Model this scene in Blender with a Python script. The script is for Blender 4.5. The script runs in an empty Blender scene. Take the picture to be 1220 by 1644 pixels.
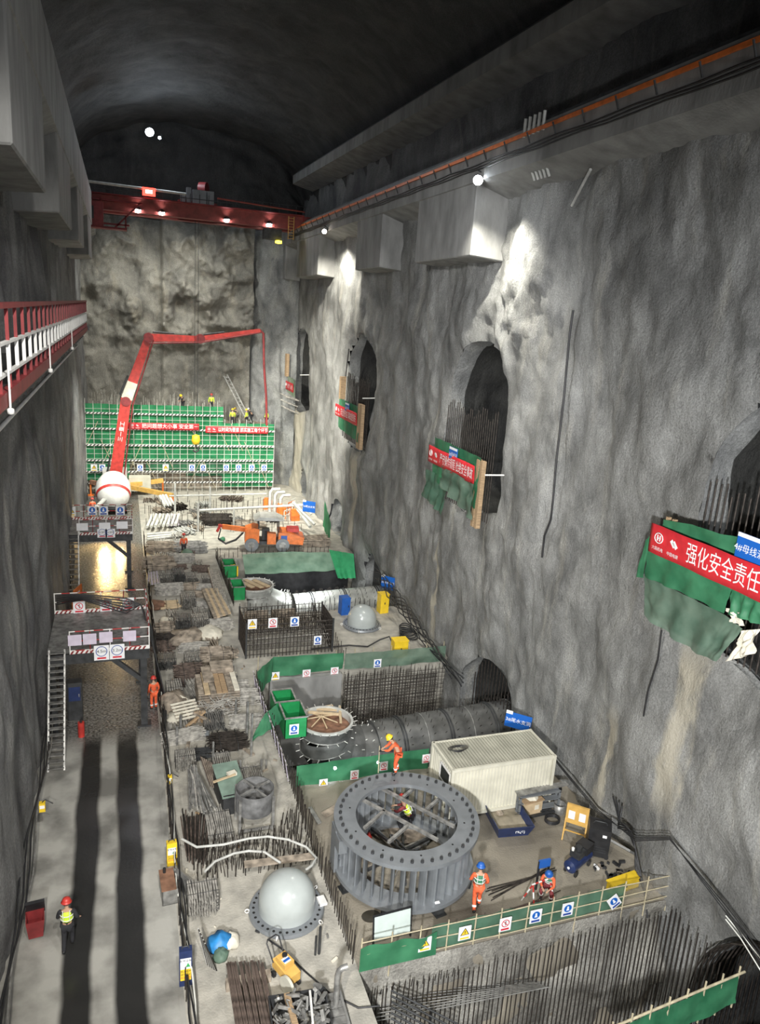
import bpy, math, random
from mathutils import Vector, Matrix, noise, Euler
random.seed(7)
PI = math.pi
SC = bpy.context.scene
COL = SC.collection

# ---------------- camera, world, lights, exposure ----------------
CAM_H = 19.0
F_PX = 1190.0
PITCH, YAW, ROLL = math.atan(311 / 1190.0), math.radians(19.7), 0.07
_fw = Vector((math.sin(YAW) * math.cos(PITCH), math.cos(YAW) * math.cos(PITCH), -math.sin(PITCH)))
_rt = _fw.cross(Vector((0, 0, 1))).normalized()
_up = _rt.cross(_fw)
RX = _rt * math.cos(ROLL) + _up * math.sin(ROLL)
UX = -_rt * math.sin(ROLL) + _up * math.cos(ROLL)
CAM = Vector((0, 0, CAM_H))
cd = bpy.data.cameras.new('camera'); cam = bpy.data.objects.new('camera', cd); COL.objects.link(cam)
cd.sensor_fit = 'VERTICAL'; cd.sensor_height = 36.0; cd.lens = F_PX / 1644 * 36
cd.clip_end = 400
m = Matrix.Identity(4)
for i in range(3):
    m[i][0] = RX[i]; m[i][1] = UX[i]; m[i][2] = -_fw[i]; m[i][3] = CAM[i]
cam.matrix_world = m
SC.camera = cam

SC.view_settings.view_transform = 'Standard'
SC.view_settings.look = 'None'
SC.view_settings.gamma = 1.0
SC.view_settings.use_curve_mapping = False
SC.view_settings.exposure = 0.5

w = bpy.data.worlds.new('world'); SC.world = w; w.use_nodes = True
w.node_tree.nodes['Background'].inputs[0].default_value = (0.6, 0.61, 0.63, 1)
w.node_tree.nodes['Background'].inputs[1].default_value = 0.035

def lamp(kind, loc, energy, color=(1, 1, 1), size=0.5, to=None, spot=None, blend=0.6):
    l = bpy.data.lights.new('lamp_or_fill_beam', kind); l.energy = energy; l.color = color
    if kind == 'AREA': l.size = size; l.shape = 'DISK'
    else: l.shadow_soft_size = size
    if spot: l.spot_size = math.radians(spot); l.spot_blend = blend
    o = bpy.data.objects.new('lamp_or_fill_beam', l); COL.objects.link(o); o.location = loc
    if to is not None:
        o.rotation_euler = (Vector(to) - Vector(loc)).to_track_quat('-Z', 'Y').to_euler()
    return o
WARM = (1.0, 0.95, 0.84); COOL = (0.97, 0.985, 1.0)
# unseen key and fill lamps, mostly behind and beside the viewpoint, aimed down the hall
lamp('SPOT', (-1.6, 4.0, 15.2), 7000, WARM, 0.3, to=(8, 22, 0), spot=110)
lamp('SPOT', (14.5, -4.0, 25.0), 5200, COOL, 0.5, to=(12, 30, 4), spot=120)
lamp('SPOT', (-1.7, -3.0, 15.5), 27000, COOL, 0.5, to=(17, 23, 5), spot=86, blend=.9)  # fill sited and strengthened to brighten the right wall below the beam
lamp('SPOT', (0.5, 22.0, 25.5), 7000, COOL, 0.5, to=(17.5, 42, 10), spot=85)
lamp('SPOT', (2.0, 1.0, 26.0), 14000, (1, 0.98, 0.93), 0.4, to=(5, 44, 0), spot=62)
# lamp on the right crane beam (the bright one), lamp further along, lamp under the vault
lamp('SPOT', (15.7, 33.2, 25.2), 5200, (1, 0.97, 0.86), 0.12, to=(17.2, 33.4, 14), spot=105, blend=1.0)
lamp('SPOT', (0.5, 50.0, 19.5), 30000, (1, .97, .86), .4, to=(17.8, 70, 8), spot=50)  # added spot without a fixture, brightens the far part of the right wall
lamp('SPOT', (15.6, 62.0, 25.0), 4200, (1, 0.96, 0.84), 0.12, to=(16.5, 64.0, 5), spot=140)
lamp('POINT', (4.2, 72.0, 32.0), 700, (0.8, 0.9, 1.0), 0.3)
# lamps at the end of the red walkway and over the far working area
lamp('SPOT', (-1.4, 60.5, 17.2), 11000, (0.98, 1.0, 0.9), 0.25, to=(6, 72, 0), spot=85)
lamp('SPOT', (14.6, 58.0, 22.5), 15000, (1.0, 0.98, 0.86), 0.3, to=(7, 70, 0), spot=72)
lamp('SPOT', (-0.5, 46.0, 3.4), 60, (1.0, 0.7, 0.35), 0.15, to=(-1.0, 40.0, 0), spot=150)  # added warm fill for the road by the nearer platform, no fixture
lamp('SPOT', (-1.55, 61.6, 1.5), 1000, (1.0, 0.66, 0.26), 0.15, to=(-1.5, 54.0, 0), spot=130, blend=.8)
lamp('SPOT', (-0.4, 61.6, 1.5), 350, (1.0, 0.7, 0.3), 0.12, to=(-.4, 54.0, 0), spot=120, blend=.8)

# ---------------- helpers ----------------
def at(px, py, z=0.0):
    d = _fw + RX * ((px - 610) / F_PX) - UX * ((py - 822) / F_PX)
    return CAM + d * ((z - CAM_H) / d.z)
def atx(px, py, x):
    d = _fw + RX * ((px - 610) / F_PX) - UX * ((py - 822) / F_PX)
    return CAM + d * (x / d.x)
def aty(px, py, y):
    d = _fw + RX * ((px - 610) / F_PX) - UX * ((py - 822) / F_PX)
    return CAM + d * (y / d.y)
def V(*a): return Vector(a)

class MB:
    def __init__(s): s.v = []; s.f = []; s.sm = []
    def add(s, vs, fs, smooth=False):
        b = len(s.v); s.v += [tuple(v) for v in vs]; s.f += [tuple(b + i for i in f) for f in fs]; s.sm += [smooth] * len(fs); return s
    def box(s, c, d, rz=0.0, M=None):
        x, y, z = [k / 2 for k in d]
        vs = [Vector((sx * x, sy * y, sz * z)) for sz in (-1, 1) for sy in (-1, 1) for sx in (-1, 1)]
        R = Matrix.Rotation(rz, 3, 'Z') if M is None else M
        c = Vector(c)
        return s.add([c + R @ v for v in vs], [(0, 2, 3, 1), (4, 5, 7, 6), (0, 1, 5, 4), (2, 6, 7, 3), (0, 4, 6, 2), (1, 3, 7, 5)])
    def bx(s, x0, x1, y0, y1, z0, z1):
        return s.box(((x0 + x1) / 2, (y0 + y1) / 2, (z0 + z1) / 2), (abs(x1 - x0), abs(y1 - y0), abs(z1 - z0)))
    def bar(s, p0, p1, w, h, up=(0, 0, 1)):
        p0, p1 = Vector(p0), Vector(p1); d = p1 - p0; L = d.length
        if L < 1e-6: return s
        d.normalize(); u = Vector(up)
        if abs(d.dot(u)) > 0.98: u = Vector((1, 0, 0))
        a = d.cross(u).normalized(); b = a.cross(d)
        M = Matrix((a, d, b)).transposed()
        return s.box((p0 + p1) / 2, (w, L, h), M=M)
    def cyl(s, p0, p1, r0, r1=None, n=8, caps=True, smooth=None):
        p0, p1 = Vector(p0), Vector(p1); r1 = r0 if r1 is None else r1
        d = (p1 - p0).normalized(); u = Vector((0, 0, 1)) if abs(d.z) < 0.9 else Vector((1, 0, 0))
        a = d.cross(u).normalized(); b = d.cross(a)
        vs = []
        for p, r in ((p0, r0), (p1, r1)):
            for k in range(n):
                t = 2 * PI * k / n; vs.append(p + a * (r * math.cos(t)) + b * (r * math.sin(t)))
        s.add(vs, [(k, k + n, (k + 1) % n + n, (k + 1) % n) for k in range(n)], n >= 6 if smooth is None else smooth)
        if caps: s.add(vs, [tuple(range(n)), tuple(range(2 * n - 1, n - 1, -1))])
        return s
    def tube(s, pts, r, n=6, closed=False, rr=None, caps=True):
        P = [Vector(p) for p in pts]; N = len(P); rings = []
        pa = None
        for i in range(N):
            d = (P[min(i + 1, N - 1)] - P[max(i - 1, 0)]) if not closed else (P[(i + 1) % N] - P[i - 1])
            d.normalize()
            if pa is None:
                u = Vector((0, 0, 1)) if abs(d.z) < 0.9 else Vector((1, 0, 0)); a = d.cross(u).normalized()
            else:
                a = (pa - d * pa.dot(d)).normalized()
            pa = a; b = d.cross(a); q = r if rr is None else rr[i]
            rings.append([P[i] + a * (q * math.cos(2 * PI * k / n)) + b * (q * math.sin(2 * PI * k / n)) for k in range(n)])
        vs = [v for R in rings for v in R]; fs = []
        M = N if closed else N - 1
        for i in range(M):
            j = (i + 1) % N
            for k in range(n):
                fs.append((i * n + k, j * n + k, j * n + (k + 1) % n, i * n + (k + 1) % n))
        s.add(vs, fs, True)
        if not closed and caps: s.add(vs, [tuple(range(n))[::-1], tuple((N - 1) * n + k for k in range(n))])
        return s
    def lathe(s, c, prof, n=32, smooth=True, a0=0.0, a1=2 * PI, flip=False):
        c = Vector(c); full = abs(a1 - a0 - 2 * PI) < 1e-6; K = n if full else n + 1
        vs = [c + Vector((r * math.cos(a0 + (a1 - a0) * k / n), r * math.sin(a0 + (a1 - a0) * k / n), z)) for r, z in prof for k in range(K)]
        fs = []
        for i in range(len(prof) - 1):
            for k in range(n):
                k2 = (k + 1) % K
                fs.append((i * K + k, i * K + k2, (i + 1) * K + k2, (i + 1) * K + k))
        return s.add(vs, fs, smooth)
    def prism(s, poly, d, smooth=False):
        d = Vector(d); n = len(poly); P = [Vector(p) for p in poly]
        s.add(P + [p + d for p in P], [tuple(range(n))[::-1], tuple(range(n, 2 * n))] + [(k, (k + 1) % n, (k + 1) % n + n, k + n) for k in range(n)])
        return s
    def sheet(s, fn, nu, nv, th=0.0, smooth=True):
        vs = [Vector(fn(i / nu, j / nv)) for j in range(nv + 1) for i in range(nu + 1)]
        fs = [(j * (nu + 1) + i, j * (nu + 1) + i + 1, (j + 1) * (nu + 1) + i + 1, (j + 1) * (nu + 1) + i) for j in range(nv) for i in range(nu)]
        return s.add(vs, fs, smooth)
    def build(s, name, mat, parent=None, kind=None, solid=0.0, origin=None):
        me = bpy.data.meshes.new(name)
        vs = s.v
        if origin is not None:
            o0 = Vector(origin); vs = [(v[0] - o0.x, v[1] - o0.y, v[2] - o0.z) for v in vs]
        me.from_pydata(vs, [], s.f)
        me.polygons.foreach_set('use_smooth', s.sm)
        if mat is not None: me.materials.append(mat)
        me.update()
        o = bpy.data.objects.new(name, me); COL.objects.link(o)
        if origin is not None: o.location = origin
        if parent is not None: o.parent = parent
        if kind: o['kind'] = kind
        if solid:
            md = o.modifiers.new('solid', 'SOLIDIFY'); md.thickness = solid; md.offset = 0
        return o
def thing(name, label, cat, loc=(0, 0, 0), rz=0.0, group=None):
    o = bpy.data.objects.new(name, None); COL.objects.link(o); o.empty_display_size = 0.2
    o.location = loc; o.rotation_euler = (0, 0, rz); o['label'] = label; o['category'] = cat
    if group: o['group'] = group
    return o
def tag(o, label, cat, group=None, kind=None):
    o['label'] = label; o['category'] = cat
    if group: o['group'] = group
    if kind: o['kind'] = kind
    return o
def dup(root, loc, rz=None, label=None, group=None, scale=None):
    r = root.copy(); COL.objects.link(r); r.location = loc
    if rz is not None: r.rotation_euler = (0, 0, rz)
    if scale: r.scale = scale
    if label: r['label'] = label
    if group: r['group'] = group
    for ch in list(root.children):
        c = ch.copy(); COL.objects.link(c); c.parent = r
        for g in list(ch.children):
            d = g.copy(); COL.objects.link(d); d.parent = c
    return r

# ---------------- materials ----------------
def mat(name, c, rough=0.7, metal=0.0, var=0.12, scale=3.0, bump=0.0, bscale=20.0, c2=None, emit=None, estr=0, alpha=None, stretch=None, spec=None):
    m = bpy.data.materials.new(name); m.use_nodes = True; nt = m.node_tree; b = nt.nodes['Principled BSDF']
    b.inputs['Roughness'].default_value = rough; b.inputs['Metallic'].default_value = metal
    if spec is not None: b.inputs['Specular IOR Level'].default_value = spec
    tc = nt.nodes.new('ShaderNodeTexCoord'); mp = nt.nodes.new('ShaderNodeMapping'); nt.links.new(tc.outputs['Object'], mp.inputs[0])
    if stretch: mp.inputs['Scale'].default_value = stretch
    nz = nt.nodes.new('ShaderNodeTexNoise'); nz.inputs['Scale'].default_value = scale; nz.inputs['Detail'].default_value = 6
    nt.links.new(mp.outputs[0], nz.inputs['Vector'])
    cr = nt.nodes.new('ShaderNodeValToRGB'); nt.links.new(nz.outputs['Fac'], cr.inputs[0])
    lo = tuple(k * (1 - var * 2) for k in c) if c2 is None else c2
    hi = tuple(min(1, k * (1 + var)) for k in c)
    cr.color_ramp.elements[0].position = 0.32; cr.color_ramp.elements[0].color = (*lo, 1)
    cr.color_ramp.elements[1].position = 0.68; cr.color_ramp.elements[1].color = (*hi, 1)
    nt.links.new(cr.outputs[0], b.inputs['Base Color'])
    if bump:
        n2 = nt.nodes.new('ShaderNodeTexNoise'); n2.inputs['Scale'].default_value = bscale; n2.inputs['Detail'].default_value = 5
        nt.links.new(mp.outputs[0], n2.inputs['Vector'])
        bp = nt.nodes.new('ShaderNodeBump'); bp.inputs['Strength'].default_value = bump; bp.inputs['Distance'].default_value = 0.06
        nt.links.new(n2.outputs['Fac'], bp.inputs['Height']); nt.links.new(bp.outputs[0], b.inputs['Normal'])
    if emit: b.inputs['Emission Color'].default_value = (*emit, 1); b.inputs['Emission Strength'].default_value = estr
    if alpha is not None: b.inputs['Alpha'].default_value = alpha
    return m

def rockmat(name, dark, light, streak, bump=0.9, fine=14.0, streaks=()):
    m = bpy.data.materials.new(name); m.use_nodes = True; nt = m.node_tree; N = nt.nodes; L = nt.links
    b = N['Principled BSDF']; b.inputs['Roughness'].default_value = 0.78; b.inputs['Specular IOR Level'].default_value = 0.35
    tc = N.new('ShaderNodeTexCoord')
    def nz(scale, det, st, dist=0.0, rough=0.6):
        mp = N.new('ShaderNodeMapping'); mp.inputs['Scale'].default_value = st; L.new(tc.outputs['Object'], mp.inputs[0])
        n = N.new('ShaderNodeTexNoise'); n.inputs['Scale'].default_value = scale; n.inputs['Detail'].default_value = det
        n.inputs['Distortion'].default_value = dist; n.inputs['Roughness'].default_value = rough
        L.new(mp.outputs[0], n.inputs['Vector']); return n
    def ramp(src, p0, c0, p1, c1):
        r = N.new('ShaderNodeValToRGB'); L.new(src, r.inputs[0])
        r.color_ramp.elements[0].position = p0; r.color_ramp.elements[0].color = (*c0, 1)
        r.color_ramp.elements[1].position = p1; r.color_ramp.elements[1].color = (*c1, 1); return r
    big = nz(0.45, 9, (1, 1, 0.7), 0.3); base = ramp(big.outputs['Fac'], 0.36, dark, 0.64, light)
    st = nz(0.9, 7, (1, 1, 0.14), 0.2); sr = ramp(st.outputs['Fac'], 0.56, (0, 0, 0), 0.74, (.8, .8, .8))
    mx = N.new('ShaderNodeMix'); mx.data_type = 'RGBA'; L.new(sr.outputs[0], mx.inputs[0]); L.new(base.outputs[0], mx.inputs[6]); mx.inputs[7].default_value = (*streak, 1)
    st2 = nz(0.7, 7, (1.1, 1.1, 0.3), 0.3); s2 = ramp(st2.outputs['Fac'], 0.5, (1, 1, 1), 0.75, (0.45, 0.45, 0.46))
    mu = N.new('ShaderNodeMix'); mu.data_type = 'RGBA'; mu.blend_type = 'MULTIPLY'; mu.inputs[0].default_value = 0.6
    L.new(mx.outputs[2], mu.inputs[6]); L.new(s2.outputs[0], mu.inputs[7])
    sp = nz(fine, 3, (1, 1, 1)); s3 = ramp(sp.outputs['Fac'], 0.35, (0.72, 0.72, 0.72), 0.65, (1.1, 1.1, 1.1))
    m3 = N.new('ShaderNodeMix'); m3.data_type = 'RGBA'; m3.blend_type = 'MULTIPLY'; m3.inputs[0].default_value = 1
    L.new(mu.outputs[2], m3.inputs[6]); L.new(s3.outputs[0], m3.inputs[7]);
    col = m3.outputs[2]
    if streaks:
        sx = N.new('ShaderNodeSeparateXYZ'); L.new(tc.outputs['Object'], sx.inputs[0]); wob = nz(.9, 5, (1, 1, .35)); prev = None
        def mt(op, a, b2):
            n = N.new('ShaderNodeMath'); n.operation = op
            for i, k in enumerate((a, b2)):
                if isinstance(k, (int, float)): n.inputs[i].default_value = k
                else: L.new(k, n.inputs[i])
            return n.outputs[0]
        yy = mt('ADD', sx.outputs[1], mt('MULTIPLY', mt('SUBTRACT', wob.outputs['Fac'], .5), 2.6))
        for (yc, z1, z0, wd) in streaks:
            r = N.new('ShaderNodeMapRange'); r.interpolation_type = 'SMOOTHSTEP'; r.inputs[1].default_value = wd; r.inputs[2].default_value = wd * .25; L.new(mt('ABSOLUTE', mt('SUBTRACT', yy, yc), 0), r.inputs[0])
            a = N.new('ShaderNodeMapRange'); a.inputs[1].default_value = z1 + .8; a.inputs[2].default_value = z1 - .5; L.new(sx.outputs[2], a.inputs[0])
            c = N.new('ShaderNodeMapRange'); c.inputs[1].default_value = z0 - 1; c.inputs[2].default_value = z0 + .5; L.new(sx.outputs[2], c.inputs[0])
            k = mt('MULTIPLY', mt('MULTIPLY', r.outputs[0], a.outputs[0]), c.outputs[0]); prev = k if prev is None else mt('MAXIMUM', prev, k)
        ms = N.new('ShaderNodeMix'); ms.data_type = 'RGBA'; L.new(mt('MULTIPLY', prev, .75), ms.inputs[0]); L.new(col, ms.inputs[6]); ms.inputs[7].default_value = (.58, .53, .42, 1); col = ms.outputs[2]
    L.new(col, b.inputs['Base Color'])
    f1 = nz(fine * 0.6, 7, (1, 1, 0.85), 0, 0.75); f2 = nz(1.3, 5, (1, 1, 0.6), 0.2)
    ad = N.new('ShaderNodeMath'); ad.operation = 'MULTIPLY_ADD'; L.new(f2.outputs['Fac'], ad.inputs[0]); ad.inputs[1].default_value = 2.5; L.new(f1.outputs['Fac'], ad.inputs[2])
    bp = N.new('ShaderNodeBump'); bp.inputs['Strength'].default_value = bump; bp.inputs['Distance'].default_value = 0.09
    L.new(ad.outputs[0], bp.inputs['Height']); L.new(bp.outputs[0], b.inputs['Normal'])
    return m

def netmat(name, c, fill=0.8, glow=0.35):
    m = bpy.data.materials.new(name); m.use_nodes = True; nt = m.node_tree; N = nt.nodes; L = nt.links; b = N['Principled BSDF']
    b.inputs['Roughness'].default_value = 0.6
    tc = N.new('ShaderNodeTexCoord'); nz = N.new('ShaderNodeTexNoise'); nz.inputs['Scale'].default_value = 1.1; nz.inputs['Detail'].default_value = 6
    L.new(tc.outputs['Object'], nz.inputs['Vector'])
    cr = N.new('ShaderNodeValToRGB'); L.new(nz.outputs['Fac'], cr.inputs[0])
    cr.color_ramp.elements[0].position = 0.3; cr.color_ramp.elements[0].color = (c[0] * .55, c[1] * .6, c[2] * .6, 1)
    cr.color_ramp.elements[1].position = 0.7; cr.color_ramp.elements[1].color = (min(1, c[0] * 1.3 + .015), c[1] * 1.15, c[2] * 1.25, 1)
    L.new(cr.outputs[0], b.inputs['Base Color'])
    tr = N.new('ShaderNodeBsdfTranslucent'); L.new(cr.outputs[0], tr.inputs[0])
    ms = N.new('ShaderNodeMixShader'); ms.inputs[0].default_value = glow
    L.new(b.outputs[0], ms.inputs[1]); L.new(tr.outputs[0], ms.inputs[2])
    tp = N.new('ShaderNodeBsdfTransparent'); m2 = N.new('ShaderNodeMixShader'); m2.inputs[0].default_value = fill
    L.new(tp.outputs[0], m2.inputs[1]); L.new(ms.outputs[0], m2.inputs[2]); L.new(m2.outputs[0], N['Material Output'].inputs[0])
    return m

M = {}
STREAKS = [(17.9, 8.7, 3.5, .7), (21.3, 4.5, 1.2, .45), (56.6, 8.0, 1.0, .9), (78, 9, 0, 3.0), (38.5, 6, 0.5, .35)]
def bandmat(name, c1, c2, f=1.3):
    m = bpy.data.materials.new(name); m.use_nodes = True; N = m.node_tree.nodes; L = m.node_tree.links; tc = N.new('ShaderNodeTexCoord'); sx = N.new('ShaderNodeSeparateXYZ'); L.new(tc.outputs['Object'], sx.inputs[0])
    a = N.new('ShaderNodeMath'); a.operation = 'ADD'; L.new(sx.outputs[0], a.inputs[0]); L.new(sx.outputs[1], a.inputs[1]); p = N.new('ShaderNodeMath'); p.operation = 'MULTIPLY'; L.new(a.outputs[0], p.inputs[0]); p.inputs[1].default_value = f
    q = N.new('ShaderNodeMath'); q.operation = 'FRACT'; L.new(p.outputs[0], q.inputs[0]); g = N.new('ShaderNodeMath'); g.operation = 'GREATER_THAN'; L.new(q.outputs[0], g.inputs[0]); g.inputs[1].default_value = .5
    x = N.new('ShaderNodeMix'); x.data_type = 'RGBA'; L.new(g.outputs[0], x.inputs[0]); x.inputs[6].default_value = (*c1, 1); x.inputs[7].default_value = (*c2, 1); L.new(x.outputs[2], N['Principled BSDF'].inputs['Base Color']); N['Principled BSDF'].inputs['Roughness'].default_value = .5
    return m
M['bands'] = bandmat('red_white_bands', (.75, .73, .7), (.4, .03, .03))
M['rock'] = rockmat('shotcrete_rock', (0.16, 0.165, 0.168), (0.39, 0.395, 0.385), (0.48, 0.465, 0.41))
M['rock_main'] = rockmat('shotcrete_rock_streaked', (0.19, 0.19, 0.182), (0.40, 0.40, 0.385), (0.50, 0.48, 0.42), streaks=STREAKS, fine=18)
M['rock_far'] = rockmat('shotcrete_rock_end', (0.16, 0.155, 0.14), (0.34, 0.325, 0.285), (0.36, 0.33, 0.27))
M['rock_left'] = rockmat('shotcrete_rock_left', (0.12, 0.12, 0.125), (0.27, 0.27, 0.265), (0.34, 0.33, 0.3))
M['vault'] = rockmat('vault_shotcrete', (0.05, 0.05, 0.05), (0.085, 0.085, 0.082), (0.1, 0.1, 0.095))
M['rock_shade'] = rockmat('rock_tunnel_shade', (0.03, 0.03, 0.03), (0.065, 0.065, 0.06), (0.08, 0.08, 0.075))  # same rock as the walls; shade inside the tunnels put into its colour
M['conc'] = mat('cast_concrete', (0.27, 0.268, 0.258), 0.75, var=0.16, scale=1.2, bump=0.25, bscale=9, stretch=(1, 1, .4))
M['slab'] = mat('slab_concrete', (0.44, 0.415, 0.36), 0.7, var=0.12, scale=1.6, bump=0.3, bscale=14, c2=(0.30, 0.285, 0.25))
M['slabdark'] = mat('stained_slab_concrete', (0.33, 0.295, 0.235), 0.5, var=0.1, scale=0.3, bump=0.3, bscale=14, c2=(0.125, 0.11, 0.088))
M['pitwall'] = rockmat('pit_wall_concrete', (0.16, 0.15, 0.13), (0.52, 0.50, 0.45), (0.6, 0.57, 0.5), bump=1.0)
M['rebar'] = mat('rebar_steel', (0.062, 0.052, 0.045), 0.6, 0.5, var=0.3, scale=6)
M['rebar_rust'] = mat('rusty_rebar', (0.16, 0.12, 0.10), 0.7, 0.3, var=0.3, scale=5)
M['rebar_pale'] = mat('dusty_steel_bars', (0.46, 0.44, 0.40), 0.65, 0.2, var=0.25, scale=5)
M['tube'] = mat('galvanised_tube', (0.34, 0.335, 0.32), 0.45, 0.5, var=0.25, scale=4)
M['steelpaint'] = mat('grey_primer_steel', (0.225, 0.24, 0.255), 0.42, 0.3, var=0.08, scale=2)
M['steeldark'] = mat('dark_steel', (0.07, 0.072, 0.075), 0.5, 0.5, var=0.2, scale=3)
M['dome'] = mat('pale_grey_gloss_paint', (0.40, 0.43, 0.42), 0.22, 0.0, var=0.04, scale=2)
M['black'] = mat('black_rubber', (0.024, 0.024, 0.026), 0.45, var=0.2)
M['hole'] = mat('black_hole_paint', (0.01, 0.01, 0.01), 0.9, var=0.1)
M['red'] = mat('red_paint', (0.55, 0.045, 0.035), 0.45, var=0.15, scale=3)
M['darkred'] = mat('dark_red_paint', (0.23, 0.028, 0.03), 0.5, var=0.15, scale=3)
M['crane'] = mat('crane_red_paint', (0.27, 0.05, 0.038), 0.5, var=0.15, scale=2)
M['white'] = mat('white_paint', (0.78, 0.77, 0.74), 0.5, var=0.06, scale=3)
M['cream'] = mat('cream_container_paint', (0.62, 0.60, 0.50), 0.55, var=0.07, scale=1.5)
M['roofgrey'] = mat('dusty_container_roof', (0.34, 0.33, 0.27), 0.7, var=0.1, scale=1.5)
M['yellow'] = mat('yellow_paint', (0.85, 0.58, 0.03), 0.45, var=0.06)
M['orange'] = mat('orange_paint', (0.8, 0.2, 0.04), 0.45, var=0.12)
M['ochre'] = mat('ochre_paint', (0.70, 0.42, 0.11), 0.5, var=0.1)
M['blue'] = mat('blue_paint', (0.02, 0.11, 0.42), 0.45, var=0.08)
M['signblue'] = mat('sign_blue', (0.01, 0.12, 0.5), 0.45, var=0.04)
M['navy'] = mat('navy_paint', (0.02, 0.035, 0.11), 0.35, var=0.15)
M['wood'] = mat('bare_timber', (0.42, 0.29, 0.17), 0.75, var=0.2, scale=3, stretch=(1, 8, 8))
M['woodgrey'] = mat('weathered_timber', (0.34, 0.285, 0.225), 0.8, var=0.3, scale=3)
M['ply'] = mat('plywood', (0.56, 0.43, 0.27), 0.7, var=0.1)
M['bamboo'] = mat('bamboo_pole', (0.5, 0.44, 0.3), 0.6, var=0.15, scale=4)
M['net'] = netmat('green_debris_net', (0.035, 0.22, 0.10), 0.96, 0.12)
M['netthin'] = netmat('thin_green_net', (0.09, 0.24, 0.15), 0.8, 0.2)
M['netbright'] = netmat('bright_green_net', (0.02, 0.33, 0.12), 0.97, 0.25)
M['netgrey'] = netmat('dusty_green_net', (0.13, 0.23, 0.16), 0.9, 0.15)
M['greenpaint'] = mat('green_mesh_panel', (0.01, 0.25, 0.07), 0.55, var=0.1)
M['banner'] = mat('red_banner_cloth', (0.62, 0.025, 0.035), 0.55, var=0.08)
M['ink'] = mat('white_ink', (0.9, 0.9, 0.9), 0.6, var=0.02)
M['inkblue'] = mat('blue_ink', (0.02, 0.06, 0.3), 0.6, var=0.03)
M['inkred'] = mat('red_ink', (0.6, 0.03, 0.05), 0.6, var=0.03)
M['inkblack'] = mat('black_ink', (0.02, 0.02, 0.02), 0.6, var=0.03)
M['inkyellow'] = mat('yellow_ink', (0.9, 0.6, 0.03), 0.6, var=0.03)
M['inkgreen'] = mat('green_ink', (0.05, 0.35, 0.1), 0.6, var=0.03)
M['signwhite'] = mat('sign_white', (0.82, 0.82, 0.84), 0.5, var=0.03)
M['lilac'] = mat('faded_lilac_sign', (0.62, 0.55, 0.66), 0.5, var=0.06)
M['pvc'] = mat('white_pipe', (0.72, 0.72, 0.66), 0.4, var=0.1)
M['greypipe'] = mat('grey_plastic_pipe', (0.5, 0.5, 0.47), 0.5, var=0.12)
M['skin'] = mat('skin', (0.5, 0.3, 0.2), 0.6, var=0.05)
M['coverall'] = mat('orange_coverall', (0.8, 0.13, 0.045), 0.75, var=0.12, scale=8)
M['darkcloth'] = mat('dark_clothing', (0.025, 0.025, 0.03), 0.85, var=0.2)
M['maroon'] = mat('maroon_clothing', (0.2, 0.03, 0.035), 0.8, var=0.2)
M['hivis'] = mat('hi_vis_yellow', (0.62, 0.85, 0.05), 0.6, var=0.06)
M['vestgreen'] = mat('dark_green_vest', (0.05, 0.2, 0.11), 0.7, var=0.1)
M['reflect'] = mat('reflective_tape', (0.8, 0.8, 0.78), 0.4, var=0.04)
M['lampglow'] = mat('lamp_glow', (1, 1, 1), 0.4, emit=(0.85, 0.93, 1.0), estr=60)
M['lampwarm'] = mat('lamp_glow_warm', (1, 1, 1), 0.4, emit=(1.0, 0.85, 0.7), estr=25)
M['redglow'] = mat('red_led_board', (0.3, 0, 0), 0.4, emit=(1.0, 0.03, 0.02), estr=6)
M['whiteglow'] = mat('pale_led_letters', (1, 1, 1), 0.4, emit=(1.0, 0.6, 0.5), estr=9)
M['yellowglow'] = mat('yellow_beacon', (1, .8, 0), 0.4, emit=(1.0, 0.8, 0.05), estr=5)
M['lining'] = mat('penstock_steel', (0.15, 0.15, 0.145), 0.5, 0.4, var=0.25, scale=1.2, bump=0.15, bscale=8)
M['liningpale'] = mat('pale_penstock_steel', (0.52, 0.53, 0.5), 0.35, 0.3, var=0.15, scale=1.2)
M['rust'] = mat('rusty_plate', (0.25, 0.13, 0.08), 0.75, var=0.25)
M['tarpblue'] = mat('blue_plastic_bag', (0.03, 0.25, 0.6), 0.5, var=0.2)
M['paper'] = mat('pale_paper', (0.7, 0.66, 0.55), 0.8, var=0.1)
M['glassgreen'] = mat('pale_green_board', (0.56, 0.63, 0.6), 0.25, var=0.04)

TEXTCACHE = {}
def text(s, size, name, m, parent=None, depth=0.0):
    c = bpy.data.curves.new('txt', 'FONT'); c.body = s; c.size = size; c.align_x = 'CENTER'; c.align_y = 'CENTER'; c.extrude = depth; c.resolution_u = 3
    o = bpy.data.objects.new('txt', c); COL.objects.link(o); bpy.context.view_layer.update()
    me = bpy.data.meshes.new_from_object(o.evaluated_get(bpy.context.evaluated_depsgraph_get()))
    bpy.data.objects.remove(o); me.materials.clear(); me.materials.append(m); me.name = name
    t = bpy.data.objects.new(name, me); COL.objects.link(t)
    if parent is not None: t.parent = parent
    return t
def fbm(p, o=4): return noise.fractal(p, 1.0, 2.1, o, noise_basis='PERLIN_ORIGINAL')
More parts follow.
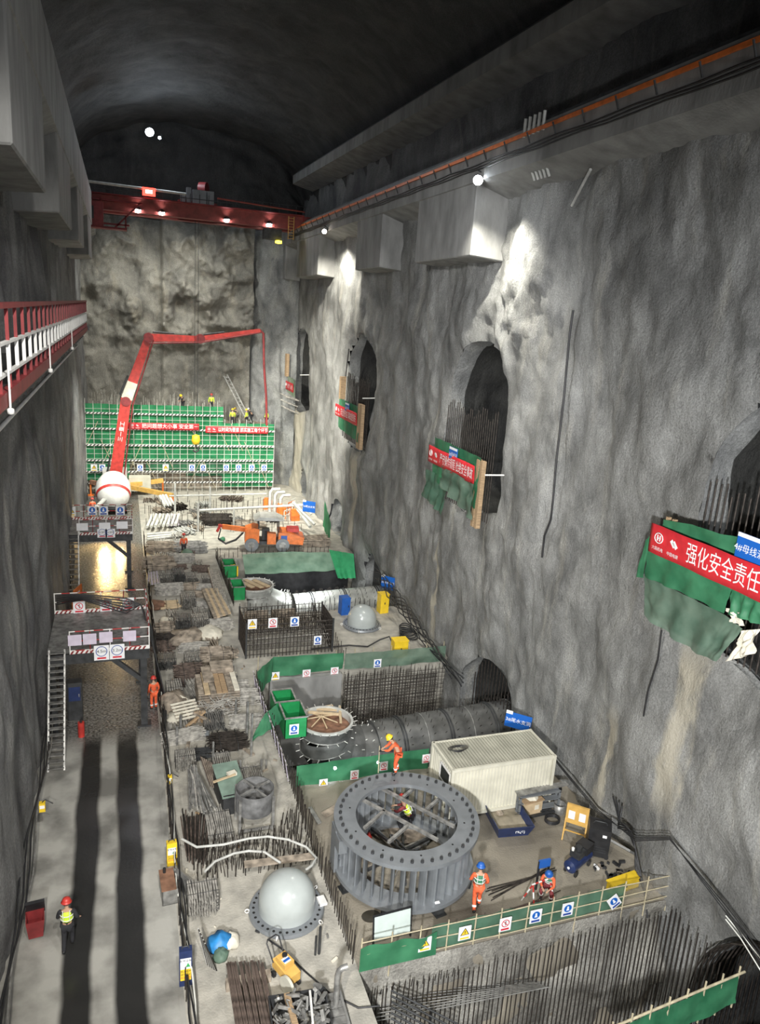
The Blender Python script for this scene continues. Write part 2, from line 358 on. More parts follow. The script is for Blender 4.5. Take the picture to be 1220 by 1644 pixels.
# ---------------- the hall: walls, vault, floors ----------------
def arch_sdf(y, z, yc, hw, zs, zb):
    # negative inside: rectangle below spring line zs, half circle above
    if z > zs: return math.hypot(y - yc, z - zs) - hw
    # v-shaped broken sill
    sill = zb + 0.22 * abs(y - yc)
    return max(abs(y - yc) - hw, sill - z)
UPPER = [(15.4, 3.4, 14.4, 8.9), (36.0, 3.4, 14.8, 8.9), (56.7, 3.4, 14.4, 8.4), (77.9, 3.4, 14.2, 8.6)]
LOWER = [(11.2, 4.2, -2.0, -5.8), (31.4, 2.9, -0.9, -5.8), (50.9, 2.3, -0.8, -5.8), (61.9, 1.1, 2.0, 0.0), (75.0, 1.4, 1.6, 0.0)]
HOLES = UPPER + LOWER
def hole_sdf(y, z): return min(arch_sdf(y, z, *h) for h in HOLES)
def rgrad(y, z, e=0.02):
    a = hole_sdf(y + e, z) - hole_sdf(y - e, z); b = hole_sdf(y, z + e) - hole_sdf(y, z - e)
    l = math.hypot(a, b) or 1; return a / l, b / l
def wall_off(y, z):
    p = Vector((y * 0.33, z * 0.20, 1.7)); a = fbm(p, 4) * 0.42
    q = Vector((y * 1.0, z * 0.5, 5.1)); a += fbm(q, 3) * 0.12
    # broken rock around the bright lamp
    k = math.exp(-((y - 34) ** 2 / 30 + (z - 20.5) ** 2 / 9))
    a += k * fbm(Vector((y * 0.7, z * 0.8, 9)), 5) * 0.38
    a += fbm(Vector((y * 2.2, z * 1.6, 3.3)), 3) * 0.06
    return -a
def right_wall():
    mb = MB(); ys = []; y = 4.0
    while y < 84.6:
        ys.append(y); y += 0.2 if y < 45 else 0.33
    zs = [-6 + 0.22 * i for i in range(int(31.6 / 0.22) + 1)]
    ny, nz = len(ys), len(zs); vs = []; sd = []
    for z in zs:
        for y in ys:
            yy, zz = y, z; s = hole_sdf(y, z)
            if abs(s) < 0.13:
                a, b = rgrad(y, z); yy -= a * s; zz -= b * s; s = 0
            x = 17.8 + wall_off(yy, zz)
            if s < 0.9: x += (0.9 - max(s, 0)) ** 2 * 0.25   # rounded lips of the adits
            vs.append((x, yy, zz)); sd.append(s)
    fs = []
    for j in range(nz - 1):
        for i in range(ny - 1):
            q = (j * ny + i, (j + 1) * ny + i, (j + 1) * ny + i + 1, j * ny + i + 1)
            if min(sd[k] for k in q) < -0.01: continue
            fs.append(q)
    mb.add(vs, fs, True); o = mb.build('wall_right', M['rock_main'], kind='structure')
right_wall()
def adit(yc, hw, zs, zb, x1=34.0, nm='wall_tunnel'):
    prof = []
    for k in range(25):
        t = PI * k / 24; prof.append((yc + hw * math.cos(t), zs + hw * math.sin(t)))
    n = 10
    for k in range(1, n): prof.append((yc - hw, zs + (zb + 0.22 * hw - zs) * k / n))
    for k in range(9): 
        yy = yc - hw + 2 * hw * k / 8; prof.append((yy, zb + 0.22 * abs(yy - yc)))
    for k in range(n - 1, 0, -1): prof.append((yc + hw, zs + (zb + 0.22 * hw - zs) * k / n))
    xs = [17.75 + i * 0.55 for i in range(int((x1 - 17.7) / 0.55))]
    vs = []; K = len(prof)
    for i, x in enumerate(xs):
        for (y, z) in prof:
            d = 0 if i == 0 else fbm(Vector((x * .5, y * .6, z * .6)), 3) * 0.35
            l = math.hypot(y - yc, z - zs) or 1
            X = x
            if i == 0:
                X = 17.8 + wall_off(y, z) + 0.2025
            vs.append((X, y + (y - yc) / l * d, z + (z - zs) / l * d))
    fs = [(i * K + k, i * K + (k + 1) % K, (i + 1) * K + (k + 1) % K, (i + 1) * K + k) for i in range(len(xs) - 1) for k in range(K)]
    fs.append(tuple((len(xs) - 1) * K + k for k in range(K)))
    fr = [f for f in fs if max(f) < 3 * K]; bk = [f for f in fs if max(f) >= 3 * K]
    MB().add(vs, fr, True).build(nm, M['rock'], kind='structure'); MB().add(vs, bk, True).build('wall_tunnel_bore', M['rock_shade'], kind='structure')  # bore behind the mouth takes the colour with the shade in it
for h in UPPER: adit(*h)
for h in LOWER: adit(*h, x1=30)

def grid_wall(name, fn, nu, nv, m):
    MB().sheet(fn, nu, nv).build(name, m, kind='structure')
# left wall
def lw(u, v):
    y = -8 + 93 * u; z = -0.5 + 26.5 * v
    x = -3.5 + fbm(Vector((y * .3, z * .14, 20)), 4) * .35 + fbm(Vector((y * 1.1, z * .18, 25)), 3) * .12 - 0.012 * (z)
    return (x, y, z)
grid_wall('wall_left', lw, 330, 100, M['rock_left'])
# end wall with broken rock relief, and the faceted corner on its right
def ew(u, v):
    x = -4.6 + 17.9 * u; z = -0.5 + 27.5 * v
    k = 0.5 + 1.0 / (1 + math.exp(-(z - 15) * 1.2)) * (1.2 if x > 4 else .6)
    r = noise.hetero_terrain(Vector((x * .42, z * .42, 3)), 0.9, 2.1, 5, 0.7, noise_basis='PERLIN_ORIGINAL') * 0.75
    vo = noise.voronoi(Vector((x * .5, 7, z * .45)))[0][0]
    y = 84 - k * (r * 0.8 + vo * 0.9) - (0.5 if x > 4.2 else 0) - fbm(Vector((x * 2, z * .6, 4)), 3) * .12
    return (x, y, z)
grid_wall('wall_end', ew, 130, 190, M['rock_far'])
def ec(u, v):
    z = -0.5 + 27.5 * v; P0 = Vector((13.0, 83.2, z)); P1 = Vector((17.9, 80.0, z)); p = P0.lerp(P1, u)
    p.y -= fbm(Vector((p.x * .8, z * .5, 8)), 4) * .5
    if u < 0.12: p.y += 0.8
    return p
grid_wall('wall_corner', ec, 40, 150, M['rock'])
# vault
def va(u, v):
    y = -10 + 96 * v; t = PI * (1.0 - u)
    s = math.sin(t)
    x = 7.2 + 12.2 * math.cos(t); z = 29.0 + 7.6 * s ** 0.85
    d = fbm(Vector((x * .3, y * .25, z * .3)), 4) * .35
    return (x, y, z + d)
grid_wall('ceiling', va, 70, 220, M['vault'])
def vend(u, v):
    t = PI * (1 - u); x = 7.2 + 12.2 * math.cos(t); zt = 29.0 + 7.6 * math.sin(t) ** 0.85
    return (x, 85 - fbm(Vector((x * .4, v * 8, 3)), 4) * .6, 26.5 + (zt - 26.0) * v)
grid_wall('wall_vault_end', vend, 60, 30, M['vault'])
# recessed walls over the crane beams
def urw(u, v):
    y = -10 + 95 * u; z = 26.9 + 4.6 * v
    return (19.1 + fbm(Vector((y * .5, z * .3, 40)), 4) * .35, y, z)
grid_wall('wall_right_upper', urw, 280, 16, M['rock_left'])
def ulw(u, v):
    y = -10 + 95 * u; z = 25.5 + 4.2 * v
    return (-4.9 + fbm(Vector((y * .5, z * .3, 45)), 3) * .3, y, z)
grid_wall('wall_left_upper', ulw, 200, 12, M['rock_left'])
# concrete springing ledge of the vault
b = MB(); b.prism([(17.7, -8, 30.5), (19.8, -8, 30.0), (19.8, -8, 31.6), (18.3, -8, 31.8), (17.7, -8, 31.3)], (-0.9, 88, 1.0))
b.build('trim_vault_ledge', M['conc'], kind='structure')

# crane beams: right one with soffit sloping back to the wall
b = MB(); y0, y1 = -8, 80.5
b.prism([(16.2, y0, 25.6), (18.1, y0, 25.0), (19.6, y0, 25.0), (19.6, y0, 27.05), (16.2, y0, 27.05)], (0, y1 - y0, 0))
b.build('wall_right_crane_beam', M['conc'], kind='structure')
b = MB(); y1 = 82
b.prism([(-2.1, y0, 27.6), (-5.2, y0, 27.6), (-5.2, y0, 24.2), (-3.6, y0, 24.2), (-2.1, y0, 25.0)], (0, y1 - y0, 0))
b.build('wall_left_crane_beam', M['conc'], kind='structure')
def bracket(x0, x1, ya, yb, zt, zb, nm):
    b = MB(); b.prism([(x0, ya, zb), (x1, ya, zb - 0.15), (x1, ya, zt), (x0, ya, zt)], (0, yb - ya, 0))
    o = b.build(nm, M['conc'], kind='structure')
    bv = o.modifiers.new('bevel', 'BEVEL'); bv.width = 0.05; bv.segments = 1
for ya, yb in ((35.0, 42.6), (49.0, 54.6), (66.0, 74.6), (80.0, 82.5)): bracket(16.3, 18.2, ya, yb, 26.0, 22.25, 'wall_right_bracket')
for ya, yb in ((8.0, 12.0), (19.4, 27.5), (33.2, 41.5), (48, 55), (63, 70)): bracket(-2.15, -4.6, ya, yb, 26.0, 22.1, 'wall_left_bracket')

# floors
def flat(name, x0, x1, y0, y1, m, amp=0.02, step=0.25, z0=0.0, skirt=-6.0, edge=0.10):
    nu, nv = max(2, int((x1 - x0) / step)), max(2, int((y1 - y0) / step))
    b = MB()
    def fn(u, v):
        x = x0 + (x1 - x0) * u; y = y0 + (y1 - y0) * v
        e = 1 if 0 < u < 1 and 0 < v < 1 else 0
        return (x, y, z0 + fbm(Vector((x * .8, y * .8, 2)), 4) * amp * e)
    b.sheet(fn, nu, nv)
    if skirt is not None:
        # rough cast faces of the slab edge
        def face(p, q):
            p, q = Vector(p), Vector(q); n = Vector(((q - p).y, -(q - p).x, 0)).normalized(); L = (q - p).length
            def g(u, v):
                z = z0 + (skirt - z0) * v; w = p.lerp(q, u)
                k = min(1, v * 6) * (1 if 0 < u < 1 else 0)
                o = (fbm(Vector((w.x * .5, w.y * .5 + 3, z * .5)), 4) * .35 + fbm(Vector((w.x * 2, w.y * 2, z * .9)), 3) * .08) * k
                return (w.x + n.x * o, w.y + n.y * o, z)
            b.sheet(g, max(2, int(L / .3)), 20)
        face((x0, y0, 0), (x1, y0, 0)); face((x1, y0, 0), (x1, y1, 0)); face((x1, y1, 0), (x0, y1, 0)); face((x0, y1, 0), (x0, y0, 0))
    return b.build(name, m, kind='structure')
# road material: dry pale concrete, two wet wheel tracks, muddy wet stretch past the first gantry
def roadmat():
    m = bpy.data.materials.new('road_concrete'); m.use_nodes = True; nt = m.node_tree; N = nt.nodes; L = nt.links; b = N['Principled BSDF']
    tc = N.new('ShaderNodeTexCoord'); sx = N.new('ShaderNodeSeparateXYZ'); L.new(tc.outputs['Object'], sx.inputs[0])
    nz = N.new('ShaderNodeTexNoise'); nz.inputs['Scale'].default_value = 0.7; nz.inputs['Detail'].default_value = 7; L.new(tc.outputs['Object'], nz.inputs['Vector'])
    mpw = N.new('ShaderNodeMapping'); mpw.inputs['Scale'].default_value = (.3, .35, 1); L.new(tc.outputs['Object'], mpw.inputs[0])
    wv = N.new('ShaderNodeTexNoise'); wv.inputs['Scale'].default_value = 1.0; wv.inputs['Detail'].default_value = 4; L.new(mpw.outputs[0], wv.inputs['Vector'])
    def math_(op, a, bb=None, c=None):
        n = N.new('ShaderNodeMath'); n.operation = op
        for i, k in enumerate((a, bb, c)):
            if k is None: continue
            if isinstance(k, (int, float)): n.inputs[i].default_value = k
            else: L.new(k, n.inputs[i])
        return n.outputs[0]
    off = math_('MULTIPLY_ADD', wv.outputs['Fac'], 0.35, -0.17)
    xx = math_('ADD', sx.outputs[0], off)
    def band(c, hw, soft=0.1):
        d = math_('ABSOLUTE', math_('SUBTRACT', xx, c)); mr = N.new('ShaderNodeMapRange'); mr.interpolation_type = 'SMOOTHSTEP'
        mr.inputs[1].default_value = hw + soft; mr.inputs[2].default_value = hw - soft; L.new(d, mr.inputs[0]); return mr.outputs[0]
    t = math_('MAXIMUM', band(-1.53, 0.40), band(-0.05, 0.43))
    # muddy stretch
    yb = N.new('ShaderNodeMapRange'); yb.interpolation_type = 'SMOOTHSTEP'; yb.inputs[1].default_value = 30.5; yb.inputs[2].default_value = 32.6
    L.new(math_('MULTIPLY_ADD', nz.outputs['Fac'], 3.0, math_('SUBTRACT', sx.outputs[1], 1.5)), yb.inputs[0])
    base = N.new('ShaderNodeValToRGB'); L.new(nz.outputs['Fac'], base.inputs[0])
    base.color_ramp.elements[0].position = .34; base.color_ramp.elements[0].color = (.17, .165, .15, 1); base.color_ramp.elements[1].position = .6; base.color_ramp.elements[1].color = (.42, .41, .375, 1)
    n2 = N.new('ShaderNodeTexNoise'); n2.inputs['Scale'].default_value = 9; n2.inputs['Detail'].default_value = 5; L.new(tc.outputs['Object'], n2.inputs['Vector'])
    mud = N.new('ShaderNodeValToRGB'); L.new(n2.outputs['Fac'], mud.inputs[0])
    mud.color_ramp.elements[0].position = .35; mud.color_ramp.elements[0].color = (.04, .038, .035, 1); mud.color_ramp.elements[1].position = .7; mud.color_ramp.elements[1].color = (.26, .25, .23, 1)
    mx = N.new('ShaderNodeMix'); mx.data_type = 'RGBA'; L.new(math_('MULTIPLY', t, .97), mx.inputs[0]); L.new(base.outputs[0], mx.inputs[6]); mx.inputs[7].default_value = (.02, .02, .02, 1)
    m2 = N.new('ShaderNodeMix'); m2.data_type = 'RGBA'; L.new(yb.outputs[0], m2.inputs[0]); L.new(mx.outputs[2], m2.inputs[6]); L.new(mud.outputs[0], m2.inputs[7])
    L.new(m2.outputs[2], b.inputs['Base Color'])
    rg = N.new('ShaderNodeMapRange'); rg.inputs[3].default_value = .75; rg.inputs[4].default_value = .24; L.new(math_('MAXIMUM', t, yb.outputs[0]), rg.inputs[0]); L.new(rg.outputs[0], b.inputs['Roughness'])
    bp = N.new('ShaderNodeBump'); bp.inputs['Distance'].default_value = .05; L.new(math_('MULTIPLY_ADD', yb.outputs[0], .22, .12), bp.inputs['Strength'])
    L.new(n2.outputs['Fac'], bp.inputs['Height']); L.new(bp.outputs[0], b.inputs['Normal'])
    return m
M['road'] = roadmat()
flat('floor_road', -5.0, 1.35, -4, 85, M['road'], 0.02, 0.4, 0.0, None)
flat('floor_corridor', 1.35, 6.4, 6, 46.3, M['slab'], 0.03, 0.3, 0.0, -6)
flat('floor_corridor_far', 1.35, 6.6, 46.3, 85, M['slab'], 0.03, 0.5, 0.0, -6)
flat('floor_ring_slab', 6.4, 18.6, 17.0, 26.2, M['slabdark'], 0.025, 0.25, 0.0, -6)
MB().sheet(lambda u, v: (6.4 + 11.6 * u, 16.93 + .04 * v - .5 * fbm(V(u * 6, v * 3, 4), 4) * min(1, v * 5) - .12 * v, -.02 - 5.9 * v), 60, 30).build('wall_pit_face', M['pitwall'], kind='structure')
flat('floor_stair_ledge', 6.6, 7.7, 46.6, 53.2, M['slab'], 0.0, 0.3, 0.0, -6)
flat('floor_middle_slab', 6.4, 18.6, 36.2, 44.3, M['slab'], 0.025, 0.3, 0.0, -6)
flat('floor_far_slab', 6.6, 18.6, 55.6, 85, M['slab'], 0.03, 0.5, 0.0, -6)
MB().sheet(lambda u, v: (4 + 24 * u, -2 + 60 * v, -5.9 + fbm(Vector((u * 20, v * 50, 0)), 3) * .1), 60, 120).build('floor_pit', M['pitwall'], kind='structure')
# ---------------- stay ring ----------------
def stay_ring():
    c = (9.17, 20.63); t = thing('stay_ring', 'grey steel stay ring of a turbine, upright vanes between two bolted flanges', 'turbine ring', (c[0], c[1], 0))
    def ann(z0, z1, ri, ro): return MB().lathe((0, 0, 0), [(ri, z0), (ro, z0), (ro, z1), (ri, z1), (ri, z0)], 96, smooth=False)
    f = ann(2.06, 2.2, 1.79, 2.56).build('top_flange', M['steelpaint'], t)
    ann(0.34, 0.48, 1.72, 2.5).build('bottom_flange', M['steelpaint'], t)
    for k in range(44):
        a = 2 * PI * k / 44
        hb = MB().cyl((2.33 * math.cos(a), 2.33 * math.sin(a), 2.2), (2.33 * math.cos(a), 2.33 * math.sin(a), 2.27), .055, n=10)
        hb.cyl((2.33 * math.cos(a), 2.33 * math.sin(a), 2.27), (2.33 * math.cos(a), 2.33 * math.sin(a), 2.3), .03, n=8)
        hb.build('bolt', M['steeldark'], f)
    for k in range(10):
        a = 2 * PI * (k + .3) / 10
        MB().cyl((2.02 * math.cos(a), 2.02 * math.sin(a), 2.195), (2.02 * math.cos(a), 2.02 * math.sin(a), 2.207), .035, n=10).build('bolt_hole', M['hole'], f)
    for k in range(40):
        a = 2 * PI * (k + .5) / 40; b = a + 0.35
        v = MB(); cx, cy = 2.14 * math.cos(a), 2.14 * math.sin(a)
        R = Matrix.Rotation(b, 3, 'Z'); n = 10
        prof = [(0.2 * math.cos(2 * PI * i / n), 0.052 * math.sin(2 * PI * i / n)) for i in range(n)]
        P = [R @ Vector((p[0], p[1], 0)) + Vector((cx, cy, 0.48)) for p in prof]
        v.prism(P, (0, 0, 1.58)).build('stay_vane', M['steelpaint'], t)
    # nose piece at the open end of the ring
    MB().box((-2.5, 0.25, 1.2), (.14, .5, 1.7)).box((-2.42, -0.2, 1.7), (.3, .5, .5)).build('nose_plate', M['steelpaint'], t)
    def loc(p, z):
        q = at(480 + p[0] / 3.588, 1160 + p[1] / 3.588, z); return (q.x - c[0], q.y - c[1], z)
    for p, q in (((430, 355), (895, 600)), ((338, 430), (800, 678)), ((705, 345), (600, 430)), ((835, 415), (735, 500)), ((490, 510), (375, 610)), ((630, 592), (515, 690))):
        b = MB(); P, Q = Vector(loc(p, 1.98)), Vector(loc(q, 1.98)); b.bar(P, Q, .10, .10); b.build('brace_beam', M['tube'], t)
    # lower spider inside
    for a in (0.4, 1.25, 2.0, 2.8):
        b = MB(); d = Vector((math.cos(a), math.sin(a), 0)); b.bar(d * -1.7 + V(0, 0, .8), d * 1.7 + V(0, 0, .62), .08, .1).build('lower_brace', M['steeldark'], t)
    for k in range(14):
        a = random.uniform(0, 6.28); r = random.uniform(0, 1.0); L = random.uniform(.6, 1.5); g = random.uniform(0, 3.1)
        P = V(r * math.cos(a), r * math.sin(a), random.uniform(.1, .9)); Q = P + V(math.cos(g) * L, math.sin(g) * L, random.uniform(-.3, .4))
        if Q.xy.length < 1.65 and Q.z > 0.06: MB().bar(P, Q, .05, .05).build('loose_brace', random.choice([M['tube'], M['steeldark'], M['steelpaint']]), t)
    for k in range(8):
        a = 2 * PI * k / 8 + .2; x, y = 2.3 * math.cos(a), 2.3 * math.sin(a)
        MB().box((x, y, .17), (.26, .26, .34), rz=a).box((x, y, .02), (.4, .4, .04), rz=a).build('support_block', M['steeldark'], t)
    MB().box((0.35, -2.3, .49), (.17, .1, .01)).build('paper_tag', M['ink'], t)
stay_ring()

# ---------------- pit domes ----------------
def dome(c, r, label, s=1.0):
    t = thing('turbine_dome_cover', label, 'dome cover', (c[0], c[1], 0)); R = 1.2 * s
    f = MB().lathe((0, 0, 0), [(r * .98, .0), (R, .0), (R + .04, .06), (R, .16), (r, .16)], 64, smooth=False).build('flange', M['steelpaint'], t)
    prof = [(r * 1.0, .16), (r, .28), (r, .5)]
    for k in range(1, 17):
        a = PI / 2 * k / 16; prof.append((r * math.cos(a), .5 + r * .98 * math.sin(a)))
    MB().lathe((0, 0, 0), prof, 64).build('dome_shell', M['dome'], t)
    for k in range(32):
        a = 2 * PI * k / 32; q = (r + R) / 2 + .02
        MB().cyl((q * math.cos(a), q * math.sin(a), .155), (q * math.cos(a), q * math.sin(a), .168), .045 * s, n=10).build('bolt_hole', M['hole'], f)
    for k in range(5):
        a = 2 * PI * k / 5 + .5; b = MB(); cx, cy = (R + .08) * math.cos(a), (R + .08) * math.sin(a)
        b.tube([(cx + .07 * math.cos(x) * math.cos(a), cy + .07 * math.cos(x) * math.sin(a), .12 + .07 * math.sin(x)) for x in [i * PI / 4 for i in range(8)]], .022, 5, closed=True)
        b.build('lifting_lug', M['white'], f)
    return t
d1 = dome((4.79, 19.75), .92, 'large glossy grey dome cover with bolted flange beside the stay ring')
MB().box((1.16, -.1, .2), (.25, .38, .09), rz=.1).build('white_tag_board', M['white'], d1)
dome((14.15, 41.5), .92, 'smaller-looking far grey dome cover standing near yellow box on middle slab')

# ---------------- shipping container ----------------
def container():
    x0, x1, y0, y1, z0, z1 = 0, 4.5, 0, 1.95, 0.0, 2.15
    t = thing('shipping_container', 'cream corrugated shipping container with dusty roof behind the stay ring', 'container', (11.75, 22.45, .28))
    def corr(p, q, out, name, m=M['cream'], z0=.1, z1=2.05):
        p, q = Vector(p), Vector(q); L = (q - p).length; n = int(L / .14); b = MB(); vs = []; d = (q - p) / L; o = Vector(out)
        pts = []
        for k in range(n):
            s = L * k / n; w = L / n
            pts += [(s, 0), (s + w * .35, 0), (s + w * .5, -.045), (s + w * .85, -.045)]
        pts.append((L, 0))
        for s, e in pts:
            P = p + d * s + o * e; vs += [(P.x, P.y, z0), (P.x, P.y, z1)]
        b.add(vs, [(2 * i, 2 * i + 2, 2 * i + 3, 2 * i + 1) for i in range(len(pts) - 1)])
        return b.build(name, m, t)
    corr((x0, y0, 0), (x1, y0, 0), (0, -1, 0), 'side_panel'); corr((x1, y1, 0), (x0, y1, 0), (0, 1, 0), 'side_panel')
    corr((x0, y1, 0), (x0, y0, 0), (-1, 0, 0), 'end_panel')
    corr((x1, y0, 0), (x1, y1, 0), (1, 0, 0), 'end_panel')
    b = MB(); n = 34; vs = []
    for k in range(n * 2 + 1):
        x = x0 + (x1 - x0) * k / (n * 2); z = z1 - (.035 if k % 2 else 0); vs += [(x, y0 + .02, z), (x, y1 - .02, z)]
    b.add(vs, [(2 * i, 2 * i + 2, 2 * i + 3, 2 * i + 1) for i in range(n * 2)]); b.build('roof', M['roofgrey'], t)
    b = MB()
    for z in (.05, z1 - .06):
        b.box(((x0 + x1) / 2, y0, z), (x1, .09, .12)).box(((x0 + x1) / 2, y1, z), (x1, .09, .12)).box((x0, .97, z), (.09, 1.95, .12)).box((x1, .97, z), (.09, 1.95, .12))
    for x in (x0, x1):
        for y in (y0, y1): b.box((x, y, z1 / 2), (.12, .12, z1))
    b.build('frame', M['cream'], t)
    w = MB().box((-.03, .55, 1.55), (.05, .8, .6)).build('window', M['black'], t)
    MB().box((-.05, .55, 1.87), (.06, .9, .05)).box((-.05, .55, 1.23), (.06, .9, .05)).box((-.05, .1, 1.55), (.06, .05, .65)).box((-.05, 1.0, 1.55), (.06, .05, .65)).build('window_frame', M['white'], w)
    MB().bx(x0 + .05, x1 - .05, y0 + .05, y1 - .05, .02, .08).build('floor_panel', M['steeldark'], t)
    b = MB()
    for k in range(5):
        P = [(0.75 + .25 * math.cos(a + k) * (1 + .2 * k), 1.2 + .18 * math.sin(a + k), z1 + .03 + .02 * k) for a in [i * .5 for i in range(13)]]
        b.tube(P, .012, 4)
    tag(b.build('cable_coil', M['black'], None, origin=(0, 0, 0)), 'small coil of dark cable lying on the container roof', 'cable').location = (11.75, 22.45, .28)
    for x in (.6, 2.2, 3.9):
        tag(MB().bx(11.75 + x - .1, 11.75 + x + .1, 22.2, 24.6, 0.0, .28).build('support_sleeper', M['woodgrey']), 'timber sleeper bearing the cream container', 'sleeper', 'sleepers under the container')
container()

# ---------------- water pipes and draft tube elbows in the pits ----------------
def penstock(yc, label1, label2, m, zc=-1.6, r=1.42, xe=19.5, top=True, X0=9.05, topr=1.22):
    # path of the elbow: vertical mouth, bend, then the run to the wall
    pts = []; rad = []
    ctrl = [(X0, 0.0, topr), (X0, -0.55, topr + .02), (X0 + .15, -1.15, topr + .16), (X0 + .65, -1.8, topr + .3), (X0 + 1.5, -2.25, topr + .35), (X0 + 2.6, -2.25, r + .1)]
    t = thing('draft_tube_elbow', label1, 'pipe elbow', (X0, yc, 0)) if top else None
    if top:
        segs = []
        for i in range(len(ctrl) - 1):
            a, b = ctrl[i], ctrl[i + 1]; s = MB()
            s.tube([(a[0] - X0, 0, a[1]), ((a[0] + b[0]) / 2 - X0, 0, (a[1] + b[1]) / 2), (b[0] - X0, 0, b[1])], 1, 40, rr=[a[2], (a[2] + b[2]) / 2, b[2]], caps=False)
            o = s.build('elbow_segment', m, t)
            q = MB(); d = Vector((b[0] - a[0], 0, b[1] - a[1])).normalized(); C = Vector((b[0] - X0, 0, b[1])); e1 = d.cross(Vector((0, 1, 0))); e2 = Vector((0, 1, 0))
            q.tube([C + e1 * (b[2] + .02) * math.cos(k * PI / 20) + e2 * (b[2] + .02) * math.sin(k * PI / 20) for k in range(40)], .035, 5, closed=True)
            q.build('seam_rib', M['tube'], o)
            st = MB()
            for k in range(18):
                an = k * PI / 9 + i; n_ = e1 * math.cos(an) + e2 * math.sin(an); st.cyl(C + n_ * b[2], C + n_ * (b[2] + .24), .022, n=4)
            st.build('anchor_studs', M['pvc'], o, kind='stuff')
        MB().lathe((0, 0, 0), [(topr - .02, -.05), (topr + .1, -.05), (topr + .1, .05), (topr - .02, .05), (topr - .02, -.4)], 56, smooth=False).build('rim', M['greypipe'], t)
        sp = MB()
        for k in range(22):
            an = 2 * PI * k / 22; sp.cyl((1.28 * math.cos(an), 1.28 * math.sin(an), -.02), (1.52 * math.cos(an), 1.52 * math.sin(an), .06), .024, n=4)
        sp.build('rim_studs', M['rebar_pale'], t, kind='stuff')
        MB().lathe((0, 0, 0), [(0.001, -.3), (topr - .03, -.3)], 40).build('cover_plate', M['rust'], t)
    # run of pipe sections
    t2 = thing('steel_penstock', label2, 'pipe', (11.6, yc, zc))
    x = 0.0; i = 0; L = xe - 11.6
    z_a = -.35
    while x < L - .1:
        w = 1.25; x2 = min(x + w, L)
        s = MB(); za = z_a * (1 - x / L); zb = z_a * (1 - x2 / L)
        s.tube([(x, 0, za), ((x + x2) / 2, 0, (za + zb) / 2), (x2, 0, zb)], r, 48); o = s.build('pipe_section', m, t2)
        q = MB(); 
        for e in ((0,) if i % 2 else (-.05, .09)):
            q.tube([(x2 + e, (r + .02) * math.cos(k * PI / 24), zb + (r + .02) * math.sin(k * PI / 24)) for k in range(48)], .03 if i % 2 else .045, 5, closed=True)
        q.build('seam_ring', M['tube'] if i % 2 else M['steeldark'], o)
        st = MB()
        for e in (.3, .9):
            for k in range(14):
                an = PI * (k + .5) / 14; n_ = Vector((0, math.cos(an), math.sin(an))); C = Vector((x + e, 0, za)); st.cyl(C + n_ * r, C + n_ * (r + .25), .016, n=4)
        st.build('anchor_studs', M['rebar'], o, kind='stuff')
        x = x2; i += 1
    return t
e1 = penstock(30.9, 'dark spiral elbow of riveted plates with open round mouth and timber props inside', 'dark grey steel pipe with ringed sections and studs running into the wall by the container', M['lining'])
e2 = penstock(49.7, 'far steel elbow whose round mouth is covered by wide pale planks', 'pale reflective steel pipe in the far pit behind the small dome', M['liningpale'], r=1.3, topr=1.3, zc=-1.9, X0=8.65)
penstock(10.7, '', 'steel pipe with white studs at the bottom right corner of the pit', M['lining'], top=False)
# timber inside the mouths
P = at(520, 1150, -.1)
for k, (a, b) in enumerate((((485, 1142), (534, 1133)), ((492, 1143), (548, 1147)), ((500, 1138), (549, 1140)), ((545, 1134), (547, 1160)))):
    tag(MB().bar(at(*a, -.06), at(*b, -.06), .12, .1).build('timber_plank', M['ply']), 'pale squared timber lying across the open mouth of the dark elbow', 'timber', 'timbers in the mouth of the dark elbow')
C = at(516, 1150, -.02)
for k in range(7):
    an = k * 2 * PI / 7 + .3
    tag(MB().cyl(C, C + V(.85 * math.cos(an), .85 * math.sin(an), -.16), .035, n=6).build('wooden_prop', M['ply']), 'thin wooden prop of the star inside the mouth of the dark elbow', 'prop', 'star of props in the dark elbow')
for k in range(3):
    x = 8.45 + k * .55
    tag(MB().box((x - .4, 49.7, .1), (.34, 2.0 - .3 * abs(k - 1), .06), rz=.5).build('wide_plank', M['ply']), 'wide pale plank over the far round pipe mouth', 'plank', 'planks over the far pipe mouth')

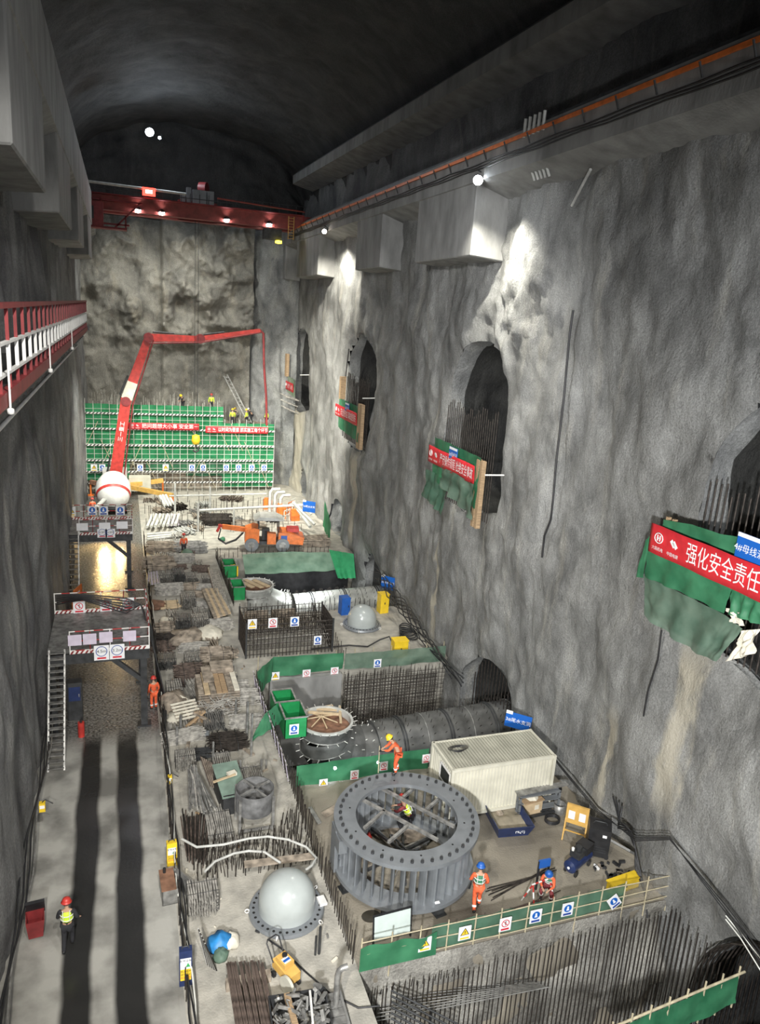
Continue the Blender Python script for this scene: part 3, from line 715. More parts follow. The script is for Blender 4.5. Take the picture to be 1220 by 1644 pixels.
# ---------------- overhead crane ----------------
def crane():
    t = thing('overhead_crane', 'red overhead travelling crane spanning the hall below the vault', 'crane', (0, 72.6, 0))
    y = 0.0
    for yy, nm in ((0, 'front_girder'), (2.6, 'rear_girder')):
        b = MB(); b.bx(-1.6, 15.6, yy - .3, yy + .3, 26.45, 27.55); b.bx(-3.4, 16.4, yy - .35, yy + .35, 27.45, 27.6); b.bx(-1.6, 15.6, yy - .42, yy + .42, 26.38, 26.46)
        b.prism([(-3.3, yy - .3, 27.5), (-1.6, yy - .3, 26.5), (-1.6, yy - .3, 27.5)], (0, .6, 0)); b.prism([(15.6, yy - .3, 27.5), (15.6, yy - .3, 26.5), (16.4, yy - .3, 27.1), (16.4, yy - .3, 27.5)], (0, .6, 0))
        b.build(nm, M['crane'], t)
    MB().bx(-3.6, -2.9, -1.2, 3.8, 27.62, 28.0).build('end_carriage', M['darkred'], t); MB().bx(16.2, 17.0, -1.2, 3.8, 27.1, 27.5).build('end_carriage', M['darkred'], t)
    MB().bx(-3.4, 16.2, -1.15, -.35, 27.55, 27.62).build('walkway_deck', M['darkred'], t)
    r = MB()
    for z in (27.95, 28.35): r.cyl((8.8 if z > 28.2 else -3.4, -1.15, z), (16.2, -1.15, z), .035, n=6)
    for k in range(26):
        x = -3.4 + 19.6 * k / 25; r.cyl((x, -1.15, 27.6), (x, -1.15, 28.35), .03, n=5)
    r.build('handrail', M['steeldark'], t)
    MB().cyl((-3.5, -1.2, 28.38), (5.6, -1.2, 28.25), .11, n=10).build('air_duct', M['greypipe'], t)
    MB().cyl((8.3, -1.2, 28.2), (16.2, -1.2, 27.9), .07, n=8).build('air_duct', M['crane'], t)
    # hoist trolley with cabinets and reel
    MB().bx(5.0, 8.4, -.4, 2.9, 27.6, 27.85).build('trolley_frame', M['darkred'], t)
    for x in (6.5, 7.1, 7.75): MB().bx(x - .29, x + .29, -.9, 0, 27.6, 28.75).build('electric_cabinet', M['steelpaint'], t)
    MB().cyl((7.0, .9, 29.05), (7.6, .6, 29.05), .62, n=24).build('cable_reel', M['darkred'], t)
    MB().cyl((7.1, .5, 28.9), (7.1, 1.4, 28.9), .25, n=12).bx(6.4, 7.9, .2, 1.6, 28.2, 28.7).build('hoist_motor', M['steeldark'], t)
    MB().bx(5.7, 6.1, -.7, -.2, 27.6, 28.9).bx(5.2, 5.6, -.8, -.2, 27.6, 28.4).build('control_box', M['steelpaint'], t)
    s = MB().bx(2.0, 3.05, -1.35, -1.22, 27.75, 28.4).build('led_board', M['redglow'], t)
    MB().bx(2.25, 2.8, -1.4, -1.35, 27.95, 28.2).build('lit_letters', M['whiteglow'], s)
    # driver cab and its ladder frame hanging at the left
    c = MB()
    for p, q in (((-3.2, 0, 24.9), (.7, 0, 24.9)), ((-3.2, 0, 25.2), (.9, 0, 25.2)), ((-.3, 0, 24.9), (1.9, 0, 27.2)), ((-1.4, 0, 24.9), (-1.4, 0, 27.3)), ((.6, 0, 24.9), (.6, 0, 26.0)), ((-3.0, 0, 27.1), (2, 0, 27.1))):
        c.bar(V(*p) + V(0, -1, 0), V(*q) + V(0, -1, 0), .14, .14)
    c.bx(-3.2, .7, -1.3, .2, 24.8, 24.9); c.build('cab_frame', M['darkred'], t)
    cb = MB().bx(-2.5, -1.2, -1.2, 0, 24.95, 26.9).build('driver_cab', M['darkred'], t)
    MB().bx(-2.25, -1.95, -1.25, -1.18, 25.5, 26.5).build('cab_window', M['black'], cb)
    for x in (1.63, 3.62, 9.24, 13.1):
        l = MB().lathe((x, -.55, 26.62), [(.12, .25), (.3, .05), (.3, 0)], 14).build('lamp_fixture', M['steeldark'], t)
        MB().lathe((x, -.55, 26.6), [(0.001, 0), (.24, 0.01), (.18, -.06), (0.001, -.09)], 14).build('lamp_glass', M['lampglow'], l)
        lamp('SPOT', (x, 72.05, 26.4), 3200, (1, .99, .9), .15, to=(x, 83.0, 14), spot=110, blend=.9)
    MB().bx(12.6, 14.2, -.9, 0.2, 25.3, 26.2).build('switch_box', M['steeldark'], t)
    l = MB(); 
    for s in (-.25, .25): l.bar((15.0 + s, -1.1, 25.4), (15.0 + s, -1.1, 27.4), .06, .06)
    for k in range(8): l.bar((14.75, -1.1, 25.5 + k * .25), (15.25, -1.1, 25.5 + k * .25), .04, .04)
    l.build('access_ladder', M['ochre'], t)
    MB().lathe((13.9, -1.0, 25.1), [(.001, .15), (.3, .1), (.3, -.1), (.001, -.15)], 10).build('beacon', M['yellowglow'], t)
    hk = MB()
    for s in (-.15, .15): hk.cyl((6.76 + s, 1, 6.8), (6.76 + s, 1, 27.6), .02, n=4)
    hk.build('hoist_rope', M['steeldark'], t)
    b = MB().lathe((6.76, 1, 6.2), [(.001, .62), (.35, .5), (.42, 0), (.3, -.35), (.001, -.4)], 12).build('hook_block', M['yellow'], t)
    MB().tube([(6.76, 1, 5.85), (6.76, 1, 5.6), (7.0, 1, 5.45), (7.0, 1, 5.2), (6.76, 1, 5.05), (6.5, 1, 5.2)], .09, 8).build('hook', M['steeldark'], b)
crane()

# ---------------- scaffold wall with green nets ----------------
def scaffold():
    t = thing('scaffold_wall', 'tall tube scaffold clad in green net across the far end of the hall', 'scaffold', (0, 78, 0))
    XL, XM, XR = -4.2, 9.95, 15.35; ZL, ZR = 8.95, 7.25
    def net(x0, x1, z0, z1, m, y=.35):
        b = MB(); b.sheet(lambda u, v: (x0 + (x1 - x0) * u, y + .1 * math.sin(u * (x1 - x0) * 2.6) * math.cos(v * 9) + .05 * math.sin(u * 31), z0 + (z1 - z0) * v), int((x1 - x0) * 3), int((z1 - z0) * 3))
        b.build('net_panel', m, t)
    net(XL, -1.1, 1.2, ZL, M['netbright']); net(-1.1, .6, 1.2, ZL, M['netbright'], .1); net(.6, XM, 3.2, ZL, M['netbright'], .3); net(XM, XR, 0.4, ZR, M['netbright'], .33)
    net(.6, 9.5, 7.9, 8.95, M['netbright'], .2); net(6.2, XM, 1.6, 3.3, M['net'], .36); net(2.2, 6.2, 2.2, 3.3, M['net'], .38)
    n = 27
    for k in range(n):
        x = XL + (XR - XL) * k / (n - 1); zt = (ZL if x < XM else ZR) + random.uniform(.2, .6)
        MB().cyl((x, 0, 0), (x, 0, zt), .026, n=5).build('upright', M['pvc'], t)
    z = .5; k = 0
    while z < ZL:
        MB().cyl((XL, -.05, z), (XM if z > ZR else XR, -.05, z), .018, n=5).build('ledger', M['pvc'], t); z += .5
    for z in (0.95, 2.1, 3.25, 4.8, 6.45, 8.0):
        b = MB(); w = MB(); x = XL; xe = XM if z > ZR else XR
        x0 = XL if z > 3 else (5.0 if z > 1.5 and z < 2 else XL)
        b.bx(x0, xe, -.14, -.1, z, z + .17)
        o = b.build('toe_board', M['white'], t)
        x = x0
        while x < xe - .3:
            w.add([(x, -.145, z), (x + .16, -.145, z), (x + .32, -.145, z + .17), (x + .16, -.145, z + .17)], [(0, 1, 2, 3)]); x += .34
        w.build('hazard_stripes', M['steeldark'], o)
        MB().bx(x0, xe, .0, .25, z - .05, z).build('scaffold_plank', M['woodgrey'], t)
    for k in range(14):
        x = XL + .6 + k * 1.42; z0 = random.choice((.4, 2.4, 4.4)); s = random.choice((-1, 1))
        zt = min(z0 + 3.0, ZR); MB().cyl((x, -.1, z0), (x + s * 1.3, -.1, zt), .03, n=5).build('diagonal_brace', M['bamboo'], t)
    # rear row and the casting behind the nets
    MB().bx(XL, XM, 1.4, 5.2, 0, 8.3).build('formwork_block', M['woodgrey'], t); MB().bx(XM, XR, 1.4, 5.0, 0, 6.9).build('formwork_block', M['woodgrey'], t)
scaffold()
rb = [(random.uniform(-3.0, 12.5), random.uniform(79.5, 81.8)) for _ in range(110)]
b = MB()
for x, y in rb:
    z = 8.3 if x < 9.9 else 6.9; b.cyl((x, y, z), (x + random.uniform(-.05, .05), y, z + random.uniform(.9, 1.8)), .03, n=4)
tag(b.build('starter_bars', M['rebar_pale']), 'thin upright steel bars sticking out of the casting behind the scaffold top', 'rebar', kind='stuff')
# leaning truss tower behind the scaffold
b = MB(); P0, P1 = V(12.9, 80.0, 6.95), V(10.3, 80.6, 11.9)
sd = V(.22, 0, .1); bk = V(0, .4, 0)
for o in (sd * 0, sd * 1.6, bk, sd * 1.6 + bk): b.bar(P0 + o, P1 + o, .08, .08)
for k in range(14):
    a, c = P0.lerp(P1, k / 14), P0.lerp(P1, (k + 1) / 14); b.bar(a, c + sd * 1.6, .05, .05); b.bar(a + sd * 1.6, c, .05, .05)
tag(b.build('lattice_boom', M['tube']), 'leaning pale lattice beam standing on the far casting above the nets', 'lattice beam')

def banner(name, label, P, ux, uz, L, Hh, s, size, m=M['banner'], nrm=None, marks=2, inset=0.0, spacing=None):
    # P = lower left corner, ux and uz unit vectors
    P, ux, uz = Vector(P), Vector(ux).normalized(), Vector(uz).normalized(); n = ux.cross(uz).normalized()
    R = Matrix((ux, uz, n)).transposed().to_4x4()
    t = thing(name, label, 'banner', P); 
    t.matrix_world = Matrix.Translation(P) @ R
    def fn(u, v): return (L * u, Hh * v, .03 * math.sin(u * 17) * math.sin(v * 3 + 1))
    MB().sheet(fn, 40, 4).build('banner_cloth', m, t, solid=.01)
    x = inset
    for k in range(marks):
        cx = .22 * Hh * 1.2 + Hh * .75 * k + .25 * Hh; b = MB()
        if k == 0:
            b.tube([(cx + .2 * Hh * math.cos(i * PI / 8), Hh * .6 + .17 * Hh * math.sin(i * PI / 8), .05) for i in range(16)], .02 * Hh, 4, closed=True)
            b.box((cx - .06 * Hh, Hh * .6, .05), (.05 * Hh, .2 * Hh, .01)); b.box((cx + .06 * Hh, Hh * .6, .05), (.05 * Hh, .2 * Hh, .01)); b.box((cx, Hh * .6, .05), (.2 * Hh, .04 * Hh, .01))
        else:
            b.box((cx - .05 * Hh, Hh * .6, .05), (.13 * Hh, .26 * Hh, .01), rz=.785); b.box((cx + .06 * Hh, Hh * .58, .05), (.13 * Hh, .26 * Hh, .01), rz=.785)
        b.build('emblem', M['ink'], t)
        w = text('中国电建' if k else '六局机电', .14 * Hh, 'small_lettering', M['ink'], t); w.location = (cx, Hh * .22, .055)
    x0 = Hh * .75 * marks + Hh * .3
    w = text(s, size, 'lettering', M['ink'], t); w.location = ((x0 + L) / 2, Hh * .5, .06)
    wd = w.dimensions.x or 1
    k = (L - x0 - .2 * Hh) / wd; w.scale = (k, 1, 1)
    return t
banner('slogan_banner', 'red banner with white characters on the scaffold, the one beside the pump boom', (.55, 77.7, 6.55), (1, 0, 0), (0, 0, 1), 6.9, .68, '把问题想大小事 安全第一', .5, marks=2)
banner('slogan_banner', 'red banner with white characters at the scaffold corner next to the rock wall', (8.1, 77.7, 6.3), (1, 0, 0), (0, 0, 1), 6.5, .68, '以时间为要素 抓实施工每个环节', .5, marks=2)

# ---------------- concrete pump truck and mixer drum ----------------
def boxbeam(b, p, q, h0, h1, w=.35):
    p, q = Vector(p), Vector(q); d = (q - p).normalized(); n = Vector((0, 1, 0)).cross(d).normalized()
    vs = [p + n * h0 / 2, p - n * h0 / 2, q - n * h1 / 2, q + n * h1 / 2]
    b.prism([v + V(0, -w / 2, 0) for v in vs], (0, w, 0)); return b
def pump():
    t = thing('concrete_pump_truck', 'concrete pump truck with red folding boom arching over the green scaffold', 'pump truck', (-.8, 75.0, 0))
    J = [V(0, .6, 1.9), V(1.15, .6, 9.6), V(3.3, .6, 15.7), V(8.1, .6, 15.85), V(13.9, .6, 17.0)]
    for i, (h0, h1) in enumerate(((1.15, .95), (1.0, .7), (.75, .5), (.5, .3))):
        b = MB(); boxbeam(b, J[i], J[i + 1], h0, h1); o = b.build('boom_section', M['red'], t)
        d = (J[i + 1] - J[i]).normalized(); n = V(0, 1, 0).cross(d)
        MB().cyl(J[i] + n * h0 * .7 + V(0, -.25, 0), J[i + 1] + n * h1 * .7 + V(0, -.25, 0), .07, n=8).build('delivery_pipe', M['darkred'], o)
        MB().cyl(J[i] + d * .4 - n * h0 * .7, J[i] + d * 2.4 - n * h0 * .6, .09, n=8).build('boom_cylinder', M['steeldark'], o)
    boxw = MB(); boxbeam(boxw, J[1].lerp(J[2], .04), J[1].lerp(J[2], .3), 1.02, .95, .37); boxw.build('pale_boom_patch', M['paper'], t)
    for j in J[1:4]: MB().cyl(j + V(0, -.3, 0), j + V(0, .3, 0), .45, n=16).build('boom_joint', M['darkred'], t)
    MB().tube([J[4], J[4] + V(.35, 0, -.3), J[4] + V(.5, 0, -3.5), J[4] + V(.8, 0, -6.5), J[4] + V(.95, 0, -9.5)], .12, 8).build('end_hose', M['darkred'], t)
    w = text('三一重工', .5, 'lettering', M['ink'], t); w.location = J[0].lerp(J[1], .62) + V(0, -.19, 0); w.rotation_euler = (PI / 2, -math.atan2(7.7, 1.15), 0)
    MB().bx(-.9, 1.0, -.4, 1.15, 1.0, 1.5).bx(-.6, .6, 0, 1.15, 1.5, 2.2).build('turret', M['darkred'], t)
    MB().bx(-1.2, 1.2, -.8, 1.2, .7, 1.0).build('chassis', M['steeldark'], t)
    MB().bx(-1.15, 1.15, 1.2, 2.7, .8, 2.7).build('truck_cab', M['white'], t)
    MB().bx(1.3, 3.4, 1.3, 2.6, .5, 1.9).build('equipment_body', M['cream'], t)
    for x in (-1.05, 1.05):
        for y in (-.4, .7, 2.1): MB().cyl((x - .16, y, .5), (x + .16, y, .5), .5, n=20).build('wheel', M['black'], t)
    for q in ((4.6, 2.2, 1.4), (5.3, -2.5, .95), (-2.3, 1.8, 1.4)):
        b = MB(); b.bar((.8 if q[0] > 0 else -.8, .8, 1.2), q, .3, .42); o = b.build('outrigger', M['ochre'] if q[0] > 0 else M['rust'], t)
        MB().cyl((q[0], q[1], 0.05), (q[0], q[1], q[2]), .09, n=8).cyl((q[0], q[1], 0), (q[0], q[1], .08), .35, n=12).build('outrigger_foot', M['orange'], o)
pump()
def mixer():
    t = thing('concrete_mixer_truck', 'white mixer truck drum with a red band behind the far gantry', 'mixer truck', (-.9, 70.3, 0))
    a = MB(); d = V(0, .82, .57).normalized(); C = V(0, .4, 2.1); prof = [(-2.05, .1), (-1.98, .5), (-1.75, .9), (-1.3, 1.3), (-.5, 1.55), (.5, 1.5), (1.2, 1.15), (1.7, .62), (1.85, .3)]
    a.tube([C + d * s for s, r in prof], 1, 32, rr=[r for s, r in prof]); o = a.build('mixer_drum', M['white'], t)
    a = MB(); a.tube([C + d * s for s in (-.95, -.7)], 1, 32, rr=[1.44, 1.52], caps=False); a.build('red_band', M['red'], o)
    MB().tube([C + d * 1.84, C + d * 1.95], .3, 20).build('drum_mouth', M['steeldark'], o)
    MB().bx(-1.1, 1.1, -1.2, 3.6, .55, .8).build('chassis', M['steeldark'], t); MB().bx(-1.1, 1.1, 2.7, 3.6, .8, 2.4).build('truck_cab', M['white'], t)
    for x in (-1, 1):
        for y in (-.4, .7, 3.1): MB().cyl((x - .15, y, .5), (x + .15, y, .5), .5, n=20).build('wheel', M['black'], t)
    MB().bar((-.3, -.7, 1.9), (-1.4, -2.2, 1.1), .35, .12).build('chute', M['greypipe'], t)
mixer()

# ---------------- drilling rig ----------------
def jumbo():
    t = thing('drilling_rig', 'orange wheeled drilling rig with canopy parked on the far slab', 'drilling rig', (8.95, 57.4, 0), rz=-.13)
    MB().bx(.5, 4.8, .2, 1.7, .5, .8).build('chassis', M['steeldark'], t)
    MB().prism([(.2, 0, .7), (1.35, 0, .7), (1.35, 0, 1.85), (.9, 0, 1.95), (.25, 0, 1.7)], (0, 1.7, 0)).build('front_hood', M['orange'], t)
    MB().prism([(2.0, 0, .6), (2.7, 0, .6), (2.7, 0, 1.5), (2.0, 0, 1.55)], (0, .5, 0)).build('side_box', M['orange'], t)
    e = MB().prism([(2.9, 0, .7), (4.9, 0, .55), (5.0, 0, 1.15), (3.8, 0, 1.55), (2.9, 0, 1.6)], (0, 1.8, 0)).build('engine_cover', M['orange'], t)
    MB().bx(3.1, 3.6, -.02, 0, 1.0, 1.35).build('blue_decal', M['blue'], e)
    MB().bx(3.6, 4.6, .5, 1.4, 1.5, 1.8).build('exhaust_box', M['red'], t)
    for x in (.75, 3.25):
        for y in (-.1, 1.5):
            wh = MB().cyl((x, y, .55), (x, y + .4, .55), .55, n=28).build('wheel', M['steelpaint'], t); MB().cyl((x, y - .03, .55), (x, y, .55), .28, n=18).cyl((x, y - .05, .55), (x, y - .03, .55), .12, n=12).build('wheel_hub', M['tube'], wh)
    for x, y in ((1.3, .1), (2.9, .1), (1.3, 1.6), (2.9, 1.6)): MB().cyl((x, y, 1.3), (x, y, 2.6), .05, n=6).build('canopy_post', M['steeldark'], t)
    MB().prism([(.9, -.1, 2.6), (3.3, -.1, 2.6), (2.7, -.1, 2.85), (1.4, -.1, 2.9)], (0, 1.9, 0)).build('canopy', M['greypipe'], t)
    MB().bx(1.6, 2.2, .6, 1.2, .8, 1.7).build('driver_seat', M['black'], t)
    MB().bar((.4, .8, 1.6), (-1.6, .6, 1.9), .3, .35).build('boom_arm', M['orange'], t)
    MB().bar((-1.9, .5, 2.0), (-.2, .9, 1.75), .2, .2).bar((-2.0, .5, 1.5), (-1.7, .5, 2.1), .2, .2).build('feed_beam', M['red'], t)
    for o in (0, .15, .3): MB().tube([(-1.7, .5 + o, 1.7), (-1.9, .4 + o, .9), (-1.3, .3 + o, .5), (-.5, .4 + o, .8), (.1, .5 + o, 1.4)], .045, 6).build('hydraulic_hose', M['black'], t)
jumbo()

# ---------------- steel gantries over the road ----------------
def gantry(y0, y1, x0, x1, z, label, nm='crossing_platform', lad=True):
    t = thing(nm, label, 'platform', (x0, y0, 0)); W = x1 - x0; D = y1 - y0
    MB().bx(0, W, 0, D, z - .12, z).build('deck', M['tube'], t)
    MB().bx(0, W, -.08, .08, z - .45, z).build('edge_beam', M['steeldark'], t); MB().bx(0, W, D - .08, D + .08, z - .45, z).build('edge_beam', M['steeldark'], t)
    for y in (.15, D - .15):
        MB().box((W - .25, y, z / 2 - .2), (.28, .28, z - .4)).box((W - .25, y, .04), (.6, .5, .08)).build('column', M['steeldark'], t)
        MB().bar((W - .3, y, z - 1.6), (W - 1.6, y, z - .4), .2, .2).build('knee_brace', M['steeldark'], t)
        MB().box((.2, y, z / 2 - .2), (.25, .25, z - .4)).build('column', M['steeldark'], t)
    for y in (0.0, D):
        xa = .95 if y == 0 and lad else 0
        n = 5
        for zz in (.15, .6, 1.05): MB().cyl((xa, y, z + zz), (W, y, z + zz), .028, n=6).build('guard_rail', M['bands'], t)
        for k in range(n):
            x = xa + (W - xa) * k / (n - 1); MB().cyl((x, y, z), (x, y, z + 1.08), .028, n=6).build('rail_post', M['darkred'] if k % 2 else M['white'], t)
        b = MB(); b.bx(xa, W, y - .02, y + .02, z, z + .16); o2 = b.build('kick_board', M['white'], t)
        b = MB(); x = xa
        while x < W - .2:
            b.add([(x, y - .025, z), (x + .09, y - .025, z), (x + .19, y - .025, z + .16), (x + .1, y - .025, z + .16)], [(0, 1, 2, 3)]); x += .2
        b.build('hazard_stripes', M['darkred'], o2)
    for zz in (.6, 1.05): MB().cyl((W, 0, z + zz), (W, D, z + zz), .028, n=6).build('guard_rail', M['bands'], t)
    for k in (1, 2): MB().cyl((W, D * k / 3, z), (W, D * k / 3, z + 1.05), .028, n=6).build('rail_post', M['darkred'], t)
    return t
gantry(32.2, 36.9, -3.3, .95, 3.9, 'steel crossing platform with red and white rails over the road, nearer of the two')
gantry(50.2, 54.0, -3.75, .5, 3.9, 'farther steel crossing platform over the lit stretch of road, below the mixer truck')
def ladder(p, q, w, label, n, railm=M['tube'], name='access_ladder'):
    p, q = Vector(p), Vector(q); t = thing(name, label, 'ladder', p); d = q - p; sx = V(w / 2, 0, 0)
    for s in (-1, 1): MB().bar(sx * s, d + sx * s, .07, .1).build('stile', railm, t)
    for k in range(n): MB().bar(d * ((k + .5) / n) - sx, d * ((k + .5) / n) + sx, .22, .03).build('rung', M['tube'], t)
    return t
ladder((-2.86, 29.4, 0), (-2.86, 32.1, 4.2), .62, 'long stepped steel ladder from the road up to the nearer platform', 19)
ladder((-3.2, 48.2, 0), (-3.2, 50.1, 4.2), .7, 'steel ladder up to the farther platform at the rock wall', 14)

# ---------------- red walkway on the left wall ----------------
def walkway():
    t = thing('wall_walkway', 'red and white railed walkway high on the shaded rock wall', 'walkway', (-1.9, 8, 0)); Y = 40.4
    MB().bx(-2.1, 0, 0, Y, 17.0, 17.12).build('deck', M['steeldark'], t)
    MB().bx(-.1, .06, 0, Y, 17.1, 17.35).build('edge_beam', M['darkred'], t)
    MB().bx(-.05, .05, 0, Y, 18.72, 18.82).build('top_rail', M['darkred'], t)
    MB().bx(-.04, .04, 0, Y, 18.12, 18.17).build('mid_rail', M['white'], t); MB().bx(-.04, .04, 0, Y, 17.6, 17.65).build('mid_rail', M['white'], t)
    n = 36
    for k in range(n):
        y = Y * k / (n - 1)
        o = MB().bx(-.03, .03, y - .025, y + .025, 17.3, 18.75).build('post', M['darkred'], t)
        MB().bx(-.03, .035, y - .035, y + .035, 17.62, 18.15).build('white_post_band', M['white'], o)
    for k in range(28):
        y = Y * (k + .5) / 28; MB().bx(-2.1, -.15, y - .06, y + .06, 16.75, 17.0).build('cross_bearer', M['steeldark'], t)
        if k % 2: MB().bar((-.2, y, 16.9), (-1.75, y, 15.3), .1, .1).build('strut', M['steeldark'], t)
    MB().cyl((-.25, 2, 16.55), (-.25, Y - 6, 16.55), .05, n=6).build('cable_conduit', M['white'], t)
    for y in (6.0, 14.0, 24.0): MB().cyl((0.1, y, 17.1), (.1, y, 18.1), .02, n=5).lathe((.1, y, 17.05), [(.001, .05), (.06, .02), (.06, -.06), (.001, -.08)], 8).build('hanging_lamp', M['white'], t)
    l = MB().bx(-.1, .15, Y + .1, Y + .3, 17.1, 17.4).build('end_lamp', M['steeldark'], t); MB().bx(-.08, .13, Y + .3, Y + .33, 17.12, 17.38).build('lamp_glass', M['lampglow'], l)
walkway()

# ---------------- floodlights ----------------
def flood(loc, r, label, m=M['lampglow'], to=(0, 0, -1), nm='floodlight'):
    t = thing(nm, label, 'floodlight', loc); d = Vector(to).normalized()
    MB().cyl(-d * .3, V(0, 0, 0), r * .6, r, n=16).build('housing', M['steeldark'], t); MB().cyl(V(0, 0, 0), d * .03, r * .93, n=16).build('lamp_glass', m, t)
    MB().tube([-d * .2 + V(r, 0, 0), -d * .2 + V(r, 0, .25), -d * .2 + V(-r * .2, 0, .35)], .03, 5).build('lamp_bracket', M['steeldark'], t)
flood((16.0, 34.3, 25.55), .24, 'bright floodlight on the right crane beam beside the big concrete bracket', to=(-.45, -.75, -.5))
flood((15.9, 62.6, 25.5), .2, 'small floodlight on the crane beam between the farther brackets', M['lampwarm'], to=(-.35, -.8, -.4))
flood((2.6, 70.5, 32.6), .36, 'dazzling floodlight hanging under the dark vault above the crane', to=(0.05, -.8, -.5))
for x, lb in ((-1.55, 'warm lamp on an added stand on the wet road, the one nearer the rock'), (-.4, 'warm lamp on an added stand on the wet road, the one nearer the corridor')):  # stand for the mixer truck's lamps; the stands are added
    t = thing('lamp_fixture', lb, 'lamp', (x, 61.85, 0)); MB().cyl((0, 0, 0), (0, 0, 1.4), .04, n=6).cyl((0, 0, 0), (0, 0, .05), .25, n=12).build('stand', M['steeldark'], t)
    MB().bx(-.14, .14, -.08, .08, 1.4, 1.62).build('housing', M['steeldark'], t); MB().bx(-.11, .11, -.09, -.08, 1.43, 1.6).build('lamp_glass', M['lampwarm'], t)
flood((3.4, 70.6, 32.3), .12, 'small dim lamp just beside the dazzling vault light', to=(0, -.8, -.5))
# ---------------- signs, fences and nets ----------------
def sign(P, ux, label, kind='mand', w=.42, h=.52, tilt=0.0, cat='sign', uz=None, grp=None):
    P, ux = Vector(P), Vector(ux).normalized(); uz = Vector((0, 0, 1)) if uz is None else Vector(uz).normalized(); n = ux.cross(uz).normalized()
    R = Matrix((ux, uz, n)).transposed() @ Matrix.Rotation(tilt, 3, 'Z')
    t = thing('safety_sign', label, cat, P, group=grp); t.matrix_world = Matrix.Translation(P) @ R.to_4x4()
    MB().bx(-w / 2, w / 2, -h / 2, h / 2, -.012, .012).build('board', M['signwhite'], t)
    r = w * .34; cy = h * .1
    def disc(r0, z, m, nm, n=28, par=t): return MB().cyl((0, cy, .012), (0, cy, z), r0, n=n).build(nm, m, par)
    def annulus(m, col): return MB().lathe((0, cy, 0), [(r * .82, .016), (r, .016)], 28, smooth=False).build(m, col, t)
    if kind == 'mand':
        o = disc(r, .016, M['signblue'], 'blue_disc')
        MB().cyl((0, cy + r * .35, .016), (0, cy + r * .35, .02), r * .25, n=12).prism([(-r * .4, cy - r * .55, .016), (r * .4, cy - r * .55, .016), (r * .2, cy + r * .15, .016), (-r * .2, cy + r * .15, .016)], (0, 0, .004)).build('figure', M['ink'], o)
        MB().bx(-w * .36, w * .36, -h * .42, -h * .27, .012, .016).build('caption_bar', M['inkblue'], t)
    elif kind == 'warn':
        o = MB().prism([(-r * 1.1, cy - r * .8, .012), (r * 1.1, cy - r * .8, .012), (0, cy + r * 1.1, .012)], (0, 0, .004)).build('triangle', M['inkblack'], t)
        MB().prism([(-r * .85, cy - r * .65, .016), (r * .85, cy - r * .65, .016), (0, cy + r * .8, .016)], (0, 0, .003)).build('yellow_field', M['inkyellow'], o)
        MB().bx(-r * .09, r * .09, cy - r * .2, cy + r * .35, .019, .022).bx(-r * .09, r * .09, cy - r * .5, cy - r * .32, .019, .022).build('exclamation_mark', M['inkblack'], o)
        MB().bx(-w * .36, w * .36, -h * .42, -h * .3, .012, .016).build('caption_bar', M['inkyellow'], t)
    elif kind == 'limit':
        MB().lathe((0, cy, 0), [(r * 1.0, .016), (r * 1.15, .016)], 28, smooth=False).build('ring', M['inkblue'], t)
        w2 = text(label_txt.get(label, '4.5M'), r * .95, 'numerals', M['inkblack'], t); w2.location = (0, cy, .018)
        MB().bx(-w * .3, w * .3, -h * .42, -h * .3, .012, .016).build('caption_bar', M['inkred'], t)
    elif kind == 'plain': pass
    else:
        o = MB().lathe((0, cy, 0), [(r * .8, .017), (r, .017)], 28, smooth=False).build('red_ring', M['inkred'], t)
        MB().box((0, cy, .018), (r * 1.8, r * .16, .003), rz=-.785).build('slash', M['inkred'], o)
        MB().cyl((r * .05, cy + r * .4, .013), (r * .05, cy + r * .4, .016), r * .16, n=10).box((0, cy, .014), (r * .25, r * .6, .003), rz=.3).box((r * .1, cy - r * .4, .014), (r * .15, r * .4, .003), rz=-.3).build('figure', M['inkblack'], t)
        MB().bx(-w * .34, w * .34, -h * .42, -h * .28, .012, .016).build('caption_bar', M['inkred'], t)
    return t
label_txt = {}
def netsheet(nm, label, cat, pts_top, pts_bot, m, nu=40, nv=10, wob=.06, n=None, group=None):
    T = [Vector(p) for p in pts_top]; B = [Vector(p) for p in pts_bot]
    n = Vector(n) if n else (T[-1] - T[0]).cross(Vector((0, 0, 1))).normalized()
    def lerp(P, u):
        s = u * (len(P) - 1); i = min(int(s), len(P) - 2); return P[i].lerp(P[i + 1], s - i)
    sd = random.uniform(0, 50)
    def fn(u, v):
        a = lerp(T, u).lerp(lerp(B, u), v); f = fbm(Vector((u * 7 + sd, v * 2.5, 0)), 3) * wob + wob * .6 * math.sin(u * 23 + sd + v * 2) * v
        return a + n * f
    return tag(MB().sheet(fn, nu, nv).build(nm, m), label, cat, group)

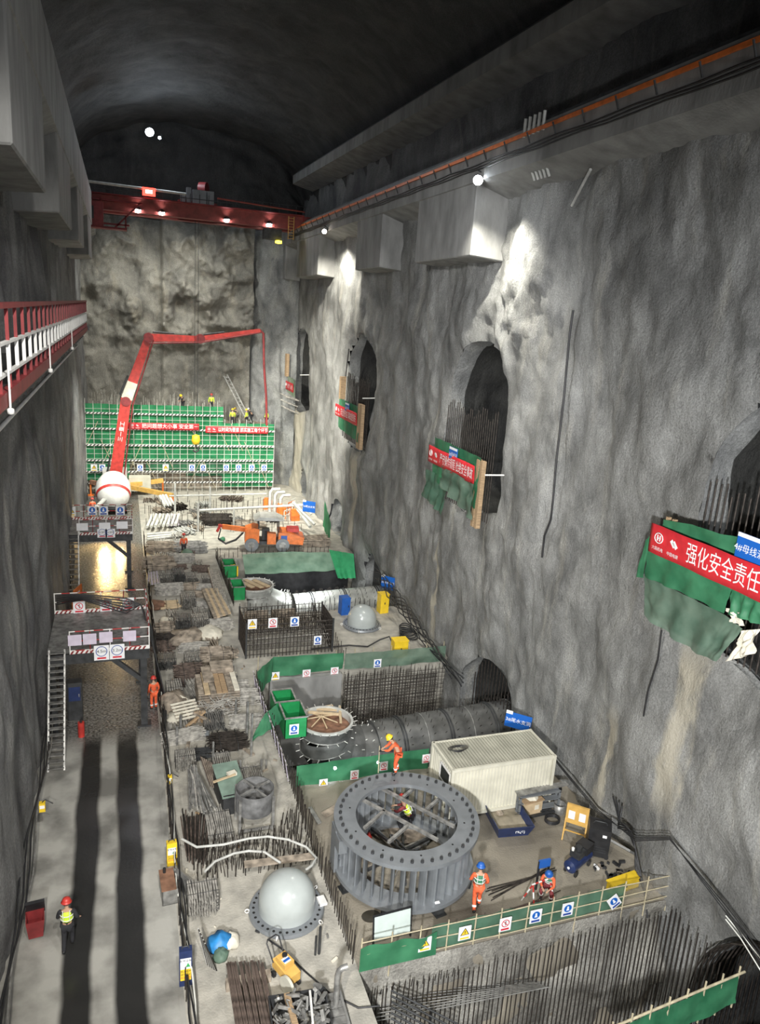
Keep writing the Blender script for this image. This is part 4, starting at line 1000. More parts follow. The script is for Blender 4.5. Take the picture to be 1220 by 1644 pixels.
# near fence along the pit edge in front of the ring slab
FA, FB = V(6.45, 16.95, 0), V(17.85, 16.95, 0)
def fence_near():
    t = thing('edge_fence', 'bamboo pole fence with green net on the pit edge in front of the stay ring', 'fence', FA)
    n = 13
    for k in range(n):
        x = 11.3 * k / (n - 1); MB().cyl((x, 0, -.5), (x + random.uniform(-.03, .03), 0, 1.12), .026, n=6).build('post', M['bamboo'], t)
    for z in (.12, .55, 1.0): MB().tube([(11.35 * k / 14, -.03, z + random.uniform(-.02, .02)) for k in range(15)], .02, 6).build('rail', M['bamboo'], t)
    MB().sheet(lambda u, v: (2.3 + 7.2 * u, .04 + .03 * math.sin(u * 40), .08 + .9 * v), 70, 5).build('green_net', M['netthin'], t)
    MB().sheet(lambda u, v: (9.5 + 1.8 * u, .04 + .03 * math.sin(u * 12), .3 + .6 * v), 20, 5).build('torn_net', mat_torn, t)
    MB().sheet(lambda u, v: (-.05 + 2.5 * u, -.08 + .05 * math.sin(u * 14) * v, -.02 + (.85 + .05 * math.sin(u * 6)) * v), 40, 6).build('dark_green_tarp', M['net'], t)
mat_torn = netmat('torn_pale_net', (.35, .36, .28), .35, .2)
fence_near()
for px, py, k, lb, tl in ((682, 1516, 'warn', 'yellow triangle warning sign on the dark green tarp by the white board', 0), (746, 1498, 'warn', 'yellow triangle warning sign on the thin net fence before the stay ring', 0), (811, 1484, 'proh', 'red ring prohibition sign on the near net fence', 0), (860, 1471, 'mand', 'blue disc sign on the near fence below the red and white trestle', 0), (911, 1460, 'mand', 'upright blue disc sign between trestle and yellow box on the near fence', 0), (986, 1448, 'mand', 'crooked blue disc sign hanging askew below the long yellow box', .6)):
    p = aty(px, py, 16.86); sign(p, (1, 0, 0), lb, k, w=.42, h=.5, tilt=tl)
# white board behind the tarp
t = thing('notice_board', 'blank pale board with black edge standing behind the dark green tarp', 'board', at(635, 1525, 0) + V(0, .35, 0))
t.rotation_euler = (-.12, 0, .06); MB().bx(-.62, .62, -.02, .02, .15, 1.0).build('panel', M['glassgreen'], t); MB().bx(-.66, -.62, -.03, .03, 0, 1.02).bx(.62, .66, -.03, .03, 0, 1.02).bx(-.66, .66, -.03, .03, 1.0, 1.04).build('frame', M['black'], t)

# fence behind the ring slab (pit 1 near edge)
y = 26.1
netsheet('net_fence', 'dark green net fence with glowing welding light behind the stay ring', 'fence', [(6.5, y, 1.0), (9, y + .1, .95), (12.4, y, 1.0)], [(6.5, y, .02), (9, y, .02), (12.4, y, .02)], M['net'], 60, 6, .05)
for px, py, k, lb in ((519, 1258, 'warn', 'yellow triangle sign on the green net behind the stay ring'), (569, 1244, 'proh', 'red prohibition sign on the green net just left of the worker in yellow helmet'.replace('left of', 'beside')), (616, 1230, 'proh', 'red prohibition sign right behind the worker in the yellow helmet'.replace('right behind', 'directly behind')), (684, 1218, 'proh', 'red prohibition sign on the green net beside the container end')):
    sign(aty(px, py, y - .12), (1, 0, 0), lb, k, w=.36, h=.42)
# fence over pit 1, far edge
y = 35.9
netsheet('net_fence', 'green net fence with three signs in front of the stacked rebar cage', 'fence', [(6.3, 34.6, 1.0), (7.4, y, 1.1), (11.3, y, 1.0)], [(6.5, 34.6, -.2), (7.4, y, -.1), (11.3, y, .05)], M['net'], 60, 6, .08)
netsheet('net_fence', 'dusty green net fence along the slab edge below the yellow box', 'fence', [(11.4, y, .95), (14, y, .9), (17.5, y, .9)], [(11.4, y, 0), (14, y, -.1), (17.5, y, -.05)], M['netgrey'], 60, 6, .08)
for px, py, k, lb in ((442, 1086, 'warn', 'yellow triangle sign on the green net above the round elbow mouth'), (492, 1082, 'proh', 'prohibition sign at the middle of the green net above the elbow'), (537, 1078, 'proh', 'prohibition sign nearest the rebar mat on the green net above the elbow'), (606, 1065, 'mand', 'blue disc sign on the dusty net below the yellow box')):
    sign(aty(px, py, y - .15), (1, 0, 0), lb, k, w=.44, h=.5)
for k in range(11):
    x = 6.6 + k * 1.08; tag(MB().cyl((x, 36.0, 0), (x, 36.0, 1.15), .025, n=6).build('fence_post', M['bamboo']), 'thin pole holding the green nets along the middle slab edge', 'post', 'poles of the middle slab fence')
# concrete pier face under the net and rebar mat
tag(MB().bx(7.2, 11.2, 35.6, 36.0, -5.5, -.15).build('pier_facing', M['conc']), 'smooth grey cast facing on the pit side behind the round elbow', 'concrete facing')
def rebar_mat(nm, label, x0, x1, z0, z1, y, sp=.16, r=.018, m=M['rebar'], over=.5):
    b = MB(); x = x0
    while x < x1: b.cyl((x, y, z0), (x, y, z1 + random.uniform(0, over)), r, n=4); x += sp
    z = z0
    while z < z1: b.cyl((x0, y - .03, z), (x1, y - .03, z), r, n=4); z += sp * 1.1
    return tag(b.build(nm, m), label, 'rebar mat')
rebar_mat('rebar_mat', 'dense welded grid of steel bars standing in the pit below the yellow box', 11.3, 16.8, -4.2, -.4, 35.3, .17, .022)
rebar_mat('rebar_mat', 'second grid layer set back behind the dense steel grid in the pit', 11.3, 17.4, -4.2, -.3, 35.55, .22)
# far pit: draped green net and bars
netsheet('draped_net', 'pale green net draped over the far pit edge below the drilling rig', 'net', [(8.7, 55.6, .35), (12, 55.4, .5), (16.2, 55.0, .4)], [(8.7, 54.0, -.7), (12, 53.9, -.8), (16.2, 53.9, -.7)], netmat('washed_green_net', (.2, .36, .24), .85, .25), 60, 12, .15)
netsheet('draped_net', 'deep green end of the draped net against the rock wall', 'net', [(15.6, 55.2, .6), (17.4, 54.2, .5)], [(15.8, 52.8, -1.0), (17.2, 52.6, -1.0)], M['netbright'], 20, 10, .12)
tag(MB().sheet(lambda u, v: (8.8 + 8.4 * u, 54.6 - .1 * v + .1 * math.sin(u * 20), -.4 - 3.6 * v), 40, 8).build('black_sheeting', M['black']), 'dark sheeting hanging in the far pit below the draped net', 'sheeting')
# stair boxes of green mesh panels at the pits' corners
def green_hoarding(x, y, w, d, h, label, z0=0):
    t = thing('mesh_hoarding', label, 'hoarding', (x, y, z0))
    for a in ((0, 0, w, 0), (0, d, w, 0), (0, 0, 0, d), (w, 0, 0, d)):
        MB().bx(a[0] - .015, a[0] + a[2] + .015, a[1] - .015, a[1] + a[3] + .015, 0, h).build('mesh_panel', M['greenpaint'], t)
    MB().bx(-.05, w + .05, -.05, .03, h, h + .05).bx(-.05, w + .05, d - .03, d + .05, h, h + .05).bx(-.05, .03, 0, d, h, h + .05).bx(w - .03, w + .05, 0, d, h, h + .05).build('top_rail', M['tube'], t)
    return t
p = at(462, 1195, 0)
green_hoarding(6.75, 29.6, 1.0, 1.5, 1.0, 'green mesh stair box with a blue sign beside the round elbow mouth', .1)
green_hoarding(6.6, 31.2, 1.0, 1.2, .95, 'second green mesh box joined behind the one with the blue sign', .1)
sign(aty(472, 1171, 29.5), (1, 0, 0), 'blue disc sign on the green mesh stair box beside the round elbow', 'mand', w=.44, h=.52)
netsheet('green_flap', 'loose green net flap spread beside the mesh stair box', 'net', [(6.6, 31.0, 1.1), (6.0, 30.6, .9), (5.3, 30.0, .1)], [(6.7, 29.9, .9), (6.2, 29.9, .5), (5.3, 29.8, .06)], M['net'], 20, 8, .06, n=(0, 0, 1))
green_hoarding(6.75, 47.0, .85, 1.6, 1.7, 'green mesh stair tower beside the plank-covered far pipe mouth', -.8)
green_hoarding(6.75, 51.4, .9, 1.6, .9, 'low green mesh box behind the far green stair tower', 0)
tag(MB().bx(7.3, 7.8, 51.6, 52.1, 0, .75).lathe((7.55, 51.85, .75), [(.2, 0), (.001, .12)], 8).build('yellow_lidded_bin', M['yellow']), 'small yellow bin at the head of the far green stair', 'bin')

# ---------------- tunnel mouths: nets, banners, scaffold ----------------
def mouth(yc, zt, label, ban, bantxt, lvl, nm='adit'):
    # scaffold frame standing in front of the opening
    pass
def adit_kit(yc, w, x, ztop, zb, lab, text_b, sgn, tarps=True):
    # net wall hung in front of the opening; far (+y) end appears left in the opening
    ya, yb = yc + w, yc - w
    netsheet('adit_net', f'green net hung across the rock opening {lab}', 'net', [(x, ya, ztop), (x, yc, ztop - .02), (x, yb, ztop - .05)], [(x, ya, ztop - 2.4), (x, yc, ztop - 2.6), (x, yb, ztop - 2.7)], M['net'], 40, 10, .1, n=(-1, 0, 0))
    banner('slogan_banner', f'red slogan banner on the net of the opening {lab}', (x - .22, ya + .25, ztop - 1.45), (0, -1, 0), (0, 0, 1), 2 * w + .1, .95, text_b, .62, marks=2)
    t = thing('name_sign', f'small blue sign on the net of the opening {lab}', 'sign', (x - .2, yc - .1, ztop - .45)); t.rotation_euler = (PI / 2, 0, -PI / 2)
    MB().bx(-.5, .5, -.38, .38, -.02, .02).build('board', M['signblue'], t); MB().bx(-.5, .5, .25, .38, .02, .024).build('white_strip', M['ink'], t)
    wd = text(sgn, .26, 'lettering', M['ink'], t); wd.location = (0, -.03, .03)
adit_kit(36.0, 3.0, 17.0, 12.6, 9, 'above the big pipe tunnel', '严守操作规程 杜绝安全事故', '3#母线洞')
netsheet('adit_net', 'crumpled lower green net hiding the left foot of the opening above the big pipe tunnel'.replace('left ', ''), 'net', [(16.95, 39.6, 10.6), (16.95, 36.6, 10.5)], [(16.95, 40.2, 8.9), (16.95, 36.8, 8.5)], M['netthin'], 24, 12, .2, n=(-1, 0, 0))
netsheet('adit_net', 'dusty sagging net layer under the red banner above the big pipe tunnel', 'net', [(16.75, 37.2, 11.3), (16.75, 33.0, 11.2)], [(16.8, 37.4, 10.2), (16.8, 33.0, 9.3)], M['netgrey'], 24, 10, .18, n=(-1, 0, 0))
adit_kit(56.4, 3.0, 17.0, 12.4, 9, 'second from the end', '安全是效益 事故是损失', '2#母线洞')
netsheet('adit_net', 'torn pale green net at the farthest high rock opening', 'net', [(16.9, 79.6, 12.3), (16.9, 76.0, 12.2)], [(16.9, 79.6, 10.6), (16.9, 76.0, 10.4)], netmat('pale_lit_net', (.3, .42, .28), .9, .2), 20, 6, .1, n=(-1, 0, 0))
banner('slogan_banner', 'faded red banner at the farthest high rock opening', (16.75, 79.8, 10.9), (0, -1, 0), (0, 0, 1), 3.8, .9, '安全生产 人人有责', .5, marks=1)
# the near one (large, cut by the picture's edge)
X4 = 16.9
def a4(px, py, x=X4): return atx(px, py, x)
netsheet('adit_net', 'upper green net panel behind the strengthened-safety banner', 'net', [a4(1064, 834), a4(1110, 842), a4(1160, 858), a4(1222, 868)], [a4(1062, 880), a4(1110, 900), a4(1160, 925), a4(1222, 945)], M['net'], 40, 8, .08, n=(-1, 0, 0))
netsheet('adit_net', 'middle green net panel directly under the near red banner', 'net', [a4(1040, 875), a4(1100, 910), a4(1175, 945)], [a4(1034, 925), a4(1090, 950), a4(1162, 985)], M['net'], 40, 10, .07, n=(-1, 0, 0))
netsheet('adit_net', 'dark green net corner below the end of the near red banner', 'net', [a4(1174, 940), a4(1235, 965)], [a4(1168, 985), a4(1235, 1010)], M['net'], 30, 8, .1, n=(-1, 0, 0))
netsheet('adit_net', 'narrow green net strip folded at the edge of the near rock opening', 'net', [a4(1036, 868), a4(1044, 860)], [a4(1019, 926), a4(1034, 928)], M['net'], 6, 14, .05, n=(-1, 0, 0))
netsheet('adit_tarp', 'dusty grey-green tarp sagging at the foot of the near rock opening', 'tarp', [a4(1034, 924), a4(1090, 950), a4(1165, 988), a4(1192, 1010)], [a4(1032, 985), a4(1075, 1022), a4(1120, 1050), a4(1150, 1062)], M['netgrey'], 50, 14, .12, n=(-1, 0, 0))
netsheet('torn_paper_sheet', 'crumpled pale sheet flapping beside the dusty tarp', 'sheet', [a4(1195, 1012), a4(1218, 1010)], [a4(1168, 1062), a4(1205, 1050)], M['paper'], 14, 10, .2, n=(-1, 0, 0))
netsheet('torn_paper_sheet', 'small cream scrap hanging between the near nets', 'sheet', [a4(1165, 975), a4(1190, 985)], [a4(1175, 998), a4(1192, 1005)], M['paper'], 10, 8, .12, n=(-1, 0, 0))
P, Q = a4(1040, 884, 16.7), a4(1222, 962, 16.7); up = a4(1042, 856, 16.7) - P
Lb = (Q - P).length + 1.2
banner('slogan_banner', 'large red banner reading safety duty in white characters, nearest of all', P, (Q - P), (0, 0, 1), Lb, .98, '强化安全责任 落实', .72, marks=2)
t = thing('name_sign', 'blue name sign above the nearest red banner', 'sign', a4(1204, 884, 16.72)); t.rotation_euler = (PI / 2, 0, -PI / 2)
MB().bx(-.5, .5, -.42, .42, -.02, .02).build('board', M['signblue'], t); MB().bx(-.5, .5, .3, .42, .02, .024).build('white_strip', M['ink'], t); wd = text('4#母线洞', .27, 'lettering', M['ink'], t); wd.location = (0, -.02, .03)
# timber posts and tubes at the openings
def post(p, q, r, m, label, nm, cat, grp=None, flat=False):
    b = MB(); (b.bar(p, q, r * 2, r * 2) if flat else b.cyl(p, q, r, n=8)); return tag(b.build(nm, m), label, cat, grp)
for yy in (33.3, 32.9): post((17.1, yy, 8.9), (17.1, yy, 12.4), .12, M['wood'], 'brown timber post beside the net of the opening above the big pipe tunnel', 'timber_post', 'post', 'timber posts beside that net', True)
for yy in (53.9, 53.5, 53.2): post((17.1, yy, 9.2), (17.1, yy, 12.6), .13, M['wood'], 'lit brown timber post at the opening second from the end', 'timber_post', 'post', 'timber posts of the second opening', True)
for yy in (58.6,): post((17.0, yy, 12.4), (17.0, yy, 14.2), .22, M['wood'], 'short glowing plank upright over the net of the second opening', 'timber_post', 'post', None, True)
for yy in (80.4, 79.9): post((16.9, yy, 12.2), (16.9, yy, 14.6), .15, M['wood'], 'brown plank upright at the farthest high opening', 'timber_post', 'post', 'planks at the farthest opening', True)
for k in range(7): post((16.3, 80.5 - k * .5, 10.3 - (k % 3) * .6), (17.8, 79.4 - k * .3, 9.9 - (k % 3) * .7), .07, M['rebar_pale'], 'loose pole jutting from the farthest high opening', 'loose_pole', 'pole', 'poles jutting from the farthest opening')
for yy in (19.2, 18.9): post((17.0, yy, 12.3), (17.0, yy, 13.3), .06, M['wood'], 'short yellowish timber end above the near green net', 'timber_post', 'post', 'timber ends above the near net', True)
for (y_, z_) in ((31.9, 11.9), (52.6, 13.2), (73.6, 13.0)): post((17.8, y_, z_), (17.0, y_ + .5, z_ - .1), .04, M['white'], 'short white bracket rod at %s' % {31.9: 'the opening above the big pipe tunnel', 52.6: 'the second opening from the end', 73.6: 'the farthest high opening'}[y_], 'bracket_rod', 'rod')
# lower opening with green door cloth, blue boards
netsheet('green_curtain', 'bright green curtain before the small low opening near the drilling rig', 'curtain', [(16.8, 61.6, 3.1), (16.6, 58.6, 1.9)], [(16.8, 61.6, .7), (16.6, 58.6, -.2)], M['netbright'], 12, 10, .06, n=(-1, 0, 0))
def bluesign(P, ux, w, h, s, label, ts=.24):
    P, ux = Vector(P), Vector(ux).normalized(); uz = V(0, 0, 1); n = ux.cross(uz); t = thing('name_sign', label, 'sign', P); t.matrix_world = Matrix.Translation(P) @ Matrix((ux, uz, n)).transposed().to_4x4()
    MB().bx(-w / 2, w / 2, -h / 2, h / 2, -.02, .02).build('board', M['signblue'], t); MB().bx(-w / 2, -w / 4, h / 2 - .1, h / 2 + .06, .0, .024).build('white_corner', M['ink'], t)
    x = text(s, ts, 'lettering', M['ink'], t); x.location = (0, 0, .03)
bluesign((17.0, 26.6, 1.45), (.75, -.66, -.1), 1.2, .75, '3#尾水支洞', 'blue board with white characters on the rock above the container corner', .23)
bluesign((16.9, 44.6, 1.6), (.7, -.7, 0), 1.0, .9, '2#尾水支洞', 'blue board on the rock by the cables behind the small dome', .19)
bluesign((15.6, 62.4, 2.3), (.8, -.6, 0), 1.2, 1.0, '1#尾水支洞', 'blue board on the rock over the pipes near the drilling rig', .22)

# ---------------- wall fittings ----------------
# conductor rail and cables along the right crane beam
t = thing('conductor_rail', 'orange conductor rail running along the crane beam on brackets', 'rail', (16.1, 2, 26.7))
MB().bx(-.05, .03, 0, 76, .02, .16).build('rail_strip', M['orange'], t)
for k in range(38): MB().bar((.08, k * 2.0, -.3), (-.1, k * 2.0, .1), .05, .05).build('rail_bracket', M['steeldark'], t)
for k in range(3): tag(MB().tube([(16.14, 2 + i * 1.5, 26.32 - k * .11 + .03 * math.sin(i * 1.9 + k)) for i in range(52)], .03, 5).build('power_cable', M['black']), 'black power cable slung below the orange conductor rail', 'cable', 'cables under the conductor rail')
tag(MB().bx(16.3, 16.6, 2, 79, 27.05, 27.2).build('crane_rail', M['steeldark']), 'dark steel crane rail on top of the right beam', 'rail')
b = atx(860, 290, 17.0)
for k in range(5): post((16.95, b.y - k * .3, 25.15), (16.6, b.y - .05 - k * .3, 25.75), .06, M['greypipe'], 'short grey pipe stub on the beam soffit past the bright floodlight', 'pipe_stub', 'pipe stub', 'pipe stubs on the soffit')
for k in range(5): post((16.15, 30.5 - k * .38, 26.7), (16.1, 30.4 - k * .38, 27.4), .07, M['greypipe'], 'grey pipe stub clamped over the orange rail', 'pipe_stub', 'pipe stub', 'pipe stubs over the orange rail')
post(atx(918, 330, 17.6), atx(948, 272, 17.0), .06, M['greypipe'], 'slanting pipe leaning between rock and crane beam', 'leaning_pipe', 'pipe')
def cable(px, x, label, r=.03, m=M['black'], grp=None, wob=.05):
    P = [atx(a, c, x) for a, c in px]; return tag(MB().tube(P, r, 6).build('hanging_cable', m), label, 'cable', grp)
cable([(920, 498), (914, 540), (905, 640), (893, 740), (888, 800), (884, 835), (874, 860), (870, 895)], 17.35, 'long dark cable running down the rock between two high openings', .045)
cable([(1062, 1012), (1056, 1060), (1040, 1110), (1033, 1150)], 17.3, 'thin dark cable trailing below the near dusty tarp', .03)
cable([(560, 560), (553, 620), (550, 700)], 17.4, 'thin dark cable on the rock beside the second opening', .04)
for k in range(3):
    o = k * .06
    cable([(850, 1168 + k), (905, 1235 + k * 2), (960, 1300 + k * 3), (1020, 1350 - k * 3), (1075, 1348 - k * 2), (1120, 1400 + k * 3), (1170, 1460 + k * 6), (1222, 1530 + k * 8)], 17.1 - o * 2, 'cable strung along the foot of the rock wall above the yellow cabinet', .018, M['black'], 'cables strung along the foot of the rock')
for k in range(7):
    P = []; 
    for i in range(22):
        u = i / 21; yy = 46 - 13.5 * u; P.append((17.0 - .1 * k + .2 * math.sin(i * .9 + k), yy, .35 + 1.1 * (1 - u) + .35 * math.sin(i * .7 + k * 1.3) + .08 * k))
    tag(MB().tube(P, .035, 6).build('slung_cable', M['black']), 'thick black cable looping down the rock behind the small dome', 'cable', 'black cables behind the small dome')
for k in range(6):
    C = V(16.5, 39.2 + k * .13, .12 + k * .07); R = .55 - .03 * k
    tag(MB().tube([C + V(R * math.cos(a), R * math.sin(a), .05 * math.sin(a * 2 + k)) for a in [i * PI / 12 for i in range(24)]], .035, 6, closed=True).build('cable_coil', M['black']), 'coil of black cable heaped by the rock near the yellow box', 'cable', 'coils by the rock')
cable_pts = [at(560, 1036, .1), at(590, 1038, .05), at(610, 1027, .25), at(625, 1022, .5), at(631, 1035, .3), at(628, 1045, .1), at(615, 1058, .05)]
tag(MB().tube([at(500, 1042, .05)] + cable_pts, .045, 6).build('floor_cable', M['black']), 'black cable curving over the middle slab beside the yellow box', 'cable')
tag(MB().tube([at(430, 1508, .1), at(455, 1525, .04), at(490, 1560, .03), at(530, 1595, .03), at(575, 1618, .04), at(610, 1615, .06)], .028, 6).build('floor_cable', M['black']), 'black cable winding over the concrete from the big dome past the saw', 'cable')
for k in range(4):
    yy = 19.2 - k * .12
    tag(MB().tube([(17.5, 20.2 - k * .2, 1.9), (17.3, 19.4, 1.4 - .1 * k), (17.2, 18.9 - .1 * k, 1.6), (17.15, 18.2, 1.2), (17.1, 17.7 + .1 * k, .6), (17.05, 17.3, .1), (17.0, 16.9, -.6)], .03, 6).build('hanging_hose', M['black']), 'black hose hanging on the rock beside the end of the near fence', 'hose', 'hoses at the fence end')
# ---------------- stacks of bars, tubes and timber along the corridor ----------------
ENDS = MB()
def rods_mesh(W, L, Hh, r, jit=.5, n=5, along='y', cross=0.0):
    b = MB(); cols = max(2, int(W / (2.6 * r))); rows = max(1, int(Hh / (2.0 * r)))
    for j in range(rows):
        z = r + j * 2 * r
        for i in range(cols):
            edge = i in (0, cols - 1) or j >= rows - 2
            x = -W / 2 + W * (i + .5) / cols + random.uniform(-.3, .3) * r
            dl = random.uniform(-jit, jit) * .25; a = random.uniform(-jit, jit) * .06 + (random.uniform(-cross, cross) if j >= rows - 1 else 0)
            l = L if edge or j % 2 == 0 else L
            d = Vector((math.sin(a), math.cos(a), 0)) * l / 2; c = Vector((x, dl, z + (random.uniform(0, .6) * r if j == rows - 1 else 0)))
            b.cyl(c - d, c + d, r, n=n, caps=False)
        u = d.normalized()
        for e in (c - d + u * .01, c + d - u * .01): ENDS.cyl(e - u * .004, e + u * .004, r * .97, n=n)
    return b
def stack(px0, px1, pt, pb, h, r, m, label, nm='bar_bundle', cat='steel bars', along='y', jit=.5, cross=0.0, z0=0.0, group=None, ang=0.0):
    # px0..px1: picture columns of its top, pt..pb rows of the far and near edge of its top at height h
    A, B, C = at(px0, pb, z0 + h), at(px1, pb, z0 + h), at((px0 + px1) / 2, pt, z0 + h)
    W = (B - A).length; L = max(.35, C.y - (A.y + B.y) / 2); cx, cy = (A.x + B.x) / 2, (A.y + B.y) / 2 + L / 2
    if m is RP: r *= 1.3
    t = thing(nm, label, cat, (cx, cy, z0), ang, group)
    global ENDS
    ENDS = MB()
    if along == 'y': mb = rods_mesh(W, L, h, r, jit, cross=cross)
    else:
        mb = rods_mesh(L, W, h, r, jit, cross=cross); mb.v = [(v[1], v[0], v[2]) for v in mb.v]; mb.f = [f[::-1] for f in mb.f]; ENDS.v = [(v[1], v[0], v[2]) for v in ENDS.v]
    ENDS.build('dark_bar_ends', M['steeldark'], mb.build('bars', m, t), kind='stuff')
    for k in (-.3, .3):
        a, c, e = W / 2 + .02, L / 2 + .02, h + .03
        if along == 'y': MB().tube([(-a, k * L, 0), (-a, k * L, e), (a, k * L, e), (a, k * L, 0)], .012, 4).build('binding_wire', M['steeldark'], t)
        else: MB().tube([(k * W, -c, 0), (k * W, -c, e), (k * W, c, e), (k * W, c, 0)], .012, 4).build('binding_wire', M['steeldark'], t)
    return t
R_, RP, RR, WG = M['rebar'], M['rebar_pale'], M['rebar_rust'], M['woodgrey']
SP = [
 (337, 378, 1292, 1352, .30, .022, RP, 'bundle of pale steel tubes lying beside the round steel hopper'),
 (345, 374, 1203, 1232, .45, .022, RP, 'upright-looking bundle of pale bars above the green lidded box'),
 (389, 425, 1226, 1256, .40, .02, RP, 'bundle of crooked pale rods just behind the round steel hopper'),
 (283, 315, 1200, 1218, .55, .022, RP, 'heap of pale short tubes over a dark pile by the road edge'),
 (303, 352, 1410, 1440, .75, .022, RP, 'tall bundle of straight grey bars on end beside the big dome'),
 (298, 325, 1043, 1058, .5, .025, RP, 'bundle of light scaffold tubes behind the dark slanting heap'),
 (268, 294, 1089, 1108, .8, .03, RP, 'bundle of light scaffold tubes in front of the dark slanting heap'),
 (255, 283, 1046, 1062, .5, .025, M['tube'], 'mixed bundle of tubes by the foot of the nearer platform'),
 (281, 306, 983, 996, .9, .03, M['tube'], 'square bundle of scaffold tubes, beside its smoother twin stack'),
 (309, 336, 982, 994, .9, .03, RP, 'neat square stack of pale tubes beside the long plank run'),
 (292, 315, 950, 961, .8, .03, RP, 'square tube stack behind the two matching square stacks'),
 (257, 281, 914, 926, .5, .03, RP, 'rounded heap of pale tubes over a dark gap'),
 (278, 297, 911, 922, .6, .03, M['tube'], 'tube bundle in the middle of the far storage row'),
 (299, 319, 917, 928, .4, .03, RP, 'low tube bundle nearest the far green stair in the storage row'),
 (246, 263, 902, 910, .6, .03, RP, 'ball-like heap of wire and tube ends far along the corridor'),
]
for q in SP: stack(*q, jit=.45, cross=.06)
for q in (
 (236, 278, 892, 908, .8, .05, WG, 'wide dark stack of planks at the far end of the storage row', 'plank_stack', 'planks', 'x'),
 (331, 366, 1036, 1050, 1.1, .045, WG, 'high stack of flat weathered boards next to the rebar cage', 'plank_stack', 'planks', 'x'),
 (283, 317, 934, 941, .35, .05, WG, 'flat stack of boards below the far tube bundles', 'plank_stack', 'planks', 'x'),
 (262, 291, 961, 974, .25, .08, M['ply'], 'pale wide boards lying behind the square tube stacks', 'plank_stack', 'planks', 'x'),
 (250, 281, 996, 1008, .5, .06, WG, 'dark logs stacked at the road edge by the square tube bundle', 'plank_stack', 'logs', 'x'),
 (345, 392, 1172, 1196, .35, .02, R_, 'dark tangled stack of bent bars near the leaning floor posts', 'bent_bar_stack', 'steel bars', 'x'),
 (313, 337, 1197, 1212, .3, .04, M['steeldark'], 'dark slatted frame lying beside the short tube heap', 'slatted_frame', 'frame', 'x'),
 (290, 322, 1062, 1086, .6, .025, RR, 'dark rusty heap of slanting bars behind the light tube bundles', 'bent_bar_stack', 'steel bars', 'x'),
 (250, 275, 1022, 1040, .35, .03, RR, 'low rusty heap of bars by the corner of the nearer platform', 'bent_bar_stack', 'steel bars', 'x'),
 (255, 300, 1014, 1022, .5, .02, R_, 'row of dark bent bars before the square stacks', 'bent_bar_stack', 'steel bars', 'x'),
 (360, 378, 1037, 1048, .5, .05, WG, 'short stack of boards tucked beside the high board stack', 'plank_stack', 'planks', 'x'),
 (285, 330, 868, 880, .5, .05, M['tube'], 'long low heap of tubes beyond the storage row', 'tube_heap', 'tubes', 'x'),
 (240, 285, 868, 880, .5, .05, WG, 'long low heap of boards beyond the storage row', 'plank_stack', 'planks', 'x'),
 (330, 375, 822, 834, .6, .05, R_, 'dark heap of bars behind the drilling rig canopy', 'bar_heap', 'steel bars', 'x'),
 (380, 425, 832, 842, .6, .05, WG, 'dark heap of boards right behind the drilling rig'.replace('right behind', 'close behind'), 'plank_stack', 'planks', 'x'),
 (485, 530, 858, 868, .6, .06, WG, 'pale boards heaped between drilling rig and green curtain', 'plank_stack', 'planks', 'x'),
): stack(*q[:8], nm=q[8], cat=q[9], along=q[10], jit=1.2, cross=.12)
occ = []
for o in list(COL.objects):
    if o.parent is None and 'label' in o and o.type == 'EMPTY' and 1.4 < o.location.x < 6.3: occ.append((o.location.x, o.location.y))
random.seed(21); n_ = 0
for tr_ in range(400):
    x, y = random.uniform(2.1, 5.6), random.uniform(29, 61)
    if any(abs(x - a) < .95 and abs(y - c) < 1.2 for a, c in occ) or n_ > 44: continue
    occ.append((x, y)); n_ += 1; ENDS = MB(); w_, l_, h_ = random.uniform(.6, 1.1), random.uniform(.9, 1.7), random.uniform(.15, .6)
    sw = random.random() < .4; t = thing('bar_bundle', 'one of the low assorted bundles of bars filling gaps between the named stacks', 'steel bars', (x, y, 0), random.uniform(-.15, .15) + (PI / 2 if sw else 0), 'assorted bundles of the storage strip')
    o = rods_mesh(w_, l_, h_, random.choice((.025, .035, .05)), .6, cross=.1).build('bars', random.choice([M['rebar_pale'], M['rebar_pale'], M['tube'], M['rebar_pale'], M['woodgrey'], M['rebar_rust']]), t); ENDS.build('dark_bar_ends', M['steeldark'], o, kind='stuff')
# pink rods, long rods by the pit fence
for i in range(9):
    a, c = at(237 + i * 2.4, 940 - i * .6, .5), at(236 + i * 2.2, 920 - i * .4, .5)
    post(a, c, .045, M['lilac'] if i % 2 else RP, 'pinkish tube lying across the far corridor by the road edge', 'pink_tube', 'tube', 'pinkish tubes by the road edge')
for i in range(18):
    a, c = at(333 + i * 1.0, 911 + i * .4, .35), at(349 + i * 1.2, 972 + i * .6, .3)
    post(a + V(0, 0, .03 * (i % 3)), c + V(0, 0, .03 * (i % 3)), .035, RP if i % 3 else M['rebar_rust'], 'long thin tube of the row lying along the far pit fence', 'long_tube', 'tube', 'long tubes along the far pit fence')
for i in range(6):
    a, c = at(326 + i * 4.0, 946 - i * .2, .6 - .05 * i), at(346 + i * 4.4, 992 - i * 1.4, .6 - .05 * i)
    tag(MB().bar(a, c, .22, .1).build('long_plank', M['ply'] if i % 2 else WG), 'long pale plank of the slanting row beside the neat square tube stack', 'plank', 'long slanting planks')
